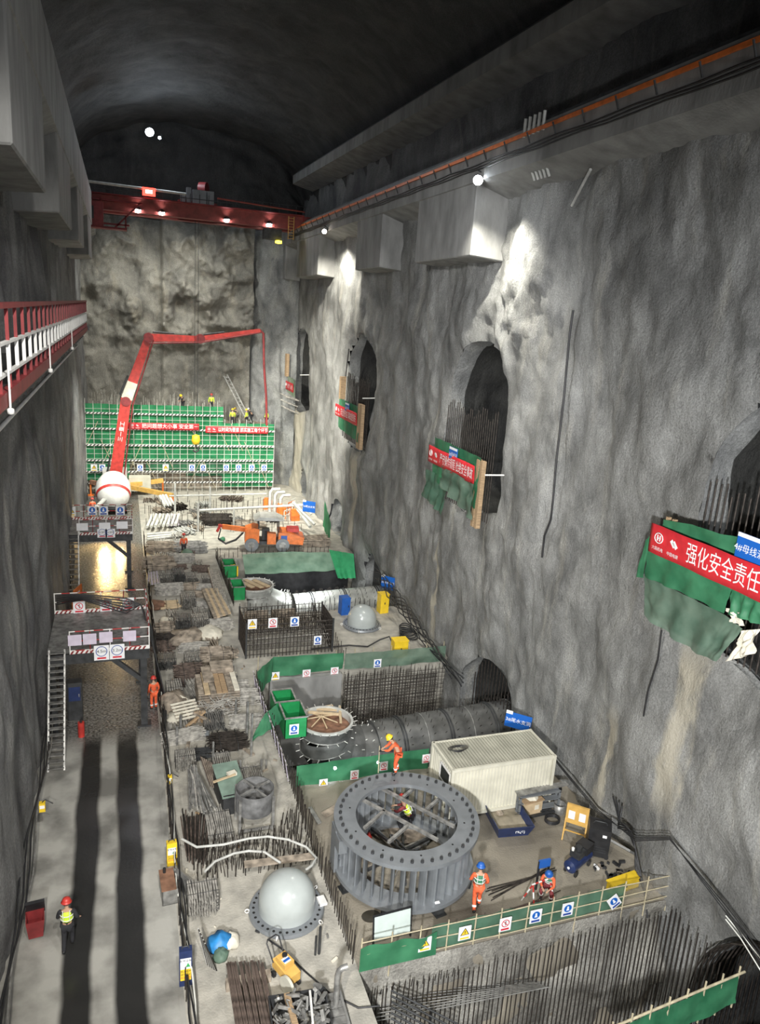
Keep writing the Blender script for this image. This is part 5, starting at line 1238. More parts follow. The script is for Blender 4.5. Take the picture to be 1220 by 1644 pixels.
# near grey tubes fanned out, kept as single tubes
for i in range(26):
    u = i / 25; a = at(306 + random.uniform(-4, 10), 1228 + random.uniform(0, 8), .75 - .25 * abs(u - .5)); c = at(303 + 44 * u, 1296 + random.uniform(-14, 4) + 8 * (1 - abs(u - .5)), .3 + random.uniform(0, .25))
    post(a, c, .032, M['tube'] if i % 4 else RP, 'long grey tube of the fan heaped beside the pale tube bundle', 'grey_tube', 'tube', 'fanned grey tubes')
for i in range(22):
    u = i / 21; a = at(290 + 55 * u, 1305 + random.uniform(-8, 8), .15); c = at(300 + 30 * u, 1392 + random.uniform(-22, 6), .08)
    post(a, c, .022, R_ if i % 3 else RR, 'dark bar in the loose heap below the fanned grey tubes', 'loose_bar', 'steel bar', 'dark loose bars')
for i in range(11):
    u = i / 10; post(at(322 + 18 * u, 1215 + 10 * u, .4), at(338 + 16 * u, 1262 + 6 * u, .2), .03, WG if i % 2 else RR, 'slanting dark stick between tube heap and green lidded box', 'slanting_stick', 'stick', 'slanting sticks')
# rebar rods bundle at the bottom edge, each rod its own
g0 = MB().cyl((0, 0, 0), (0, 3.0, 0), .026, n=6)
for i in range(30):
    u = i / 29; a = at(363 + 56 * u, 1545 + random.uniform(-3, 3), .34 + .03 * (i % 2)); 
    o = g0.build('rebar_rod', M['rebar_rust']) if i == 0 else rod0.copy()
    if i == 0: rod0 = o
    else: COL.objects.link(o)
    o.location = (a.x, a.y - 3.0, a.z); o.rotation_euler = (0, 0, random.uniform(-.02, .02))
    tag(o, 'rusty straight rod in the flat bundle at the bottom edge left of the saw'.replace('left of', 'beside'), 'steel rod', 'rusty rods at the bottom edge')
A = at(363, 1600, 0); tag(MB().bx(2.4, 4.0, 15.3, 15.5, 0, .3).build('timber_bearer', M['woodgrey']), 'timber bearer under the rusty rods nearest the bottom edge', 'bearer'); tag(MB().bx(2.5, 3.8, 17.2, 17.4, 0, .3).build('timber_bearer', M['woodgrey']), 'timber bearer under the upper end of the rusty rods', 'bearer')
# small leaning bundle beside blue bag
for i in range(14):
    a = at(318 + i * .9, 1490 + i * 2, .9); c = at(332 + i * 1.2, 1548 + i * .8, .03)
    post(a, c, .02, R_ if i % 3 else M['greypipe'], 'thin dark bar in the leaning bunch beside the blue plastic bag', 'thin_bar', 'steel bar', 'leaning bunch of bars')
# timber stack with brushwood face
def big_timber():
    t = thing('timber_stack', 'big stack of grey timber boards with tangled wire packed in its front', 'timber stack', at(352, 1150, 0)); 
    for i in range(7):
        x = -.85 + i * .28; MB().box((x, 1.0, 1.25 + random.uniform(-.03, .05)), (.25, 2.0 + random.uniform(-.3, .3), .07)).build('board', [M['woodgrey'], M['ply'], M['woodgrey'], M['wood'], M['wood'], M['woodgrey'], M['paper']][i], t)
    MB().box((.35, 2.3, 1.45), (1.1, .9, .25)).box((-.4, 1.7, 1.4), (.5, 1.5, .12)).build('upper_board', M['woodgrey'], t)
    b = MB()
    for j in range(9): b.box((0, 1.0, 1.17 - j * .13), (1.95, 1.9, .08)) 
    b.build('board_layer', M['woodgrey'], t)
    b = MB()
    for k in range(110):
        x, z = random.uniform(-.9, .9), random.uniform(.15, 1.0); a = random.uniform(-1.2, 1.2); L = random.uniform(.25, .7); d = V(math.cos(a), random.uniform(-.15, .1), math.sin(a)) * L / 2
        c = V(x, -.12 + random.uniform(-.1, .05), z); p, q = c - d, c + d
        if p.z > .02 and q.z > .02: b.cyl(p, q, .014, n=4)
    b.build('tangled_wire', M['rebar_pale'], t, kind='stuff')
big_timber()
def pallet(loc, rz, label, lean=0.0):
    t = thing('wooden_pallet', label, 'pallet', loc, rz); t.rotation_euler = (lean, 0, rz)
    for k in range(6): MB().bx(-.6, .6, k * .19, k * .19 + .11, .1, .13).build('slat', M['paper'], t)
    for x in (-.5, 0, .5): MB().bx(x - .05, x + .05, 0, 1.06, 0, .1).build('bearer', M['woodgrey'], t)
pallet(at(304, 1156, .35), .25, 'pale slatted pallet propped on the heap of timber offcuts', .35)
C = at(322, 1172, 0)
for k in range(12):
    a = .3 + k * .22; post(C + V(.9 * math.cos(a) * .9, .7 * math.sin(a) - .1, .06), C + V(.05 * k - .3, .35, .75), .05, M['wood'] if k % 2 else WG, 'timber offcut leaning in the small cone of wood by the pallet', 'timber_offcut', 'timber', 'cone of timber offcuts', True)
tag(MB().bar(at(290, 1176, .12), at(336, 1178, .12), .22, .2).build('steel_beam', M['steelpaint']), 'grey steel beam on the floor in front of the timber offcuts', 'beam')
def bag(loc, s, m, label, nm='sack', cat='sack', k=0):
    b = MB(); n = 14; prof = [(.001, 0), (.42, .02), (.5, .2), (.42, .42), (.2, .56), (.001, .6)]
    b.lathe((0, 0, 0), prof, 16); b.v = [tuple(Vector(v) * s * (1 + .3 * fbm(Vector(v) * 3 + V(k, 0, 0), 3))) for v in b.v]
    o = b.build(nm, m); o.location = loc; o.rotation_euler = (0, 0, k); return tag(o, label, cat)
bag(at(293, 1136, 0), 1.0, M['paper'], 'white crumpled sack on the dark rubbish by the pallet', k=1); bag(at(284, 1158, 0), .9, M['paper'], 'pale sack at the road edge below the white one', k=2)
bag(at(280, 1140, 0), 1.5, M['woodgrey'], 'large dark dusty heap under tarp between sack and light tubes', 'rubbish_heap', 'heap', k=3)
bag(at(352, 1520, 0), .75, M['tarpblue'], 'blue plastic bag beside the leaning bunch of bars', 'plastic_bag', 'bag', k=4)
bag(at(369, 1517, 0), .6, M['paper'], 'whitish bag pressed against the blue plastic bag', 'plastic_bag', 'bag', k=5)
bag(at(354, 1538, 0), .5, M['netgrey'], 'dull green cloth heap below the blue plastic bag', 'cloth_heap', 'cloth', k=6)
for k, (px, py, s, m, l) in enumerate(((300, 1030, 1.8, M['woodgrey'], 'grey sheeted heap behind the rusty heap of bars'), (335, 1022, 1.6, M['paper'], 'pale sheeted mound before the square stacks'), (268, 998, .8, M['paper'], 'small cream bundle beside the dark logs'), (272, 950, 1.4, M['black'], 'black sheeted mass under the rounded tube heap'), (250, 975, 1.2, M['rust'], 'brown tangled heap at the road edge behind the pale boards'))):
    o = bag(at(px, py, 0), s, m, l, 'sheeted_heap', 'heap', k=7 + k); o.scale = (1.2, 1.0, .6)
# hopper
t = thing('steel_hopper', 'round open steel hopper on legs beside the pale tube bundle', 'hopper', (4.45, 24.2, 0))
MB().lathe((0, 0, 0), [(.70, .75), (.72, 1.62), (.69, 1.62), (.66, .78), (.001, .76), (.001, .74), (.70, .75)], 40).build('drum', mat('dull_hopper_steel', (.15, .15, .15), .7, .2, var=.25), t)
for a in (0, PI / 2): MB().bar((-.7 * math.cos(a + .5), -.7 * math.sin(a + .5), 1.58), (.7 * math.cos(a + .5), .7 * math.sin(a + .5), 1.58), .08, .06).build('cross_bar', M['tube'], t)
for sx in (-1, 1):
    for sy in (-1, 1): MB().bar((sx * .62, sy * .5, 0), (sx * .62, sy * .5, 1.5), .1, .1).build('leg', M['tube'], t)
MB().bx(-.66, .66, -.54, -.46, .12, .22).bx(-.66, .66, .46, .54, .12, .22).build('stretcher', M['tube'], t)
t = thing('lidded_box', 'box with dull green lid standing against the steel hopper', 'box', (3.75, 25.9, 0), .1)
MB().bx(-.45, .45, -.9, .9, 0, .85).build('body', M['steeldark'], t); MB().box((0, 0, .95), (1.0, 1.9, .05), M=Matrix.Rotation(.15, 3, 'X')).build('lid', mat('dull_green_sheet', (.2, .28, .23), .5), t)
tag(MB().bar(at(342, 1256, 1.05), at(378, 1243, 1.15), .09, .05).build('board', M['ply']), 'pale narrow board lying on the dull green lid', 'board')
tag(MB().box(at(372, 1242, 1.1), (.35, .25, .12), rz=.3).build('paper_parcel', M['paper']), 'white parcel at the end of the board on the green lid', 'parcel')
# floor posts
for px, py, h, r in ((396, 1186, 1.9, .06), (403, 1214, 2.1, .05), (378, 1160, 1.2, .05), (419, 1246, .8, .05), (427, 1236, .5, .04), (385, 1255, 1.0, .05), (342, 1228, 1.1, .05), (290, 1180, 1.0, .06), (284, 1196, .9, .06), (373, 1108, 1.4, .07), (379, 1104, .7, .08)):
    p = at(px, py, 0); post(p, p + V(0, 0, h), r, M['tube'], 'grey steel post standing alone on the pale concrete between the stacks', 'floor_post', 'post', 'steel posts between the stacks')
p = at(512, 1531, 0); post(p, p + V(0, 0, 1.0), .045, M['steeldark'], 'taller of the paired dark posts casting shadows beside the big dome', 'floor_post', 'post'); p = at(506, 1533, 0); post(p, p + V(0, 0, .7), .035, M['steeldark'], 'shorter of the paired dark posts beside the big dome', 'floor_post', 'post')
p = at(538, 1626, 0)
tag(MB().tube([p, p + V(0, 0, 1.3), p + V(.04, 0, 1.45), p + V(.12, 0, 1.52), p + V(.28, 0, 1.54)], .085, 14).build('elbow_pipe', M['tube']), 'grey pipe standing upright with bent top near the bottom edge', 'pipe')
for a, b_ in (((390, 1200), (407, 1212)), ((300, 1208), (303, 1190))): tag(MB().bar(at(*a, .05), at(*b_, .05), .15, .08).build('floor_batten', M['woodgrey']), 'dark batten on the concrete near the leaning posts' if a[0] > 350 else 'dark batten on the concrete by the slatted frame', 'batten')
# curved rebar hoops and standing field by the dome
for pts, l in ((((292, 1347), (316, 1360), (358, 1356), (400, 1346), (430, 1343), (463, 1348), (492, 1360), (508, 1378), (500, 1390), (490, 1397)), 'long pale hose bent in a wide arc over the standing bars'), (((329, 1399), (345, 1383), (376, 1370), (400, 1366), (425, 1368), (450, 1385)), 'shorter pale hose arc inside the wide one')):
    tag(MB().tube([at(x, y, .75) for x, y in pts], .045, 8).build('pale_hose', M['greypipe']), l, 'hose')
tag(MB().bar(at(392, 1388, .6), at(505, 1374, .6), .3, .06).build('grey_plank', M['woodgrey']), 'dark plank lying over the standing bars behind the big dome', 'plank')

t = thing('edge_lattice', 'long leaning lattice with short rungs along the pit edge before the green stair box', 'lattice', (6.15, 26.4, 0))
for x, z in ((0, .9), (.12, .15)): MB().cyl((x, 0, z), (x, 8.4, z), .03, n=6).build('long_tube', M['rebar_pale'], t)
for k in range(28): MB().cyl((.12, .15 + k * .3, 0.02), (-.02, .25 + k * .3, 1.0), .018, n=5).build('rung', M['rebar'] if k % 3 else M['lilac'], t)
t = thing('timber_trough', 'two dark timber troughs between rebar cage and far green stair', 'trough', (7.0, 42.2, 0))
for k in range(2):
    for a in ((0, 0, 1.5, .06), (0, 1.1, 1.5, .06)): MB().bx(k * 1.7 + a[0], k * 1.7 + a[0] + a[2], a[1], a[1] + a[3], 0, .7).build('side_board', M['woodgrey'], t)
    MB().bx(k * 1.7, k * 1.7 + .06, 0, 1.16, 0, .7).build('end_board', M['woodgrey'], t)
for k in range(9): post((8.6 + .3 * k, 41.2 + .15 * (k % 3), .08 + .04 * (k % 4)), (10.8 + .1 * k, 43.6 - .2 * (k % 5), .1), .03, RP if k % 2 else WG, 'loose stick lying between rebar cage and pale far pipe', 'loose_stick', 'stick', 'loose sticks behind the cage')
# ---------------- upright dowels ----------------
DW = []
def dow(x, y, h, z0=0.0, lean=.03): DW.append((Vector((x, y, z0)), Vector((x + random.uniform(-lean, lean), y + random.uniform(-lean, lean), z0 + h))))
y = 17.2
while y < 27: dow(6.3 + random.uniform(-.03, .03), y, random.uniform(.85, 1.15)); y += .17
y = 17.2
while y < 27: dow(1.42 + random.uniform(-.04, .04), y, random.uniform(.5, 1.0)); y += .4
y = 27
while y < 60: dow(1.45, y, random.uniform(.6, 1.3)); y += .4
y = 27.2
while y < 35: dow(6.35, y, random.uniform(.5, 1.0)); y += .3
y = 36.5
while y < 44: dow(11.6 + (y - 36.5) * -.03, y, random.uniform(.7, 1.2)); y += .28
y = 46
while y < 56: dow(6.7, y, random.uniform(.6, 1.3)); y += .3
x = 1.8
for yy in (21.7, 22.0, 22.3, 22.6, 22.9, 23.2, 23.6, 24.0):
    x = 2.2
    while x < 6.2:
        if not (yy > 23.2 and x < 5.3): dow(x + random.uniform(-.08, .08), yy + random.uniform(-.1, .1), random.uniform(.5, .85), lean=.1)
        x += .16
x = 6.5
while x < 10.0: dow(x, 16.75, random.uniform(.1, .35), z0=-.9); x += .2
x = 7
while x < 16: dow(x, 55.9, random.uniform(.4, .9)); x += .35
x = 6.8
while x < 17: dow(x, 44.2, random.uniform(.5, 1.0)); x += .35
for x in [1.8 + .5 * k for k in range(26)]: dow(x, 69.5, random.uniform(.8, 1.5))
for x in [1.8 + .5 * k for k in range(26)]: dow(x, 64.8 + .3 * (k % 3 if False else 0), random.uniform(.8, 1.5))
for k in range(60): dow(random.uniform(2, 15), random.uniform(60, 76), random.uniform(.6, 1.6))
# long bars up the face of the near pit wall
PW = []
x = 6.7
while x < 17.6:
    top = -.45 + random.uniform(-.15, .15) + (.3 if x > 13 else 0); PW.append((V(x, 16.45, -5.9), V(x + random.uniform(-.04, .04), 16.5, top))); x += .17
y = 16.2
while y > 13.9: PW.append((V(17.35, y, -5.9), V(17.3, y, .2 + random.uniform(-.2, .3)))); y -= .2
unit = MB().cyl((0, 0, 0), (0, 0, 1), 1, n=6)
def rodobj(p, q, r, nm, proto, label, grp, m):
    if proto is None: o = unit.build(nm, m)
    else: o = proto.copy(); COL.objects.link(o)
    d = q - p; o.location = p; o.rotation_euler = d.to_track_quat('Z', 'Y').to_euler(); o.scale = (r, r, d.length)
    return tag(o, label, 'steel bar', grp)
near = sorted(DW, key=lambda s: (s[0] - CAM).length)
pr = None
for p, q in near[:215]:
    pr_ = rodobj(p, q, .016, 'upright_dowel', pr, 'short upright steel bar cast into the concrete along the slab edges', 'upright bars along the slab edges', M['rebar']); pr = pr or pr_
b = MB()
for p, q in near[215:]: b.cyl(p, q, .02, n=4)
tag(b.build('upright_dowels', M['rebar']), 'more rows of thin upright steel bars farther along the concrete', 'steel bars', kind='stuff')
pr = None
for p, q in PW:
    pr_ = rodobj(p, q, .02, 'pit_wall_bar', pr, 'long vertical steel bar in front of the pit face below the near fence', 'long bars on the near pit face', M['rebar_pale'] if False else M['rebar']); pr = pr or pr_
# horizontal bars and dark trestle in the near pit
for k in range(11):
    a = at(600 + k * 3, 1640 - k * 6.5, -.9 - .1 * k); c = at(880 - k * 3, 1585 - k * 1.2, -.9 - .1 * k)
    post(a, c, .016, M['tube'], 'thin level bar of the comb running across the near pit', 'level_bar', 'steel bar', 'level bars across the near pit')
for k in range(7):
    a = at(612 + k * 7, 1650 - k * 4, .0); c = at(700 + k * 6, 1640 + k * 3, -1.5)
    post(at(628, 1590 + k * 9, -.2), at(735, 1644 + k * 10, -1.0), .028, M['steeldark'], 'dark tube of the trestle at the bottom corner of the pit', 'trestle_tube', 'tube', 'dark trestle tubes')
for px in (630, 660, 690): post(at(px, 1650, -3), at(px, 1640, -3) + V(0, 0, 2.9), .04, M['steeldark'], 'upright dark tube of the pit trestle', 'trestle_tube', 'tube', 'upright trestle tubes')
# tarp fence at the bottom right
T0, T1 = V(12.6, 13.0, .25), V(17.45, 13.4, .45)
netsheet('tarp_fence', 'dark green tarp stretched on a pole at the bottom right corner'.replace('right ', ''), 'tarp', [T0, (T0 + T1) / 2 + V(0, 0, -.05), T1], [T0 + V(0, -.1, -.9), (T0 + T1) / 2 + V(0, -.1, -1.0), T1 + V(0, -.1, -1.0)], M['net'], 40, 8, .05)
post(T0 + V(-.8, 0, -.02), T1 + V(.2, 0, .02), .04, M['bamboo'], 'pale pole holding the top edge of the dark green corner tarp', 'tarp_pole', 'pole')
for k in range(8):
    p = T0.lerp(T1, k / 7); post(p + V(0, .02, -1.3), p + V(0, .02, .25), .03, M['bamboo'], 'short pale pole behind the dark green corner tarp', 'tarp_post', 'post', 'posts of the corner tarp')
for k in range(2): cable([(1165, 1470 + 6 * k), (1190, 1500 + 8 * k), (1222, 1540 + 20 * k)], 17.2 - .2 * k, 'pale rope crossing the dark low tunnel at the picture corner', .02, M['pvc'], 'pale ropes at the low tunnel')
# bars lining the near low tunnel
for k in range(16):
    R = 4.05; t0 = PI * (.98 - k * .0); x = 17.7 + k * .22
    post_pts = [(x, 11.2 + R * math.cos(a), -2.0 + R * math.sin(a)) for a in [PI * i / 16 for i in range(17)]]
    tag(MB().tube([(x, 11.2 + R, -5.5)] + post_pts, .03, 5).build('arch_bar', M['rebar']), 'curved steel bar lining the near low tunnel', 'steel bar', 'curved bars of the low tunnel')
# bars lining the tunnel behind the container, and the high openings
for k in range(14):
    y = 33.9 - k * .34; z = -.9 + math.sqrt(max(0, 2.7 ** 2 - (y - 31.4) ** 2)); post((18.5, y, -5.5), (18.5, y, z), .03, M['rebar'], 'upright bar inside the tunnel mouth of the dark pipe', 'tunnel_bar', 'steel bar', 'bars in the pipe tunnel')
for yc, z0, z1 in ((15.4, 12.0, 14.6), (36.0, 11.6, 14.4), (56.7, 11.5, 14.0)):
    for k in range(26):
        y = yc - 3.0 + 6.0 * k / 25; lb = {15.4: 'close-set upright bar over the nearest green net', 36.0: 'upright bar in the opening above the pipe tunnel', 56.7: 'upright bar in the second opening from the end'}[yc]
        post((17.7, y, z0 - 2.5), (17.7, y, z1 + random.uniform(-.2, .5) + 0), .028, M['rebar'], lb, 'opening_bar', 'steel bar', lb + 's')
# rebar cage on the middle slab
def cage():
    t = thing('rebar_cage', 'open dark rebar cage with three signs on the middle slab', 'rebar cage', (6.3, 38.2, 0)); W, D, Hh = 5.0, 2.6, 2.0
    for nm, p, q, ax in (('front_grid', (0, 0), (W, 0), 0), ('back_grid', (0, D), (W, D), 0), ('side_grid', (0, 0), (0, D), 1), ('side_grid', (W, 0), (W, D), 1)):
        b = MB(); n = 24
        for k in range(n + 1):
            x = p[0] + (q[0] - p[0]) * k / n; y = p[1] + (q[1] - p[1]) * k / n; b.cyl((x, y, 0), (x, y, Hh), .02, n=4)
        for z in [.2 + .3 * k for k in range(7)]: b.cyl((p[0], p[1], z), (q[0], q[1], z), .02, n=4)
        b.build(nm, M['rebar'], t)
    for lev in (.35, .7, 1.1, 1.5):
        b = MB(); 
        for k in range(40):
            x = .1 + (W - .2) * k / 39; b.cyl((x, .2 if lev < 1 else .9, lev), (x + .25, D - .3, lev + random.uniform(0, .25)), .018, n=4)
        b.cyl((0, 1, lev), (W, 1, lev), .03, n=4).cyl((0, 2, lev), (W, 2, lev), .03, n=4); b.build('level_grid', M['rebar_pale'] if lev < 1 else M['rebar'], t)
    for x in (0, W): 
        for y in (0, D): MB().bar((x, y, 0), (x, y, Hh + .1), .09, .09).build('corner_post', M['steeldark'], t)
cage()
for px, py, k, lb in ((405, 1002, 'warn', 'yellow triangle sign on the rebar cage'), (438, 1000, 'proh', 'prohibition sign in the middle of the rebar cage top'), (473, 998, 'mand', 'blue disc sign on the rebar cage')):
    sign(aty(px, py, 38.12), (1, 0, 0), lb, k, w=.5, h=.58)
sign(at(510, 1028, .9), (1, 0, 0), 'blue sign on the low bars at the end of the rebar cage', 'mand', w=.45, h=.55)
# gantry signs
label_txt['round height limit sign hung below the nearer platform, beside its twin'] = '4.5m'
label_txt['round width limit sign with pointers hung below the nearer platform'] = '3.2m'
for px, py, lb, yy, zz in ((163, 1048, 'round height limit sign hung below the nearer platform, beside its twin', 32.0, 0), (188, 1046, 'round width limit sign with pointers hung below the nearer platform', 32.0, 0)):
    sign(aty(px, py, yy), (1, 0, 0), lb, 'limit', w=.62, h=.7)
for px, lb in ((164, 'small round limit sign under the farther platform'), (177, 'small limit sign with pointers under the farther platform')): sign(aty(px, 856, 50.05), (1, 0, 0), lb, 'limit', w=.6, h=.6)
for k, (px, py) in enumerate(((127, 975), (170, 972), (206, 969))): sign(aty(px, py, 36.85), (1, 0, 0), 'prohibition sign on the rear rail of the nearer platform, %s' % ('by the rock wall', 'over the yellow light streak', 'by the corridor side')[k], 'proh', w=.55, h=.62)
for k, (px, py) in enumerate(((120, 1028), (144, 1026), (170, 1023), (208, 1021))): sign(aty(px, py, 32.15), (1, 0, 0), 'faded lilac plate on the front rail of the nearer platform, %s' % ('next to the ladder head', 'second from the ladder', 'third from the ladder', 'by the outer column')[k], 'plain', w=.55, h=.5).children[0].data.materials[0] = M['lilac']
for k, (px, py) in enumerate(((132, 846), (168, 845), (196, 843))): sign(aty(px, py, 50.1), (1, 0, 0), 'faded plate on the front rail of the farther platform, %s' % ('by the rock', 'in the middle', 'by the outer column')[k], 'plain', w=.7, h=.5)
for k, (px, py) in enumerate(((114, 821), (148, 820), (166, 820), (193, 820))): sign(aty(px, py, 53.9), (1, 0, 0), ('yellow triangle sign at the rock end of the farther platform', 'blue sign before the mixer drum, nearest the rock', 'blue sign before the middle of the mixer drum', 'blue sign at the corridor side of the mixer drum')[k], 'warn' if k == 0 else 'mand', w=.6, h=.66)
MBX = None
for k, px in enumerate((151, 164, 225, 266, 308, 326, 363, 383, 404, 424)): sign(aty(px, 751 - (px - 151) * .0, 77.6), (1, 0, 0), 'small safety sign low on the scaffold net, %s' % ('at the rock side of the pump boom', 'touching the pump boom base', 'just past the bright net strip', 'over the dark gap', 'beside the hook block line', 'one past the hook block line', 'above the grey pipes', 'in the green corner panel, first', 'in the green corner panel, second', 'in the green corner panel, last')[k], 'warn' if k in (0, 3) else 'mand', w=.6, h=.7)
for k in range(6): tag(MB().tube([(-3.2, 36.9, 4.9 - .1 * k), (-2, 36.8 - .1 * k, 4.9 - .02 * k), (0, 36.7 - .15 * k, 4.6 - .1 * k), (.7, 36.5, 4.3), (1.2, 36.0 - k * .5, 3.2), (1.5 + .05 * k, 34.5 - k * .2, .4), (1.5, 30, .15)], .035, 6).build('platform_cable', M['black']), 'black cable slung along the rear rail of the nearer platform', 'cable', 'cables on the platform rail')
# cables along left wall foot and road edge
for k in range(4):
    tag(MB().tube([(-3.1 - .05 * k + .08 * math.sin(i * 1.3 + k), 14 + i * 1.4, 1.0 + .12 * k + .15 * math.sin(i * .8 + k)) for i in range(14)], .03, 6).build('wall_cable', M['black'] if k else M['tube']), 'cable hung low along the shaded rock wall beside the road', 'cable', 'cables on the shaded wall')
    tag(MB().tube([(1.5 + .1 * math.sin(i * 1.1 + k * 2), 15 + i * 1.6, .12 + .5 * abs(math.sin(i * .9 + k))) for i in range(26)], .028, 5).build('edge_cable', M['black'] if k else M['pvc']), 'cable winding along the kerb between road and storage strip', 'cable', 'cables along the kerb')

# ---------------- machines and boxes ----------------
def yellow_box(loc, d, rz, label, nm='yellow_cabinet'):
    t = thing(nm, label, 'cabinet', loc, rz); MB().bx(-d[0] / 2, d[0] / 2, -d[1] / 2, d[1] / 2, 0, d[2]).build('body', M['yellow'], t)
    MB().bx(-d[0] / 2 - .03, d[0] / 2 + .03, -d[1] / 2 - .03, d[1] / 2 + .03, d[2], d[2] + .05).build('lid', M['yellow'], t); MB().bx(-.03, .03, -d[1] / 2 - .03, -d[1] / 2, d[2] * .5, d[2] * .6).build('latch', M['steeldark'], t)
yellow_box(at(643, 1056, 0) + V(0, .3, 0), (.85, .6, 1.0), 0, 'square yellow cabinet on the slab edge above the dusty net fence')
yellow_box(at(616, 985, 0) + V(0, .3, 0), (.6, .6, 1.3), .1, 'yellow cabinet beside the small dome near the rock')
yellow_box(at(1002, 1431, 0) + V(0, .12, 0), (1.25, .3, .4), .12, 'long low yellow box just inside the near fence')
t = thing('blue_cabinet', 'tall blue cabinet standing behind the small dome', 'cabinet', at(552, 985, 0), .1); MB().bx(-.3, .3, -.3, .3, 0, 1.2).build('body', M['blue'], t); MB().bx(-.26, .26, -.32, -.3, .1, 1.1).build('door', M['blue'], t); MB().bx(.15, .19, -.35, -.32, .55, .7).build('handle', M['steeldark'], t)
# skip
t = thing('waste_skip', 'navy open skip filled with sand between container and stay ring', 'skip', (14.05, 21.9, 0), -.12)
def skipside(b, z0, z1, w0, d0, w1, d1, th=.04):
    P0 = [(-w0, -d0), (w0, -d0), (w0, d0), (-w0, d0)]; P1 = [(-w1, -d1), (w1, -d1), (w1, d1), (-w1, d1)]
    for i in range(4):
        j = (i + 1) % 4; vs = [(*P0[i], z0), (*P0[j], z0), (*P1[j], z1), (*P1[i], z1)]; q = [(v[0] * (1 - th), v[1] * (1 - th), v[2]) for v in vs]; b.add(vs + q, [(0, 1, 2, 3), (7, 6, 5, 4), (3, 2, 6, 7), (0, 4, 5, 1), (1, 5, 6, 2), (0, 3, 7, 4)])
    return b
skipside(MB(), .05, .55, .62, .75, .75, .95).bx(-.62, .62, -.75, .75, .02, .08).build('body', M['navy'], t)
MB().sheet(lambda u, v: (-.64 + 1.28 * u, -.78 + 1.56 * v, .22 + .12 * fbm(V(u * 3, v * 3, 1), 3)), 14, 14).build('sand_fill', mat('damp_sand', (.3, .26, .19), .9), t)
w2 = text('MQYJ', .16, 'lettering', M['ink'], t); w2.rotation_euler = (PI / 2 - .2, 0, 0); w2.location = (0.2, -.87, .3)
for s in (-1, 1): MB().bx(s * .75 - .03, s * .75 + .03, -.3, .3, .5, .56).build('rim_handle', M['steeldark'], t)
t = thing('wooden_crate', 'wooden crate with rags on top beside the navy skip', 'crate', (15.25, 22.35, 0), .12)
MB().bx(-.42, .42, -.35, .35, .1, .72).build('body', M['ply'], t); MB().bx(-.47, .47, -.4, .4, .72, .76).build('lid', M['wood'], t); MB().bx(-.42, .42, -.33, -.25, 0, .1).bx(-.42, .42, .25, .33, 0, .1).build('skid', M['wood'], t); MB().bx(.05, .25, -.36, -.35, .35, .55).build('label_patch', M['paper'], t)
b = MB().lathe((0, 0, 0), [(.4, 0), (.3, .08), (.001, .2)], 9, smooth=False); b.v = [(v[0] * (1 + .3 * math.sin(v[1] * 9)), v[1], v[2]) for v in b.v]
o = b.build('rag_heap', M['paper']); o.location = (15.3, 22.4, .76); tag(o, 'crumpled pale rags heaped on the wooden crate', 'rags')
bag(V(16.1, 22.7, 0), .8, M['steeldark'], 'dark lumpy sack behind the wooden crate', k=20)
b = MB().lathe((0, 0, 0), [(.2, 0), (.25, .45), (.22, .45), (.18, .05), (.001, .05)], 18); o = b.build('bucket', M['tube']); o.location = (16.5, 22.0, 0); tag(o, 'grey bucket on the floor beyond the wooden crate', 'bucket')
b = MB().lathe((0, 0, 0), [(.2, 0), (.22, .5), (.001, .5)], 18); o = b.build('drum', M['steeldark']); o.location = (16.9, 22.9, 0); tag(o, 'dark drum in the corner between crate and rock', 'drum')
for k in range(3): tag(MB().tube([V(15.95, 21.6, .04 + .05 * k) + V(.3 * math.cos(a), .25 * math.sin(a), 0) for a in [i * PI / 8 for i in range(16)]], .025, 5, closed=True).build('wire_coil', M['black']), 'coil of black wire on the floor beside the wooden crate', 'coil', 'wire coils by the crate')
for k in range(5): tag(MB().bar((13.6 + .1 * k, 22.1 - .06 * k, .06 + .07 * (k % 3)), (16.0 + .1 * k, 22.25 - .06 * k, .06 + .07 * (k % 3)), .1, .08).build('dark_beam', M['steeldark']), 'dark steel section on the floor along the container side', 'beam', 'dark sections along the container')
for k in range(5): tag(MB().bar((14.6, 22.15 + .06 * k, 1.0 + .01 * k), (17.0, 22.3 + .05 * k, 1.05), .06, .04).build('steel_strip', M['tube']), 'grey strip on the rack in front of the container', 'strip', 'strips before the container')
t = thing('metal_rack', 'dark metal rack against the container side behind the crate', 'rack', (14.7, 22.1, 0))
for x in (0, 1.8):
    for y in (0, .22): MB().bx(x - .04, x + .04, y - .03, y + .03, 0, .98).build('upright', M['steelpaint'], t)
for z in (.3, .65, .95): MB().bx(-.04, 1.84, -.03, .25, z - .03, z).build('shelf', M['steelpaint'], t)
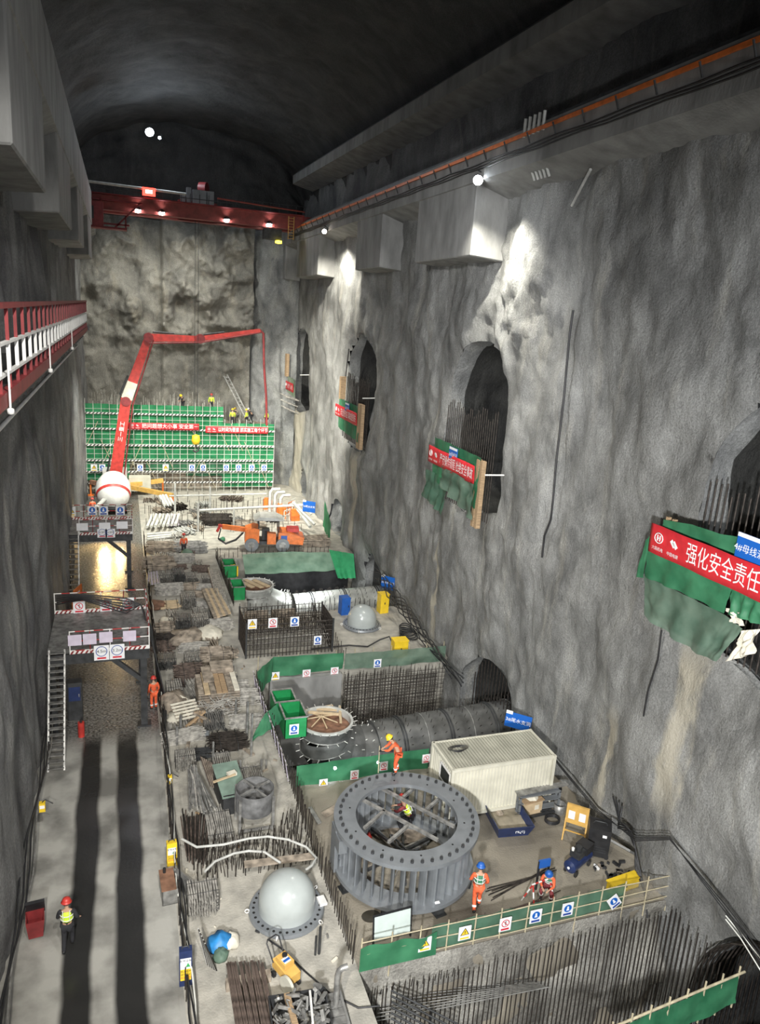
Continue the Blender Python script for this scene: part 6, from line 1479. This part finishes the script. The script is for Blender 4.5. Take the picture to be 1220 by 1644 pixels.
# ochre notice cabinet on legs, black machine, grey panel
t = thing('notice_stand', 'ochre easel board with papers beside the black welding cabinet', 'notice stand', (16.25, 20.5, 0), -.75)
MB().bx(-.42, .42, -.05, .05, .65, 1.45).build('panel', M['ochre'], t)
for x in (-.2, .2): MB().bx(x - .12, x + .12, -.06, -.05, .85, 1.2).build('paper_sheet', M['ink'], t)
for x in (-.4, .4): MB().bar((x, -.3, 0), (x, 0, .9), .05, .05).bar((x, .3, 0), (x, 0, .9), .05, .05).build('leg', M['ochre'], t)
MB().bar((-.4, -.18, .4), (.4, -.18, .4), .04, .04).build('stretcher', M['ochre'], t)
t = thing('welding_cabinet', 'black welding cabinet with vents between ochre board and grey slab', 'machine', (16.65, 19.6, 0), -.6)
MB().bx(-.4, .4, -.35, .35, .08, 1.25).build('body', M['black'], t); MB().bx(-.3, .3, -.37, -.35, .3, .32).bx(-.3, .3, -.37, -.35, .4, .42).bx(-.3, .3, -.37, -.35, .5, .52).build('vent', M['steeldark'], t)
MB().bx(.1, .25, -.37, -.35, .95, 1.05).build('dial_plate', M['ink'], t); MB().tube([(-.25, 0, 1.25), (-.2, 0, 1.35), (.2, 0, 1.35), (.25, 0, 1.25)], .025, 6).build('handle', M['steeldark'], t)
for x in (-.35, .35): MB().cyl((x, -.3, .08), (x, .3, .08), .08, n=12).build('wheel', M['black'], t)
t = thing('compressor', 'black and navy air compressor on the floor in front of the welding cabinet', 'compressor', (15.45, 19.05, 0), .45)
MB().cyl((-.6, 0, .38), (.6, 0, .38), .24, n=20).build('tank', M['navy'], t); MB().cyl((-.67, 0, .38), (-.6, 0, .38), .12, .24, n=20).build('tank_end', M['navy'], t); MB().cyl((-.69, 0, .38), (-.66, 0, .38), .05, n=10).build('end_badge', M['ink'], t)
MB().bx(-.35, .1, -.2, .2, .62, .85).cyl((-.1, 0, .85), (-.1, 0, 1.0), .12, n=12).build('motor', M['steeldark'], t); MB().bx(.1, .6, -.24, .24, .6, .9).build('pump_cover', M['black'], t)
for x in (-.45, .45):
    for y in (-.24, .18): MB().cyl((x, y, .12), (x, y + .06, .12), .12, n=14).build('wheel', M['black'], t)
MB().lathe((-.3, .12, .85), [(.05, 0), (.06, .12), (.001, .15)], 8).build('air_filter', M['white'], t)
tag(MB().box((17.2, 19.3, .55), (1.5, .08, 1.1), M=Matrix.Rotation(-1.1, 3, 'Z') @ Matrix.Rotation(.9, 3, 'X')).build('leaning_sheet', M['conc']), 'pale grey sheet leaning behind the black welding cabinet', 'sheet')
for k in range(26):
    c = V(random.uniform(16.0, 17.3), random.uniform(17.9, 19.0), .05); a = random.uniform(0, 3); s = random.uniform(.08, .3)
    tag(MB().box(c, (s, s * .4, .08), rz=a).build('scrap_piece', random.choice([M['steeldark'], M['steeldark'], M['woodgrey'], M['ink']])), 'scrap piece in the litter under the hoses near the fence end', 'scrap', 'litter near the fence end')
t = thing('sawhorse_trestle', 'red and white trestle behind the near fence with a blue board on it', 'trestle', (13.15, 17.9, 0), .15)
for x in (-.45, .45):
    for s in (-1, 1):
        for k in range(4): MB().cyl(V(x, s * .35, 0).lerp(V(x * .8, 0, .9), k / 4), V(x, s * .35, 0).lerp(V(x * .8, 0, .9), (k + 1) / 4), .03, n=6).build('leg', M['red'] if k % 2 else M['white'], t)
for k in range(6): MB().cyl((-.4 + .8 * k / 6, 0, .9), (-.4 + .8 * (k + 1) / 6, 0, .9), .03, n=6).build('top_bar', M['red'] if k % 2 else M['white'], t)
t = thing('blue_panel_stand', 'small blue panel on a dark frame next to the red and white trestle', 'panel', (13.6, 18.5, 0), 0)
for x in (-.2, .2): MB().bx(x - .03, x + .03, -.03, .03, 0, 1.15).build('frame_post', M['black'], t)
MB().bx(-.22, .22, -.05, .03, .9, 1.2).build('panel', M['blue'], t)
for k in range(9):
    post((11.6 + .1 * (k % 3), 18.4 + .07 * k, .03 + .03 * (k % 2)), (14.3 + .1 * (k % 4), 19.3 - .03 * k, .03 + .03 * (k % 2)), .016, M['rebar'], 'thin bar lying on the ring slab behind the worker in blue helmet', 'floor_bar', 'steel bar', 'bars lying on the ring slab')
for k in range(3): post((11.3 + .3 * k, 17.8 - .1 * k, .03), (13.2 + .5 * k, 18.0 + .1 * k, .04), .02, M['rebar_rust'], 'rusty bar lying on the slab just behind the near net fence', 'floor_bar', 'steel bar', 'rusty bars behind the near fence')
o = MB().lathe((0, 0, 0), [(.001, .012), (.3, .01), (.33, 0)], 20).build('puddle', mat('wet_stain', (.05, .045, .035), .15)); o.location = at(596, 1471, .02); o.scale = (1.0, .8, 1); tag(o, 'small dark puddle on the slab in front of the stay ring', 'puddle')
# floor saw
t = thing('floor_saw', 'yellow walk-behind floor saw on the concrete near the bottom edge', 'floor saw', (4.2, 17.2, 0), .45)
MB().prism([(-.2, -.45, .22), (.22, -.45, .22), (.22, -.45, .5), (-.2, -.45, .5)], (0, .8, .1)).build('body', M['ochre'], t); MB().bx(-.17, .17, -.2, .25, .58, .74).build('engine', M['ochre'], t); MB().bx(-.12, .1, -.15, .05, .745, .755).build('label_patch', M['signwhite'], t); MB().bx(-.12, .1, -.1, -.02, .756, .76).build('blue_patch', M['blue'], t)
MB().cyl((.05, .1, .74), (.05, .1, .8), .08, n=12).build('fuel_cap', M['black'], t); MB().cyl((-.3, -.45, .3), (-.22, -.45, .3), .3, n=24).build('blade_guard', M['cream'], t)
MB().tube([(-.2, .3, .5), (-.22, .62, .95), (-.15, .68, 1.0), (.15, .68, 1.0), (.22, .62, .95), (.2, .3, .5)], .022, 8).build('handle', M['black'], t)
for x in (-.2, .2):
    for y in (-.38, .28): MB().cyl((x - .03, y, .1), (x + .03, y, .1), .1, n=16).build('wheel', M['black'], t)
# junk bin at the bottom edge, short ladder
t = thing('scrap_bin', 'open grey bin full of twisted scrap at the bottom edge', 'bin', (4.25, 15.5, 0), -.08)
skipside(MB(), .0, .7, .75, .55, .8, .6, .05).build('body', M['steeldark'], t)
b = MB()
for k in range(60):
    c = V(random.uniform(-.7, .7), random.uniform(-.5, .5), random.uniform(.55, .95)); b.box(c, (random.uniform(.1, .5), random.uniform(.03, .1), random.uniform(.03, .1)), M=Euler((random.uniform(-.6, .6), random.uniform(-.6, .6), random.uniform(0, 3))).to_matrix())
b.build('scrap_fill', M['tube'], t, kind='stuff')
MB().bar((.35, .5, .75), (.25, -.6, .9), .06, .05).build('white_strip', M['white'], t); MB().bar((-.3, .5, .75), (-.2, -.6, .85), .16, .12).build('timber_piece', M['wood'], t)
ladder((5.35, 14.6, .02), (5.3, 16.1, .35), .5, 'short ladder lying at the bottom edge beside the upright pipe', 7)
# ladder-like plank on ring slab and by fence
tag(MB().bar(at(497, 1296, .04), at(513, 1322, .04), .16, .05).build('channel_section', M['tube']), 'short grey channel lying at the corner of the ring slab', 'channel')
tag(MB().bar(at(520, 1308, .06), at(556, 1288, .06), .3, .06).build('grey_plank', M['woodgrey']), 'broad board on the slab corner behind the stay ring', 'plank')
# road side
def cone_box(px, py, m1, label, h=.95, w=.36):
    t = thing('hazard_box', label, 'water barrier', at(px, py, 0)); t.rotation_euler = (-.12, 0, random.uniform(-.1, .1))
    MB().bx(-w / 2, w / 2, -.12, .12, 0, h).build('body', m1, t)
    s = MB().bx(-w / 2 + .03, w / 2 - .03, -.135, -.12, h * .18, h * .8).build('notice_plate', M['signwhite'], t)
    MB().bx(-w / 2 + .03, w / 2 - .03, -.14, -.135, h * .18, h * .5).build('yellow_field', M['inkyellow'], s)
    MB().prism([(.0, -.14, h * .56), (.13, -.14, h * .56), (.065, -.14, h * .68)], (0, -.004, 0)).build('green_triangle', M['inkgreen'], s)
    for k, z in enumerate((.24, .33, .42)):
        x = text(('高压危险', '请勿靠近', '禁止合闸')[k], .075, 'notice_lettering', M['inkblack'] if k else M['inkred'], s); x.rotation_euler = (PI / 2, 0, 0); x.location = (0, -.142, h * z + .02)
    x = text('配电设备', .08, 'notice_lettering', M['inkblack'], s); x.rotation_euler = (PI / 2, 0, 0); x.location = (0, -.142, h * .74)
    MB().tube([(-.1, 0, h), (-.08, 0, h + .07), (.08, 0, h + .07), (.1, 0, h)], .02, 6).build('handle', M['steeldark'], t)
cone_box(276, 1387, M['yellow'], 'yellow box with warning plate at the road edge above the open metal case', .85, .34)
cone_box(298, 1578, M['navy'], 'navy box with warning plate at the road edge near the bottom', 1.1, .36)
t = thing('metal_case', 'open rusty metal case at the road edge below the yellow box', 'case', at(276, 1452, 0)); t.rotation_euler = (0, 0, .05)
MB().prism([(-.3, 0, 0), (-.3, 1.0, 0), (-.3, 1.0, .55), (-.3, 0, .55)], (.03, 0, 0)).bx(-.3, .2, 0, .03, 0, .55).bx(-.3, .2, .97, 1.0, 0, .55).bx(-.3, .2, 0, 1, 0, .03).build('body', M['tube'], t)
MB().bx(-.32, .15, 0, 1.02, .55, .58).build('lid', M['rust'], t); MB().box((.42, .5, .3), (.04, .95, .6), M=Matrix.Rotation(.5, 3, 'Z') @ Matrix.Rotation(.2, 3, 'Y')).build('open_door', M['tube'], t); MB().cyl((-.15, .85, .58), (-.15, .85, .75), .05, n=10).build('knob', M['black'], t)
t = thing('wheeled_bin', 'dark red wheeled bin by the rock wall near the walking worker', 'bin', at(58, 1502, 0)); t.rotation_euler = (0, 0, .1)
skipside(MB(), .12, .72, .2, .2, .26, .26, .1).bx(-.2, .2, -.2, .2, .1, .14).build('body', M['darkred'], t); MB().box((0, .3, .8), (.56, .1, .5), M=Matrix.Rotation(.3, 3, 'X')).build('lid', M['black'], t)
for x in (-.2, .2): MB().cyl((x - .03, .15, .1), (x + .03, .15, .1), .1, n=14).build('wheel', M['black'], t)
for px, py, l in ((272, 1252, 'small yellow lamp box at the kerb beside the fanned grey tubes'), (68, 1296, 'small yellow lamp box low on the shaded rock wall')):
    p = at(px, py, .3) if px > 100 else atx(px, py, -2.95); t = thing('lamp_box', l, 'lamp box', p); MB().bx(-.1, .1, -.08, .08, -.15, .2).build('body', M['yellow'], t); MB().bx(-.08, .08, -.09, -.08, .0, .12).build('label_patch', M['ink'], t); MB().tube([(0, 0, .2), (.1, 0, .3), (.35, 0, .1)], .02, 5).build('lead_cable', M['black'], t)
t = thing('switch_cabinet', 'dark metal cabinet standing under the nearer platform by the ladder', 'cabinet', (-2.35, 33.6, 0)); MB().bx(-.3, .35, -.25, .25, 0, 1.9).build('body', M['steeldark'], t); MB().bx(-.22, .28, -.27, -.25, 1.0, 1.7).build('door', M['navy'], t); MB().bx(.2, .24, -.3, -.27, 1.2, 1.35).build('handle', M['tube'], t)
t = thing('fire_extinguisher', 'red extinguisher on the road beside the dark cabinet', 'extinguisher', (-2.0, 31.9, 0)); MB().cyl((0, 0, 0), (0, 0, .7), .14, n=14).build('cylinder', M['red'], t); MB().cyl((0, 0, .7), (0, 0, .82), .05, n=8).build('valve', M['black'], t)
t = thing('gas_cylinder', 'red gas cylinder standing inside the stay ring', 'gas cylinder', (8.25, 21.8, 0)); MB().lathe((0, 0, 0), [(.12, 0), (.12, .6), (.05, .72), (.04, .8), (.001, .8)], 14).build('tank', M['red'], t); MB().cyl((0, 0, .8), (0, 0, .88), .03, n=8).build('valve', M['steeldark'], t)
for k in range(2):
    p = V(-2.9, 46.4 + k * 1.5, 0); t = thing('barrier_board', 'slanting orange and white barrier board under the farther platform, %s' % ('nearer one' if k == 0 else 'farther one'), 'barrier', p, 1.25)
    MB().box((0, 0, .7), (1.3, .06, .9)).build('board', M['orange'], t); MB().box((0, -.035, .7), (.5, .01, .35)).build('white_panel', M['ink'], t)
    for x in (-.5, .5): MB().bx(x - .04, x + .04, -.05, .05, 0, .3).build('leg', M['steeldark'], t)
# far clutter: white pipes, grey pipe runs, frames
for k in range(8):
    a = at(236 + k * 6.5, 846 - k * .5, .3 + .15 * (k % 3)); c = at(245 + k * 6.0, 826, .35 + .15 * (k % 3)); post(a, c, .13, M['pvc'], 'white plastic pipe in the pile on the far corridor', 'white_pipe', 'pipe', 'white pipes on the far corridor')
for k in range(3): post(at(236, 866 - k * 4, .15), at(290, 860 - k * 3, .15), .11, M['pvc'] if k % 2 else M['greypipe'], 'pipe lying crosswise below the white pile', 'cross_pipe', 'pipe', 'crosswise pipes')
for k in range(5): post(at(272 + k * 3.6, 844, .2), at(271 + k * 3.4, 826, .2), .06, M['lilac'], 'thin pale rod beside the white pipe pile', 'pale_rod', 'rod', 'thin rods by the white pile')
for k in range(4): post(at(256 + k * 5, 795, 1.4 - .2 * k), at(266 + k * 5, 815, .3), .14, M['pvc'], 'white pipe slanting behind the pump outrigger', 'slanting_pipe', 'pipe', 'slanting white pipes')
def frame(pts, r, m, label, nm='pipe_run', cat='pipe'): return tag(MB().tube(pts, r, 8).build(nm, m), label, cat)
frame([(6.0, 64.0, 1.7), (15.6, 64.6, 1.9), (16.2, 63.8, 1.2)], .12, M['greypipe'], 'long level grey pipe above the drilling rig')
frame([(4.0, 69.8, 1.6), (13.2, 70.2, 1.6)], .08, M['greypipe'], 'level pipe rail further back across the far slab')
for k, (px, h) in enumerate(((281, 3.3), (318, 2.6), (337, 3.0), (375, 2.0))): p = at(px, 832 + (k % 2) * 22, 0); post(p, p + V(0, 0, h), .09, M['greypipe'], 'tall grey standpipe rising from the far slab', 'standpipe', 'pipe', 'standpipes of the far slab')
for k, px in enumerate((433, 441, 450)): 
    p = at(px, 826, 0); tag(MB().tube([p, p + V(0, 0, 2.2 - .3 * k), p + V(.2, 0, 2.5 - .3 * k), p + V(.9, 0, 2.5 - .3 * k)], .16, 10).build('bent_duct', M['greypipe']), 'grey duct bending over at the scaffold corner', 'duct', 'bent ducts at the scaffold corner')
for k, (a, c) in enumerate((((470, 806), (505, 842)), ((478, 818), (498, 846)), ((474, 845), (486, 858)))): post(at(*a, 2.4 - .8 * k), at(*c, .8), .15, M['greypipe'], 'pale thick pipe slanting down beside the rock near the drilling rig', 'thick_pipe', 'pipe', 'thick pipes by the rock')
for k in range(14):
    x, y = random.uniform(2, 15), random.uniform(60.5, 75.5); L = random.uniform(1, 2.6); a = random.uniform(-.5, .5); w_ = random.uniform(.3, .9)
    if 8 < x < 14.5 and y < 60.5: continue
    t = stack.__defaults__ and thing('material_heap', 'low heap of mixed bars and boards strewn over the far slab', 'heap', (x, y, 0), a, 'heaps on the far slab'); mb = rods_mesh(L, w_ + .8, random.uniform(.2, .6), .06, 1.2, cross=.3); mb.build('bars', random.choice([M['rebar'], M['woodgrey'], M['greypipe'], M['tube'], M['rebar_rust']]), t)
ENDS = MB()
for k in range(3):
    o = MB().bx(-.4, .4, -.3, .3, 0, .9).bx(-.3, .1, -.2, .2, .9, 1.1).build('orange_pump_unit', M['orange']); o.location = (13.4 + k * .9, 70.5 - k * 2.2, 0); tag(o, 'orange-red machine box among pipes near the rock, %s' % ('farthest', 'middle', 'nearest')[k], 'machine')
bag(at(300, 893, 0), .9, M['netgrey'], 'small greenish sack standing on the bare far slab', k=30); bag(at(357, 868, 0), .5, M['net'], 'small dark green bundle on the bare slab beside the drilling rig', k=31)
for k in range(5): t = thing('scrap_frame', 'orange or white scrap frame with two rails near the rock', 'barrier', (14.4 + .35 * k, 66 + k * 1.0, 0), .8, 'orange frames near the rock'); MB().bx(-.5, .5, -.03, .03, 1.0, 1.08).bx(-.5, .5, -.03, .03, .5, .58).bx(-.5, -.44, -.03, .03, 0, 1.1).bx(.44, .5, -.03, .03, 0, 1.1).build('rails', M['orange'] if k % 2 else M['pvc'], t)  # scrap frames among the far clutter
# lights in the pits
lamp('POINT', (8.3, 27.3, .2), 60, (.8, .95, 1), .1); lamp('POINT', (11.2, 27.2, -.2), 40, (.8, .95, 1), .1)
flood((8.3, 26.6, .3), .08, 'tiny glaring work light behind the green net of the ring slab', to=(0, -.6, .8)); flood((10.2, 26.5, .35), .07, 'second tiny work light behind the green net, nearer the container', to=(0, -.6, .8))
lamp('SPOT', (12.5, 49.2, 1.2), 700, (.95, 1, 1), .2, to=(12.5, 51.4, -1.0), spot=150); 

for k in range(90):
    y = random.uniform(16.5, 58); x = random.uniform(1.8, 6.2); s = random.uniform(.06, .28)
    tag(MB().box((x, y, .05), (s, s * .35, .05), rz=random.uniform(0, 3)).build('scrap_piece', random.choice([M['steeldark'], M['woodgrey'], M['wood'], M['paper'], M['tube']])), 'small offcut strewn on the storage strip between the stacks', 'scrap', 'offcuts strewn on the storage strip')
# ---------------- people ----------------
def skin_mesh(name, pts, edges, rad, m, parent=None, sub=1, root=0):
    import bmesh
    me = bpy.data.meshes.new(name); bm = bmesh.new(); ly = bm.verts.layers.skin.verify(); vs = [bm.verts.new(p) for p in pts]
    for a, c in edges: bm.edges.new((vs[a], vs[c]))
    for v, r in zip(vs, rad): v[ly].radius = (r, r) if not isinstance(r, tuple) else r
    vs[root][ly].use_root = True
    bm.to_mesh(me); bm.free()
    o = bpy.data.objects.new(name, me); COL.objects.link(o)
    md = o.modifiers.new('skin', 'SKIN'); md.use_smooth_shade = True; md.branch_smoothing = .6
    s = o.modifiers.new('sub', 'SUBSURF'); s.levels = sub; s.render_levels = sub
    bpy.context.view_layer.update(); me2 = bpy.data.meshes.new_from_object(o.evaluated_get(bpy.context.evaluated_depsgraph_get()))
    bpy.data.objects.remove(o); me2.name = name; me2.materials.clear(); me2.materials.append(m)
    for p in me2.polygons: p.use_smooth = True
    r = bpy.data.objects.new(name, me2); COL.objects.link(r)
    if parent is not None: r.parent = parent
    return r
def person(loc, rz, label, helmet, top, legs, vest=None, pose=None, scale=1.0, stripes=True):
    # pose: joints in metres, person faces +y, x to its right
    J = dict(pelvis=(0, 0, .92), spine=(0, .0, 1.12), chest=(0, 0, 1.36), neck=(0, 0, 1.50), head=(0, .02, 1.66),
             shR=(.19, 0, 1.43), elR=(.26, -.02, 1.14), haR=(.25, .1, .90), shL=(-.19, 0, 1.43), elL=(-.26, -.02, 1.14), haL=(-.25, .1, .90),
             hiR=(.10, 0, .88), knR=(.11, .02, .48), anR=(.11, -.03, .08), toR=(.12, .16, .035), hiL=(-.10, 0, .88), knL=(-.11, .02, .48), anL=(-.11, -.03, .08), toL=(-.12, .16, .035))
    if pose: J.update(pose)
    J = {k: Vector(v) for k, v in J.items()}
    t = thing('person', label, 'person', loc, rz); t.scale = (scale,) * 3
    up = (J['head'] - J['neck']).normalized()
    names = list(J); pts = [J[n] for n in names]; ix = {n: i for i, n in enumerate(names)}
    rad = dict(pelvis=.13, spine=.125, chest=.145, neck=.055, head=.095, shR=.065, elR=.043, haR=.032, shL=.065, elL=.043, haL=.032, hiR=.085, knR=.06, anR=.042, toR=.035, hiL=.085, knL=.06, anL=.042, toL=.035)
    E_ = [('pelvis', 'spine'), ('spine', 'chest'), ('chest', 'neck'), ('neck', 'head'), ('chest', 'shR'), ('shR', 'elR'), ('elR', 'haR'), ('chest', 'shL'), ('shL', 'elL'), ('elL', 'haL'), ('pelvis', 'hiR'), ('hiR', 'knR'), ('knR', 'anR'), ('anR', 'toR'), ('pelvis', 'hiL'), ('hiL', 'knL'), ('knL', 'anL'), ('anL', 'toL')]
    ed = [(ix[a], ix[c]) for a, c in E_]; rd = [rad[n] for n in names]
    P = list(pts); R = list(rd)
    fw_ = Vector((0, 1, 0))
    # chin / nose / ears on the head, hand with five fingers
    for off, r in ((up * .07, .085), (up * -.06 + fw_ * .045, .06)): P.append(J['head'] + off); R.append(r); ed.append((ix['head'], len(P) - 1))
    P.append(J['head'] + fw_ * .105 - up * .01); R.append(.014); ed.append((ix['head'], len(P) - 1))
    for s in 'RL':
        d = (J['ha' + s] - J['el' + s]).normalized(); side = d.cross(Vector((0, 0, 1))); side = side.normalized() if side.length > .05 else Vector((1, 0, 0)); nrm = side.cross(d)
        pa = J['ha' + s] + d * .07; P.append(pa); R.append((.038, .02)); pi_ = len(P) - 1; ed.append((ix['ha' + s], pi_))
        for k, L in enumerate((.075, .085, .08, .062)):
            b0 = pa + side * (-.03 + .02 * k) + d * .03; b1 = b0 + d * L * .5 - nrm * .005; b2 = b1 + (d * .6 - nrm * .8).normalized() * L * .5
            P += [b0, b1, b2]; R += [.011, .0095, .008]; n = len(P); ed += [(pi_, n - 3), (n - 3, n - 2), (n - 2, n - 1)]
        b0 = J['ha' + s] + d * .03 + side * .04; b1 = b0 + (d * .6 + side * .6) * .05; P += [b0, b1]; R += [.012, .01]; n = len(P); ed += [(ix['ha' + s], n - 2), (n - 2, n - 1)]
    skin_mesh('body', P, ed, R, M['skin'], t, 1, ix['pelvis'])
    H_ = J['head']
    for s in (-1, 1): MB().lathe(H_ + Vector((s * .035, .09, .012)), [(.001, -.012), (.012, 0), (.001, .012)], 8).build('eye', M['black'], t)
    MB().bar(H_ + V(-.025, .083, -.055), H_ + V(.025, .083, -.055), .012, .01).build('mouth', M['maroon'], t)
    for s in (-1, 1): MB().lathe(H_ + Vector((s * .097, 0, -.005)), [(.001, -.03), (.014, 0), (.001, .03)], 8).build('ear', M['skin'], t)
    b = MB().lathe((0, 0, 0), [(.1, -.03), (.104, .02), (.001, .06)], 16); b.v = [tuple(H_ + Vector(v) + V(0, -.015, .02)) for v in b.v]; b.build('hair', M['black'], t)
    # clothing
    def sub(keys, f, nm, m_):
        kk = [k for k in keys if k in J]; i2 = {k: i for i, k in enumerate(kk)}
        e2 = [(i2[a], i2[c]) for a, c in E_ if a in i2 and c in i2]; return skin_mesh(nm, [J[k] for k in kk], e2, [rad[k] * f[0] + f[1] for k in kk], m_, t, 1, i2.get('pelvis', i2.get('chest', 0)))
    J['haR0'], J['haL0'] = J['haR'], J['haL']
    J['haR'] = J['haR'].lerp(J['elR'], .12); J['haL'] = J['haL'].lerp(J['elL'], .12)
    sub(['spine', 'chest', 'shR', 'elR', 'haR', 'shL', 'elL', 'haL', 'pelvis'], (1.04, .012), 'jacket', top)
    tr = sub(['pelvis', 'hiR', 'knR', 'anR', 'hiL', 'knL', 'anL'], (1.04, .014), 'trousers', legs)
    for s in 'RL':
        skin_mesh('boot', [J['an' + s] + V(0, 0, .1), J['an' + s], J['to' + s]], [(0, 1), (1, 2)], [.055, .055, .048], M['black'], t, 1)
        if stripes:
            c = J['kn' + s].lerp(J['an' + s], .55); d = (J['an' + s] - J['kn' + s]).normalized(); MB().cyl(c - d * .03, c + d * .03, .078, .075, n=14).build('reflective_band', M['reflect'], tr)
    if vest:
        v = skin_mesh('vest', [J['pelvis'].lerp(J['spine'], .5), J['spine'], J['chest'], J['chest'].lerp(J['neck'], .35)], [(0, 1), (1, 2), (2, 3)], [(.175, .135), (.175, .14), (.2, .155), (.15, .11)], vest, t, 1)
        ax = (J['chest'] - J['spine']).normalized()
        for f in (.1, .75):
            c = J['spine'].lerp(J['chest'], f); b = MB(); u = V(1, 0, 0); w_ = ax.cross(u).normalized()
            rx, ry = (.183, .15) if f < .5 else (.197, .158)
            b.tube([c + u * rx * .93 * math.cos(a) + w_ * ry * .93 * math.sin(a) for a in [i * PI / 12 for i in range(24)]], .013, 6, closed=True); b.build('reflective_band', M['reflect'], v)
        for s in (-1, 1):
            b = MB(); b.tube([J['spine'] + V(s * .09, -.14, .02), J['chest'] + V(s * .09, -.155, 0), J['chest'] + V(s * .1, -.1, .14)], .012, 5); b.build('reflective_band', M['reflect'], v)
    # helmet
    b = MB(); b.lathe((0, 0, 0), [(.152, -.012), (.156, 0), (.128, .012), (.124, .05), (.105, .1), (.06, .135), (.001, .145)], 24); Rm = up.to_track_quat('Z', 'Y').to_matrix()
    b.v = [tuple(H_ + up * .045 + Rm @ (Vector(v) * 1.0 + V(0, 0, 0))) for v in b.v]; b.build('helmet', helmet, t)
    return t
walk = dict(knR=(.10, .16, .50), anR=(.10, .14, .10), toR=(.11, .33, .06), knL=(-.10, -.02, .47), anL=(-.10, -.26, .12), toL=(-.11, -.10, .035), elR=(.27, -.12, 1.16), haR=(.25, .0, .93), elL=(-.27, .06, 1.15), haL=(-.26, .24, 1.0))
person(at(110, 1524, 0), -.05, 'worker in red helmet and yellow vest walking up the road', M['red'], M['darkcloth'], M['darkcloth'], M['hivis'], dict(walk, elR=(.28, -.05, 1.18), haR=(.30, .14, 1.02)), 1.0, stripes=False)
person(at(764, 1460, 0), -.35, 'worker in blue helmet, orange coverall and green vest walking beside the stay ring', M['blue'], M['coverall'], M['coverall'], M['vestgreen'], dict(walk, elR=(.29, -.04, 1.16), haR=(.24, .12, .98)))
p = at(637, 1241, 2.27)
bend = dict(spine=(0, .05, 1.10), chest=(0, .20, 1.30), neck=(0, .30, 1.42), head=(0, .38, 1.52), shR=(.18, .24, 1.36), elR=(.22, .38, 1.10), haR=(.12, .56, 1.04), shL=(-.18, .24, 1.36), elL=(-.22, .42, 1.12), haL=(-.10, .60, 1.06), knR=(.11, .08, .48), knL=(-.11, .12, .48), anL=(-.11, .06, .08), toL=(-.12, .24, .035), anR=(.11, -.06, .08))
person(p, 1.35, 'worker in yellow helmet and orange coverall standing bent over on the ring flange', M['yellow'], M['coverall'], M['coverall'], None, bend, .98)
tag(MB().bar(p + V(-.75, .1, 1.0), p + V(-.2, .05, .95), .05, .06).build('power_tool', M['black']), 'black power tool held by the bent worker on the ring', 'tool')
tag(MB().cyl(p + V(-.7, .15, .02), p + V(-.75, .1, 1.2), .02, n=6).build('thin_stick', M['bamboo']), 'thin pale stick held upright by the bent worker on the ring', 'stick')
crouch = dict(pelvis=(0, -.1, .62), spine=(0, -.02, .80), chest=(0, .1, 1.02), neck=(0, .17, 1.15), head=(0, .24, 1.27), shR=(.19, .13, 1.08), elR=(.25, .3, .84), haR=(.14, .5, .82), shL=(-.19, .13, 1.08), elL=(-.25, .32, .86), haL=(-.12, .5, .8), hiR=(.11, -.08, .58), knR=(.2, .3, .5), anR=(.18, .1, .08), toR=(.2, .29, .035), hiL=(-.11, -.08, .58), knL=(-.2, .3, .48), anL=(-.18, .08, .08), toL=(-.2, .27, .035))
p2 = at(652, 1334, .35)
person(p2, .9, 'worker in red helmet and yellow vest crouching inside the stay ring', M['red'], M['maroon'], M['darkcloth'], M['hivis'], crouch, 1.05, stripes=False)
tag(MB().bx(p2.x - .6, p2.x + .6, p2.y - .5, p2.y + .5, .22, .35).bx(p2.x - .5, p2.x - .4, p2.y - .4, p2.y + .4, 0, .22).bx(p2.x + .4, p2.x + .5, p2.y - .4, p2.y + .4, 0, .22).build('working_board', M['woodgrey']), 'board the crouching worker stands on inside the stay ring', 'board')
person((13.55, 18.05, 0), 2.4, 'worker in orange jacket with striped vest crouching behind the red and white trestle', M['blue'], M['coverall'], M['maroon'], M['vestgreen'], crouch, .9)
person(at(247, 1138, 0), .3, 'worker in orange standing by the column of the nearer platform', M['red'], M['coverall'], M['coverall'], None, None, .95)
person((-2.7, 45.0, 0), 0, 'worker in striped vest under the farther platform by the rock', M['yellow'], M['darkcloth'], M['darkcloth'], M['hivis'], None, 1.0)
person(at(149, 831, 0), .2, 'worker in orange-red standing beside the mixer truck drum', M['red'], M['coverall'], M['coverall'], None, None, 1.0)
person(at(295, 892, 0), .2, 'worker in orange beside the post on the far corridor', M['red'], M['coverall'], M['darkcloth'], None, None, 1.0)
for k, (x, y, z, hm) in enumerate(((11.0, 78.9, 6.9, M['yellow']), (11.7, 80.4, 6.9, M['yellow']), (12.5, 79.0, 6.9, M['yellow']), (13.4, 80.9, 6.9, M['white']), (14.6, 78.8, 6.9, M['yellow']), (6.0, 79.8, 8.3, M['yellow']), (8.9, 79.8, 8.3, M['red']))):
    person((x, y, z), .5 * k, 'tiny worker on the far casting above the nets, %s' % ('nearest the step of the scaffold', 'just behind the first', 'in front of the leaning lattice beam', 'behind the foot of the lattice beam', 'at the hose end by the rock', 'over the long red banner', 'close to where the nets step down')[k], hm, M['hivis'] if k % 2 == 0 else M['darkcloth'], M['darkcloth'], None, bend if k % 2 else None, 1.0, stripes=False)
